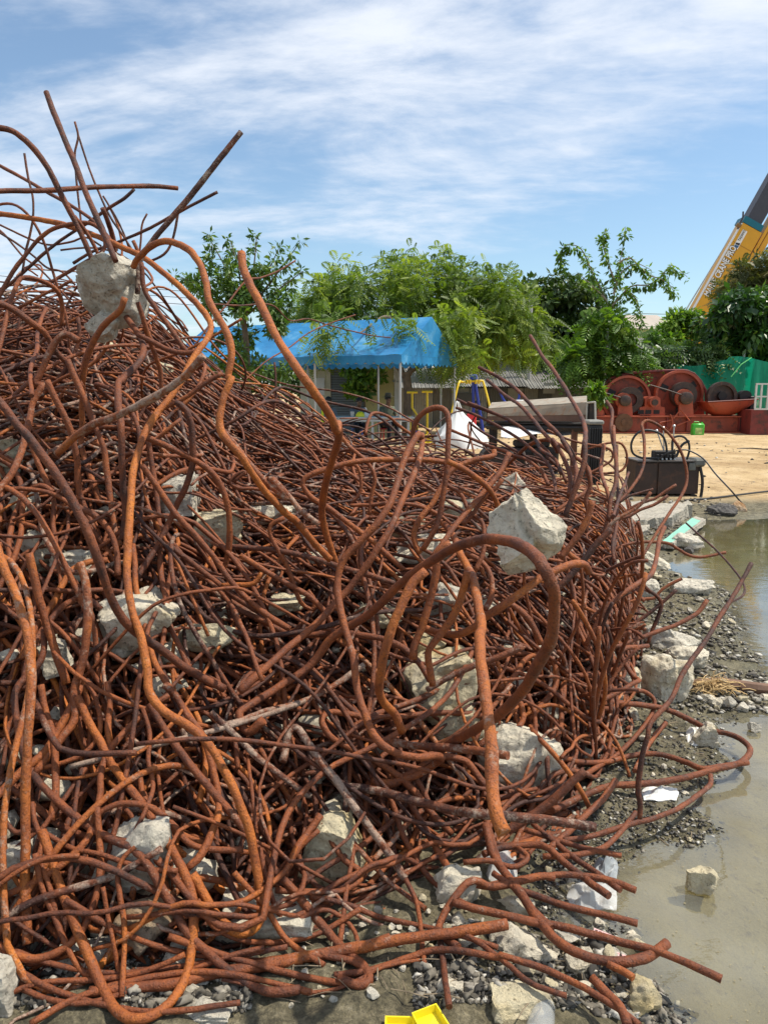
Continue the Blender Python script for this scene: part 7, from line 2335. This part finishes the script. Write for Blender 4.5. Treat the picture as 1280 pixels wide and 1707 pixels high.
up = np.array([0, 0, 1.0])
plate([a0_ - up * h0 * .62, a1_ - up * h1 * .62, a1_ + back * .16, a0_ + back * .16], back)                        # front face
m.build('front_plate', TR, tr)
m = MB(); plate([a0_ - up * h0 + back * .01, a1_ - up * h1 + back * .01, a1_ - up * h1 * .63 + back * .01, a0_ - up * h0 * .63 + back * .01], back); m.build('flange', paint('rust_flange', (0.10, 0.055, 0.04), 0.8, 0.3, 3), tr)
m = MB(); plate([a0_ + up * .002 + back * .18, a1_ + up * .002 + back * .18, a1_ + back * .75 + up * .10, a0_ + back * .75 + up * .10], up); m.build('top_plate', paint('dusty_lit_plate', (0.33, 0.29, 0.23), 0.85, 0.2, 3, dirt=(0.26, 0.15, 0.09), dirt_amt=0.3), tr)  # dusty, with the lit look of the top face put into a paler colour
m = MB(); plate([a0_ - up * h0 + back * .8, a1_ - up * h1 + back * .8, a1_ + back * .8 + up * .08, a0_ + back * .8 + up * .08], back); m.build('back_plate', TR, tr)
m = MB(); plate([a0_ - up * (h0 + .05), a1_ - up * (h1 + .05), a1_ - up * (h1 + .05) + back * .8, a0_ - up * (h0 + .05) + back * .8], up); m.build('floor_plate', DK, tr)
e_ = a1_ + dirr * .004
m = MB()
E4 = [e_ - up * h1, e_ + dirr * .20 - up * (h1 + .04), e_ + dirr * .17 + up * .01, e_ + up * .005]
for k in range(4):
    m.tube([E4[k], E4[(k + 1) % 4]], .016, 6)
m.build('end_frame', paint('pale_frame', (0.45, 0.42, 0.36), .7, .2, 5), tr)
m = MB(); m.prism([tuple(p + back * .03) for p in E4], tuple(back * .25)); m.build('opening_shade', DK, tr)  # dark block painted as the shade inside the open end
m = MB()
b0_, b1_ = a0_ - up * (h0 + .12), a1_ - up * (h1 + .12)
m.tube([b0_ + back * .05, b1_ + back * .05], .055, 4); m.tube([b0_ + back * .7, b1_ + back * .7], .055, 4); m.build('frame_rail', DK, tr)
for t in (0.05, 0.5, 0.9):
    for o_ in (.08, .7):
        p = b0_ * (1 - t) + b1_ * t + back * o_
        m = MB(); m.box((p[0], p[1], p[2] / 2), (.09, .09, p[2])); m.build('leg', DK if t < .9 else paint('rust_post', (0.12, 0.05, 0.03), 0.8, 0.3), tr)
# burnt engine lump below the trough
eg = thing('burnt_engine', (px2(870, 13.4), 13.5, 0), 'burnt black engine under the dusty trough', 'engine')
ce = np.array([px2(880, 13.5), 13.6, 0])
m = MB(); m.box(ce + [0, 0, .30], (1.1, .5, .5), bev=.06); m.box(ce + [-.2, 0, .08], (1.5, .6, .1), bev=.02); m.build('block', DK, eg)
m = MB(); m.box(ce + [.1, 0, .62], (.6, .35, .12), bev=.03); m.build('rocker_cover', DK, eg)
m = MB(); m.tube([ce + [-.6, -.30, .35], ce + [-.6, .1, .35]], .22, 24); m.build('flywheel', DK, eg)
for k in range(4):
    m = MB(); m.tube(catmull([ce + [-.3 + .2 * k, -.27, .5], ce + [-.3 + .2 * k, -.42, .45], ce + [-.25 + .2 * k, -.42, .25]], .05), .035, 8); m.build('exhaust_pipe', DK, eg)
WS = paint('white_sheet_scrap', (0.72, 0.71, 0.68), 0.6, 0.08, 3)
m = MB()
vs, fs = grid_sheet(lambda s, t: np.array(at(835 + 120 * s, 728 - 14 * t - 5 * s + 2.5 * math.sin(9 * s + 4 * t), 13.3 + .9 * t)), 20, 5)
m.add(vs, fs); m.build('sheet_metal', WS, label='bright white crumpled sheet lying under the trough', cat='sheet')
m = MB(); p = at(868, 671, 14.9); m.box(p, (.20, .16, .10), bev=.01); m.build('foam_box', WS, label='small white box on the left end of the trough', cat='box')
m = MB(); p = at(895, 672, 14.6); m.add(*grid_sheet(lambda s, t: np.array(p) + [-.2 + .5 * s, .3 * t, .02 + .035 * abs(math.sin(5 * s + 3 * t))], 12, 5)); m.build('plastic_sheet', WS, label='crumpled white plastic on top of the trough', cat='plastic sheet')
bn = thing('ribbed_bin', (px2(990, 12.2), 12.2, 0), 'black ribbed bin with a grey lid at the end of the trough', 'bin')
BK = paint('black_bin', (0.02, 0.02, 0.021), 0.6, 0.3, 5, dirt=(0.06, 0.055, 0.05), dirt_amt=0.2)
p0, p1 = at(977, 790, 12.2), at(1004, 708, 12.2)
bx, bw = (p0[0] + p1[0]) / 2, (p1[0] - p0[0])
ztop = p1[2]
m = MB()
m.box((bx, 12.35, ztop / 2), (bw, .34, ztop), bev=.02)
m.build('body', BK, bn)
for k in range(6):
    m = MB(); m.box((bx - bw / 2 + (k + .5) * bw / 6, 12.165, ztop / 2), (.018, .03, ztop * .9), bev=.004); m.build('rib', BK, bn)
m = MB(); m.box((bx, 12.35, ztop + .035), (bw + .03, .38, .07), bev=.02); m.build('lid', paint('dusty_lid', (0.24, 0.235, 0.21), 0.7, 0.2, 8), bn)

# ------------------------------------------------------------------ hydraulic power box
PB = thing('power_box', (px2(1118, 11), 11.2, 0), 'brown steel hydraulic power box with levers and looped hoses', 'power box')
BRN = paint('brown_rusty_plate', (0.045, 0.024, 0.016), 0.6, 0.35, 3, dirt=(0.11, 0.045, 0.02), dirt_amt=0.35, bumps=0.3)
zt = at(1118, 770, 11)[2]
bx0, bx1 = px2(1064, 11), px2(1174, 11)
m = MB(); m.box(((bx0 + bx1) / 2 + .03, 11.28, zt / 2 + .04), (bx1 - bx0 - .04, .52, zt - .08), bev=.012); m.build('tank', BRN, PB)
m = MB(); m.box((bx0 + .17, 11.01, zt / 2 + .03), (.30, .02, zt - .10)); m.build('left_panel', BRN, PB)
m = MB(); m.box((bx0 + .64, 11.01, zt / 2 + .03), (.58, .02, zt - .10)); m.build('front_panel', BRN, PB)
m = MB(); m.box(((bx0 + bx1) / 2 + .03, 11.26, zt + .012), (bx1 - bx0, .60, .02)); m.build('top_plate', paint('grey_top', (0.09, 0.075, 0.065), 0.55, 0.3, 6), PB)
m = MB()
for x in (bx0 + .06, bx1 - .06): m.box((x, 11.25, .035), (.08, .55, .07))
m.build('skid', DK, PB)
vc = np.array([px2(1118, 11), 11.15, zt + .02])
m = MB()
m.box(vc + [0, 0, .07], (.30, .18, .12), bev=.012)
for k in range(5): m.box(vc + [-.12 + k * .06, -.10, .05], (.035, .05, .07), bev=.006)
m.build('valve_block', DK, PB)
for k in range(5):
    m = MB(); m.cyl(vc + [-.12 + k * .06, -.125, .02], vc + [-.12 + k * .06, -.145, .02], .014, 10); m.build('fitting', GALV, PB)
for (xa_, ya_, xb_, yb_) in ((1106, 746, 1094, 718), (1106, 745, 1105, 713), (1121, 742, 1123, 710)):
    m = MB(); m.cyl(at(xa_, ya_ + 6, 11.15), at(xb_, yb_, 11.12), .009, 8); m.build('lever', GALV, PB, smooth=True)
    kb = MB(); c_ = at(xb_, yb_, 11.12); kb.tube([c_ + up * z for z in (-.022, -.012, .008, .02)], [.010, .021, .021, .008], 10); kb.build('knob', GALV, PB, smooth=True)
HOSE = CAB
hoses = [[(1112, 762), (1108, 735), (1098, 722), (1078, 717), (1062, 722), (1052, 738), (1054, 755), (1068, 763), (1085, 764), (1100, 764)],
         [(1120, 762), (1120, 735), (1126, 728), (1138, 728), (1147, 738), (1148, 752), (1144, 766)],
         [(1126, 762), (1136, 742), (1148, 735)]]
for k, h in enumerate(hoses):
    m = MB(); m.tube(catmull([at(x, y, 11.0 + .12 * k) for x, y in h], .03), .016 if k < 2 else .02, 8); m.build('hose', HOSE, PB, smooth=True)
m = MB()
m.box(at(1160, 770, 11.1), (.17, .3, .12), bev=.03); m.box(at(1153, 778, 10.98), (.10, .03, .11), bev=.01); m.build('bracket', paint('grey_canvas', (0.13, 0.13, 0.115), 0.9, 0.3, 8), PB)
m = MB(); m.tube(catmull([at(1165, 772, 11.0), at(1170, 800, 10.96), at(1168, 825, 10.95), at(1164, 838, 10.9)], .05), .022, 8); m.build('strap', DK, PB, smooth=True)
m = MB(); m.tube(catmull([at(1095, 768, 10.9), at(1110, 756, 10.85), at(1135, 750, 10.8), at(1150, 752, 10.8), at(1172, 765, 10.7), at(1192, 790, 10.5), at(1218, 818, 10.3), gp(1239, 843, .012)], .05), .011, 7)
m.build('cable', CAB, label='black cable arching from the power box down to the sand', cat='cable', smooth=True)
m = MB(); m.tube(catmull([gp(1140, 834, .06), gp(1180, 831, .06), gp(1230, 825, .07), gp(1290, 818, .08), gp(1400, 808, .10)], .2), .014, 7)
m.build('cable', CAB, label='long black cable lying on the sand to the right', cat='cable', smooth=True)
m = MB(); m.tube(catmull([gp(1228, 748, .10), gp(1250, 747, .11), gp(1290, 750, .11), gp(1400, 756, .1)], .3), .014, 6)
m.build('cable', CAB, label='thin dark cable on the sand before the green can', cat='cable', smooth=True)

# ------------------------------------------------------------------ red piling winch
WO, WS_ = (980, 580), 4.267
WY = 25.6
ORG = paint('winch_orange', (0.25, 0.045, 0.022), 0.6, 0.3, 1.6, dirt=(0.06, 0.022, 0.015), dirt_amt=0.40, bumps=0.4)
ORL = paint('winch_red_light', (0.36, 0.075, 0.035), 0.55, 0.25, 2, dirt=(0.13, 0.035, 0.02), dirt_amt=0.25, bumps=0.3)
RDK = paint('winch_dark_red', (0.16, 0.022, 0.018), 0.6, 0.35, 1.6, dirt=(0.04, 0.02, 0.015), dirt_amt=0.35, bumps=0.4)
GRS = paint('greasy_iron', (0.045, 0.028, 0.022), 0.5, 0.4, 6, dirt=(0.15, 0.06, 0.03), dirt_amt=0.3)
BLK = paint('black_iron', (0.012, 0.011, 0.011), 0.6, 0.3, 6)


def wp(x, y, dy=0.0):
    """point on the winch, from the enlarged crop's pixels; dy metres behind its front plane"""
    q = at(WO[0] + x / WS_, WO[1] + y / WS_, WY)
    return np.array([q[0], WY + dy, q[2]])


wn_ = thing('piling_winch', (wp(650, 640)[0], WY + .8, 0), 'big rusty orange piling winch with twin drums on a red skid', 'winch')
sx = 1 / WS_ / F * WY


def wpart(name, mat, fn, smooth=True):
    m = MB(); fn(m); return m.build(name, mat, wn_, smooth=smooth)


def poly(m, pts, dy, depth):
    m.prism([tuple(wp(x, y, dy)) for x, y in pts], (0, depth, 0))


wpart('back_housing', ORG, lambda m: poly(m, [(95, 492), (110, 400), (150, 300), (230, 215), (330, 185), (400, 172), (600, 158), (760, 155), (800, 160), (850, 180), (900, 235), (935, 300), (945, 492)], 1.35, .08), False)
wpart('housing_rim', RDK, lambda m: m.tube([wp(x, y, 1.15) for x, y in [(95, 492), (110, 400), (150, 300), (230, 215), (330, 185), (400, 172), (600, 158), (760, 155), (800, 160), (850, 180), (900, 235), (935, 300), (945, 492)]], .05, 6))
wpart('base_beam', ORG, lambda m: [m.box((wp(590, 0)[0], WY + .75, wp(0, 545)[2]), (1190 * sx, 1.4, 105 * sx), bev=.02)], False)
wpart('beam_flange', ORL, lambda m: [m.box((wp(590, 0)[0], WY + .72, wp(0, 489)[2]), (1200 * sx, 1.5, 8 * sx)), m.box((wp(590, 0)[0], WY + .70, wp(0, 601)[2]), (1200 * sx, 1.52, 7 * sx))], False)
wpart('skid', RDK, lambda m: m.box((wp(760, 0)[0], WY + .75, (wp(0, 606)[2] + .0) / 2), (1480 * sx, 1.6, wp(0, 606)[2] + .04), bev=.015), False)
for xk in (310, 445, 590, 735, 1110):
    wpart('stiffener', RDK, lambda m: m.box((wp(xk, 0)[0], WY + .02, wp(0, 545)[2]), (7 * sx, .1, 98 * sx)), False)


def drum(cx, cy, R, r_in, r_hub, hubx, huby):
    c0, c1, c2 = wp(cx, cy, 1.0), wp(cx, cy, .55), wp(hubx, huby, .0)
    wpart('drum_disc', ORG, lambda m: m.ring(c0, (0, 1, 0), R * .30 * sx, R * sx, .06, 40), False)
    wpart('drum_rim', ORL, lambda m: m.ring(c0 - [0, .06, 0], (0, 1, 0), R * .92 * sx, R * 1.02 * sx, .22, 40), False)
    for k in range(3):
        a_ = .6 + k * 2.1
        wpart('drum_opening_shade', BLK, lambda m: m.box(c0 + [math.cos(a_) * R * .68 * sx, -.045, math.sin(a_) * R * .68 * sx], (R * .30 * sx, .02, R * .26 * sx), M=Matrix.Rotation(-a_, 3, 'Y')), False)  # black plate on the disc painted as the shade in an opening
    wpart('brake_band', GRS, lambda m: m.ring(c1, (0, 1, 0), r_in * .5 * sx, r_in * sx, .26, 36), False)
    wpart('brake_disc', RDK, lambda m: m.cyl(c1 + [0, -.02, 0], c1 + [0, .1, 0], r_in * .93 * sx, 36), False)
    wpart('shaft', GRS, lambda m: m.cyl((c2[0], WY - .05, c2[2]), (c1[0], WY + 1.1, c1[2]), r_hub * .5 * sx, 20))
    wpart('hub_cap', GRS, lambda m: m.tube([(c2[0], WY - .10, c2[2]), (c2[0], WY - .08, c2[2]), (c2[0], WY + .16, c2[2])], [r_hub * .8 * sx, r_hub * sx, r_hub * sx], 24))
    wpart('hub_ring', ORL, lambda m: m.ring((c2[0], WY + .20, c2[2]), (0, 1, 0), r_hub * 1.0 * sx, r_hub * 1.45 * sx, .1, 24), False)
    # bearing pedestal: two curved uprights and a foot
    wpart('pedestal', ORL, lambda m: poly(m, [(hubx - 45, 490), (hubx - 38, huby + 15), (hubx + 20, huby + 42), (hubx + 48, huby - 10), (hubx + 55, huby + 20), (hubx + 62, 490)], .10, .10), False)


drum(330, 372, 172, 92, 38, 262, 376)
drum(718, 335, 172, 92, 44, 696, 358)
wpart('small_housing', ORL, lambda m: (poly(m, [(388, 482), (392, 425), (428, 418), (430, 360), (450, 345), (520, 345), (540, 360), (540, 418), (570, 425), (572, 482)], .35, .35)), False)
for xa_ in (400, 455, 515):
    wpart('housing_opening_shade', BLK, lambda m: m.box((wp(xa_ + 22, 0)[0], WY + .345, wp(0, 458)[2]), (42 * sx, .02, 28 * sx)), False)  # black plate stands in for the shade inside the housing
wpart('pinion', ORL, lambda m: m.tube([wp(478, 385, .05), wp(478, 385, .36)], 36 * sx, 24))
wpart('pinion_cap', GRS, lambda m: m.tube([wp(476, 388, .0), wp(476, 388, .06)], 22 * sx, 20))
wpart('link_rod', GRS, lambda m: m.tube([wp(435, 263, -.06), wp(560, 300, -.06), (wp(655, 332, -.06))], .022, 8))
wpart('link_rod', GRS, lambda m: m.tube([wp(-10, 278, -.08), wp(110, 318, -.06), wp(225, 352, -.06)], .022, 8))
wpart('chain_sprocket', paint('dull_brown_iron', (0.13, 0.065, 0.035), 0.8, 0.4, 8, bumps=.6), lambda m: [m.tube([wp(248, 530, -.10), wp(248, 530, .02)], 62 * sx, 28), m.tube([wp(248, 530, -.14), wp(248, 530, -.1)], 22 * sx, 16)])
wpart('hand_wheel', ORL, lambda m: m.ring(wp(505, 530, -.06), (0, 1, 0), 84 * sx, 92 * sx, .04, 32, -1.9, 0.7), False)
for k in range(3):
    a_ = -1.6 + k * .9
    wpart('wheel_spoke', ORL, lambda m: m.tube([wp(505, 530, -.06), wp(505 + 88 * math.cos(a_), 530 - 88 * math.sin(a_) * -1 * -1, -.06)], .018, 6))
wpart('lever_arm', ORL, lambda m: [m.tube([wp(600, 500, -.08), wp(650, 438, -.08), wp(712, 515, -.08), wp(625, 550, -.08)], .028, 6)])
wpart('idler_wheel', GRS, lambda m: [m.ring(wp(978, 348, .35), (0, 1, 0), 82 * sx, 106 * sx, .20, 36), m.cyl(wp(978, 348, .36), wp(978, 348, .46), 84 * sx, 32)], False)
wpart('idler_hub', BLK, lambda m: m.cyl(wp(975, 342, .20), wp(975, 342, .38), 30 * sx, 20))
# orange sump: half bowl
def bowl(m):
    n = 18
    top = [(835 + 360 * i / n, 385 - 20 * i / n) for i in range(n + 1)]
    bot = [(835 + 360 * i / n, 385 - 20 * i / n + 118 * math.sin(PI * (i / n) ** .8) ** .6) for i in range(n + 1)]
    vs, fs = [], []
    K = 8
    for i in range(n + 1):
        for k in range(K + 1):
            ph = PI * k / K
            x = top[i][0]; y = top[i][1] + (bot[i][1] - top[i][1]) * math.sin(ph) ** .8
            vs.append(wp(x, y, .35 - .5 * math.cos(ph)))
    for i in range(n):
        for k in range(K):
            a_ = i * (K + 1) + k
            fs.append((a_, a_ + K + 1, a_ + K + 2, a_ + 1))
    m.add(vs, fs)
wpart('sump', paint('bright_orange_sump', (0.33, 0.055, 0.024), 0.5, 0.2, 2, dirt=(0.14, 0.04, 0.02), dirt_amt=0.25), bowl)
wpart('sump_rim', RDK, lambda m: m.tube([wp(835, 384, -.16), wp(1195, 364, -.16)], .025, 6))
wpart('end_engine', BLK, lambda m: [m.box((wp(1215, 0)[0], WY + .5, wp(0, 400)[2]), (46 * sx, .8, 110 * sx), bev=.02), m.tube([wp(1140, 345, .2), wp(1140, 345, .5)], 42 * sx, 20), m.box((wp(1180, 0)[0], WY + .3, wp(0, 540)[2]), (130 * sx, .62, 108 * sx), bev=.02)], False)
wpart('bracket', ORL, lambda m: poly(m, [(68, 490), (70, 440), (95, 430), (118, 450), (125, 490)], .1, .4), False)

# green jerrycan
GC = paint('green_plastic', (0.05, 0.42, 0.03), 0.4, 0.12, 4, dirt=(0.10, 0.30, 0.06), dirt_amt=0.15, bumps=.1)
jc = thing('jerrycan', (wp(785, 0)[0], 24.6, .05), 'bright green plastic jerrycan standing before the winch', 'jerrycan')
q0, q1 = at(1153.5, 728, 24.6), at(1174.5, 706, 24.6)
jx, jw, jh = (q0[0] + q1[0]) / 2, q1[0] - q0[0], q1[2] - q0[2]
m = MB(); m.box((jx, 24.7, q0[2] + jh / 2), (jw, .22, jh), bev=.04); m.build('body', GC, jc, smooth=True)
m = MB(); m.tube([(jx - .13, 24.7, q1[2] - .01), (jx - .12, 24.7, q1[2] + .05), (jx + .02, 24.7, q1[2] + .05), (jx + .04, 24.7, q1[2] - .01)], .018, 8); m.build('handle', GC, jc, smooth=True)
m = MB(); m.cyl((jx + .12, 24.7, q1[2] - .01), (jx + .12, 24.7, q1[2] + .04), .035, 14); m.build('cap', GC, jc)
m = MB(); m.box((jx, 24.588, q0[2] + jh * .45), (jw * .6, .004, jh * .45)); m.build('label', paint('label_mix', (0.35, 0.50, 0.15), 0.5, 0.6, 9), jc)

# ------------------------------------------------------------------ green netting with posts and a white rail
nm_, n, l, b, out = new_mat('green_net')
b.inputs['Base Color'].default_value = (0.005, 0.36, 0.22, 1); b.inputs['Roughness'].default_value = .6
t = n.new('ShaderNodeBsdfTranslucent'); t.inputs[0].default_value = (0.01, 0.55, 0.33, 1)
mx = n.new('ShaderNodeMixShader'); mx.inputs[0].default_value = .4; l.new(b.outputs[0], mx.inputs[1]); l.new(t.outputs[0], mx.inputs[2])
tp = n.new('ShaderNodeBsdfTransparent'); mx2 = n.new('ShaderNodeMixShader'); mx2.inputs[0].default_value = .86
l.new(tp.outputs[0], mx2.inputs[1]); l.new(mx.outputs[0], mx2.inputs[2]); l.new(mx2.outputs[0], out.inputs[0])
nt = thing('debris_netting', (at(1210, 645, 28)[0], 28, 0), 'bright green debris netting hung behind the winch', 'netting')
def netf(s, t):
    x = 1116 + 330 * s
    ytop = 600 + 6 * math.sin(s * 14) + (4 if s < .3 else 0)
    y = ytop + (712 - ytop) * t
    return at(x, y, 28.2 + .12 * math.sin(s * 38 + 2 * t) * (1 - .3 * t) + .06 * math.sin(s * 71))
m = MB(); m.add(*grid_sheet(netf, 90, 8)); m.build('net_sheet', nm_, nt, smooth=True)
for px_ in (1118, 1180, 1243, 1300, 1370):
    q = at(px_, 598, 28.4); m = MB(); m.cyl((q[0], 28.45, 0), (q[0], 28.45, q[2]), .03, 8); m.build('post', GALV, nt)
m = MB(); m.tube([at(1218, 628, 27.9), at(1234, 608, 27.95), at(1252, 596, 28.0)], .018, 5); m.build('tie_rope', paint('lime_rope', (0.15, 0.65, 0.2), .6, .1), nt)
rl = thing('safety_rail', (at(1270, 645, 25)[0], 25, 0), 'white tubular safety rail at the right end of the winch', 'railing')
RY = 24.9
xs_ = [at(p_, 645, RY)[0] for p_ in (1260, 1269, 1280, 1300)]
zt_ = at(1270, 640, RY)[2]; zb_ = at(1270, 682, RY)[2]
for x in xs_:
    m = MB(); m.box((x, RY, (zt_ + zb_) / 2), (.05, .05, zt_ - zb_)); m.build('post', WHT, rl)
for z in (zt_, (zt_ + zb_) / 2, zb_):
    m = MB(); m.box(((xs_[0] + xs_[-1]) / 2, RY, z), (xs_[-1] - xs_[0] + .05, .045, .05)); m.build('rail', WHT, rl)
m = MB(); m.box(((xs_[0] + xs_[-1]) / 2 + .2, RY + .5, zb_ / 2), (xs_[-1] - xs_[0] + .6, 1.0, zb_ - .05)); m.build('platform', RDK, rl)

# ------------------------------------------------------------------ mobile crane boom
CY_ = 46.0
boom = thing('crane_boom', (at(1135, 645, CY_)[0], CY_, 0), 'raised yellow telescopic crane boom rising behind the trees', 'crane')
YB = paint('crane_yellow', (0.66, 0.33, 0.008), 0.42, 0.08, 1.5, bumps=.05)
GRB = paint('crane_dark_section', (0.05, 0.05, 0.065), 0.5, 0.1, 2)
TEAL = paint('crane_teal', (0.0, 0.13, 0.19), 0.45, 0.08, 2)
cp = lambda x, y, dy=0: at(x, y, CY_) + np.array([0, dy, 0])
e0, e1 = np.array([1140.0, 545.0]), np.array([1238.0, 371.0])       # left edge of the yellow section
ed = (e1 - e0) / np.linalg.norm(e1 - e0); en = np.array([-ed[1], ed[0]])   # across, to the right


def bq(t, s):
    """boom coordinates: t along the left edge 0..1, s pixels to the right"""
    p = e0 + (e1 - e0) * t + en * s
    return p[0], p[1]


def bprism(name, mat, pts, dy, depth, smooth=False):
    m = MB(); m.prism([tuple(cp(*bq(t, s), dy)) for t, s in pts], (0, depth, 0)); return m.build(name, mat, boom)


bprism('main_section', YB, [(-.35, 0), (1.0, 0), (1.0, 36), (-.35, 36)], 0, 1.0)
bprism('side_beam', YB, [(-.30, 39), (1.25, 39), (1.25, 44), (-.30, 44)], .1, .8)
bprism('luffing_cylinder', YB, [(-.2, 45), (1.45, 47), (1.45, 56), (-.2, 53)], .2, .6)
bprism('end_collar', TEAL, [(1.003, -2), (1.06, -2), (1.06, 33), (1.003, 33)], -.03, 1.06)
bprism('inner_section', GRB, [(1.063, 3), (2.3, 3), (2.3, 29), (1.063, 29)], .08, .84)
bprism('edge_glint', paint('crane_edge_glint', (0.75, 0.74, 0.70), .5, .05), [(-.2, -1.3), (.995, -1.3), (.995, -.2), (-.2, -.2)], 0, .3)  # added white strip paints sunlight glancing along the boom's left edge
for t_ in (.16, .38, .60, .82):
    bprism('seam', paint('seam_brown', (0.35, 0.16, 0.01), .5, .1), [(t_, 1), (t_ + .004, 1), (t_ + .004, 35), (t_, 35)], -.012, .01)
m = MB(); m.tube([cp(*bq(.93, -3)), cp(*bq(1.04, -5)), cp(*bq(1.08, -9))], .05, 6); m.build('cable_guide', GRB, boom)
m = MB(); m.cyl(cp(*bq(.96, -1)), cp(*bq(.96, -8)), .12, 8); m.build('sheave', paint('sheave_brown', (0.25, 0.15, 0.06), .6, .2), boom)
for off in (-7, -9):
    m = MB(); m.tube([cp(*bq(-.25, off - 6)), cp(*bq(1.0, -6))], .02, 4, False); m.build('hoist_rope', GALV, boom)
m = MB()
xt = at(1135, 645, CY_)[0]
m.box((xt - 1.0, CY_ + 1, 1.2), (7, 2.5, 1.2), bev=.1); m.box((xt - 1.5, CY_ + 1, 2.5), (2.6, 2.2, 1.6), bev=.15); m.build('carrier', YB, boom)
for k in range(4):
    m = MB(); m.cyl((xt - 3.6 + k * 1.7, CY_ - .35, .6), (xt - 3.6 + k * 1.7, CY_ + .1, .6), .6, 24); m.build('wheel', BLK, boom)


def text_obj(name, body, t, s, size, mat, dy, parent, extr=.008, bold=0.0, shear=0):
    cu_ = bpy.data.curves.new(name, 'FONT')
    cu_.body = body; cu_.size = 1.0; cu_.extrude = extr; cu_.offset = bold; cu_.align_x = 'LEFT'; cu_.align_y = 'BOTTOM'
    tmp = bpy.data.objects.new(name, cu_)
    COL.objects.link(tmp)
    dg = bpy.context.evaluated_depsgraph_get()
    me = bpy.data.meshes.new_from_object(tmp.evaluated_get(dg))
    COL.objects.unlink(tmp); bpy.data.objects.remove(tmp)
    co = np.empty(len(me.vertices) * 3, np.float32); me.vertices.foreach_get('co', co); co = co.reshape(-1, 3)
    w = co[:, 0].max() - co[:, 0].min(); h = .72
    o = cp(*bq(t, s), dy)
    o2 = cp(*bq(t + .1, s), dy); o3 = cp(*bq(t, s - 10), dy)
    ex_ = unit(o2 - o); ey_ = unit(o3 - o)
    L, H = size
    X = (co[:, 0] - co[:, 0].min()) / w * L; Yv = co[:, 1] / h * H
    out_ = o[None] + X[:, None] * ex_[None] + Yv[:, None] * ey_[None] + np.array([0, -1.0, 0])[None] * co[:, 2:3]
    r0 = np.array(parent_world(parent))
    me.vertices.foreach_set('co', (out_ - r0).astype(np.float32).ravel()); me.update()
    me.materials.clear(); me.materials.append(mat)
    ob = bpy.data.objects.new(name, me)
    return link(ob, parent)


PXM = CY_ / F
WT = paint('letter_white', (0.80, 0.80, 0.78), .5, .03)
BT = paint('letter_black', (0.01, 0.01, 0.012), .5, .05)
Ltot = 87 * PXM
text_obj('lettering', 'MAREE CRANE PRO', .315, 14.6, (Ltot, 10.6 * PXM), BT, -.02, boom, bold=.05)
text_obj('lettering', 'MAREE CRANE PRO', .316, 13.6, (Ltot * .985, 10.2 * PXM), WT, -.035, boom, bold=.03)
bprism('maker_plate', WT, [(.78, 5), (.95, 5), (.95, 13.5), (.78, 13.5)], -.02, .015)
bprism('logo_mark', paint('logo_blue', (0.02, 0.10, 0.25), .5, .05), [(.786, 6), (.804, 6), (.812, 12.6), (.790, 12.6)], -.03, .008)
bprism('logo_mark', BT, [(.809, 6), (.826, 6), (.834, 12.6), (.816, 12.6)], -.03, .008)
text_obj('plate_lettering', 'TADANO', .848, 11.4, (18 * PXM, 4.2 * PXM), BT, -.034, boom, extr=.003)
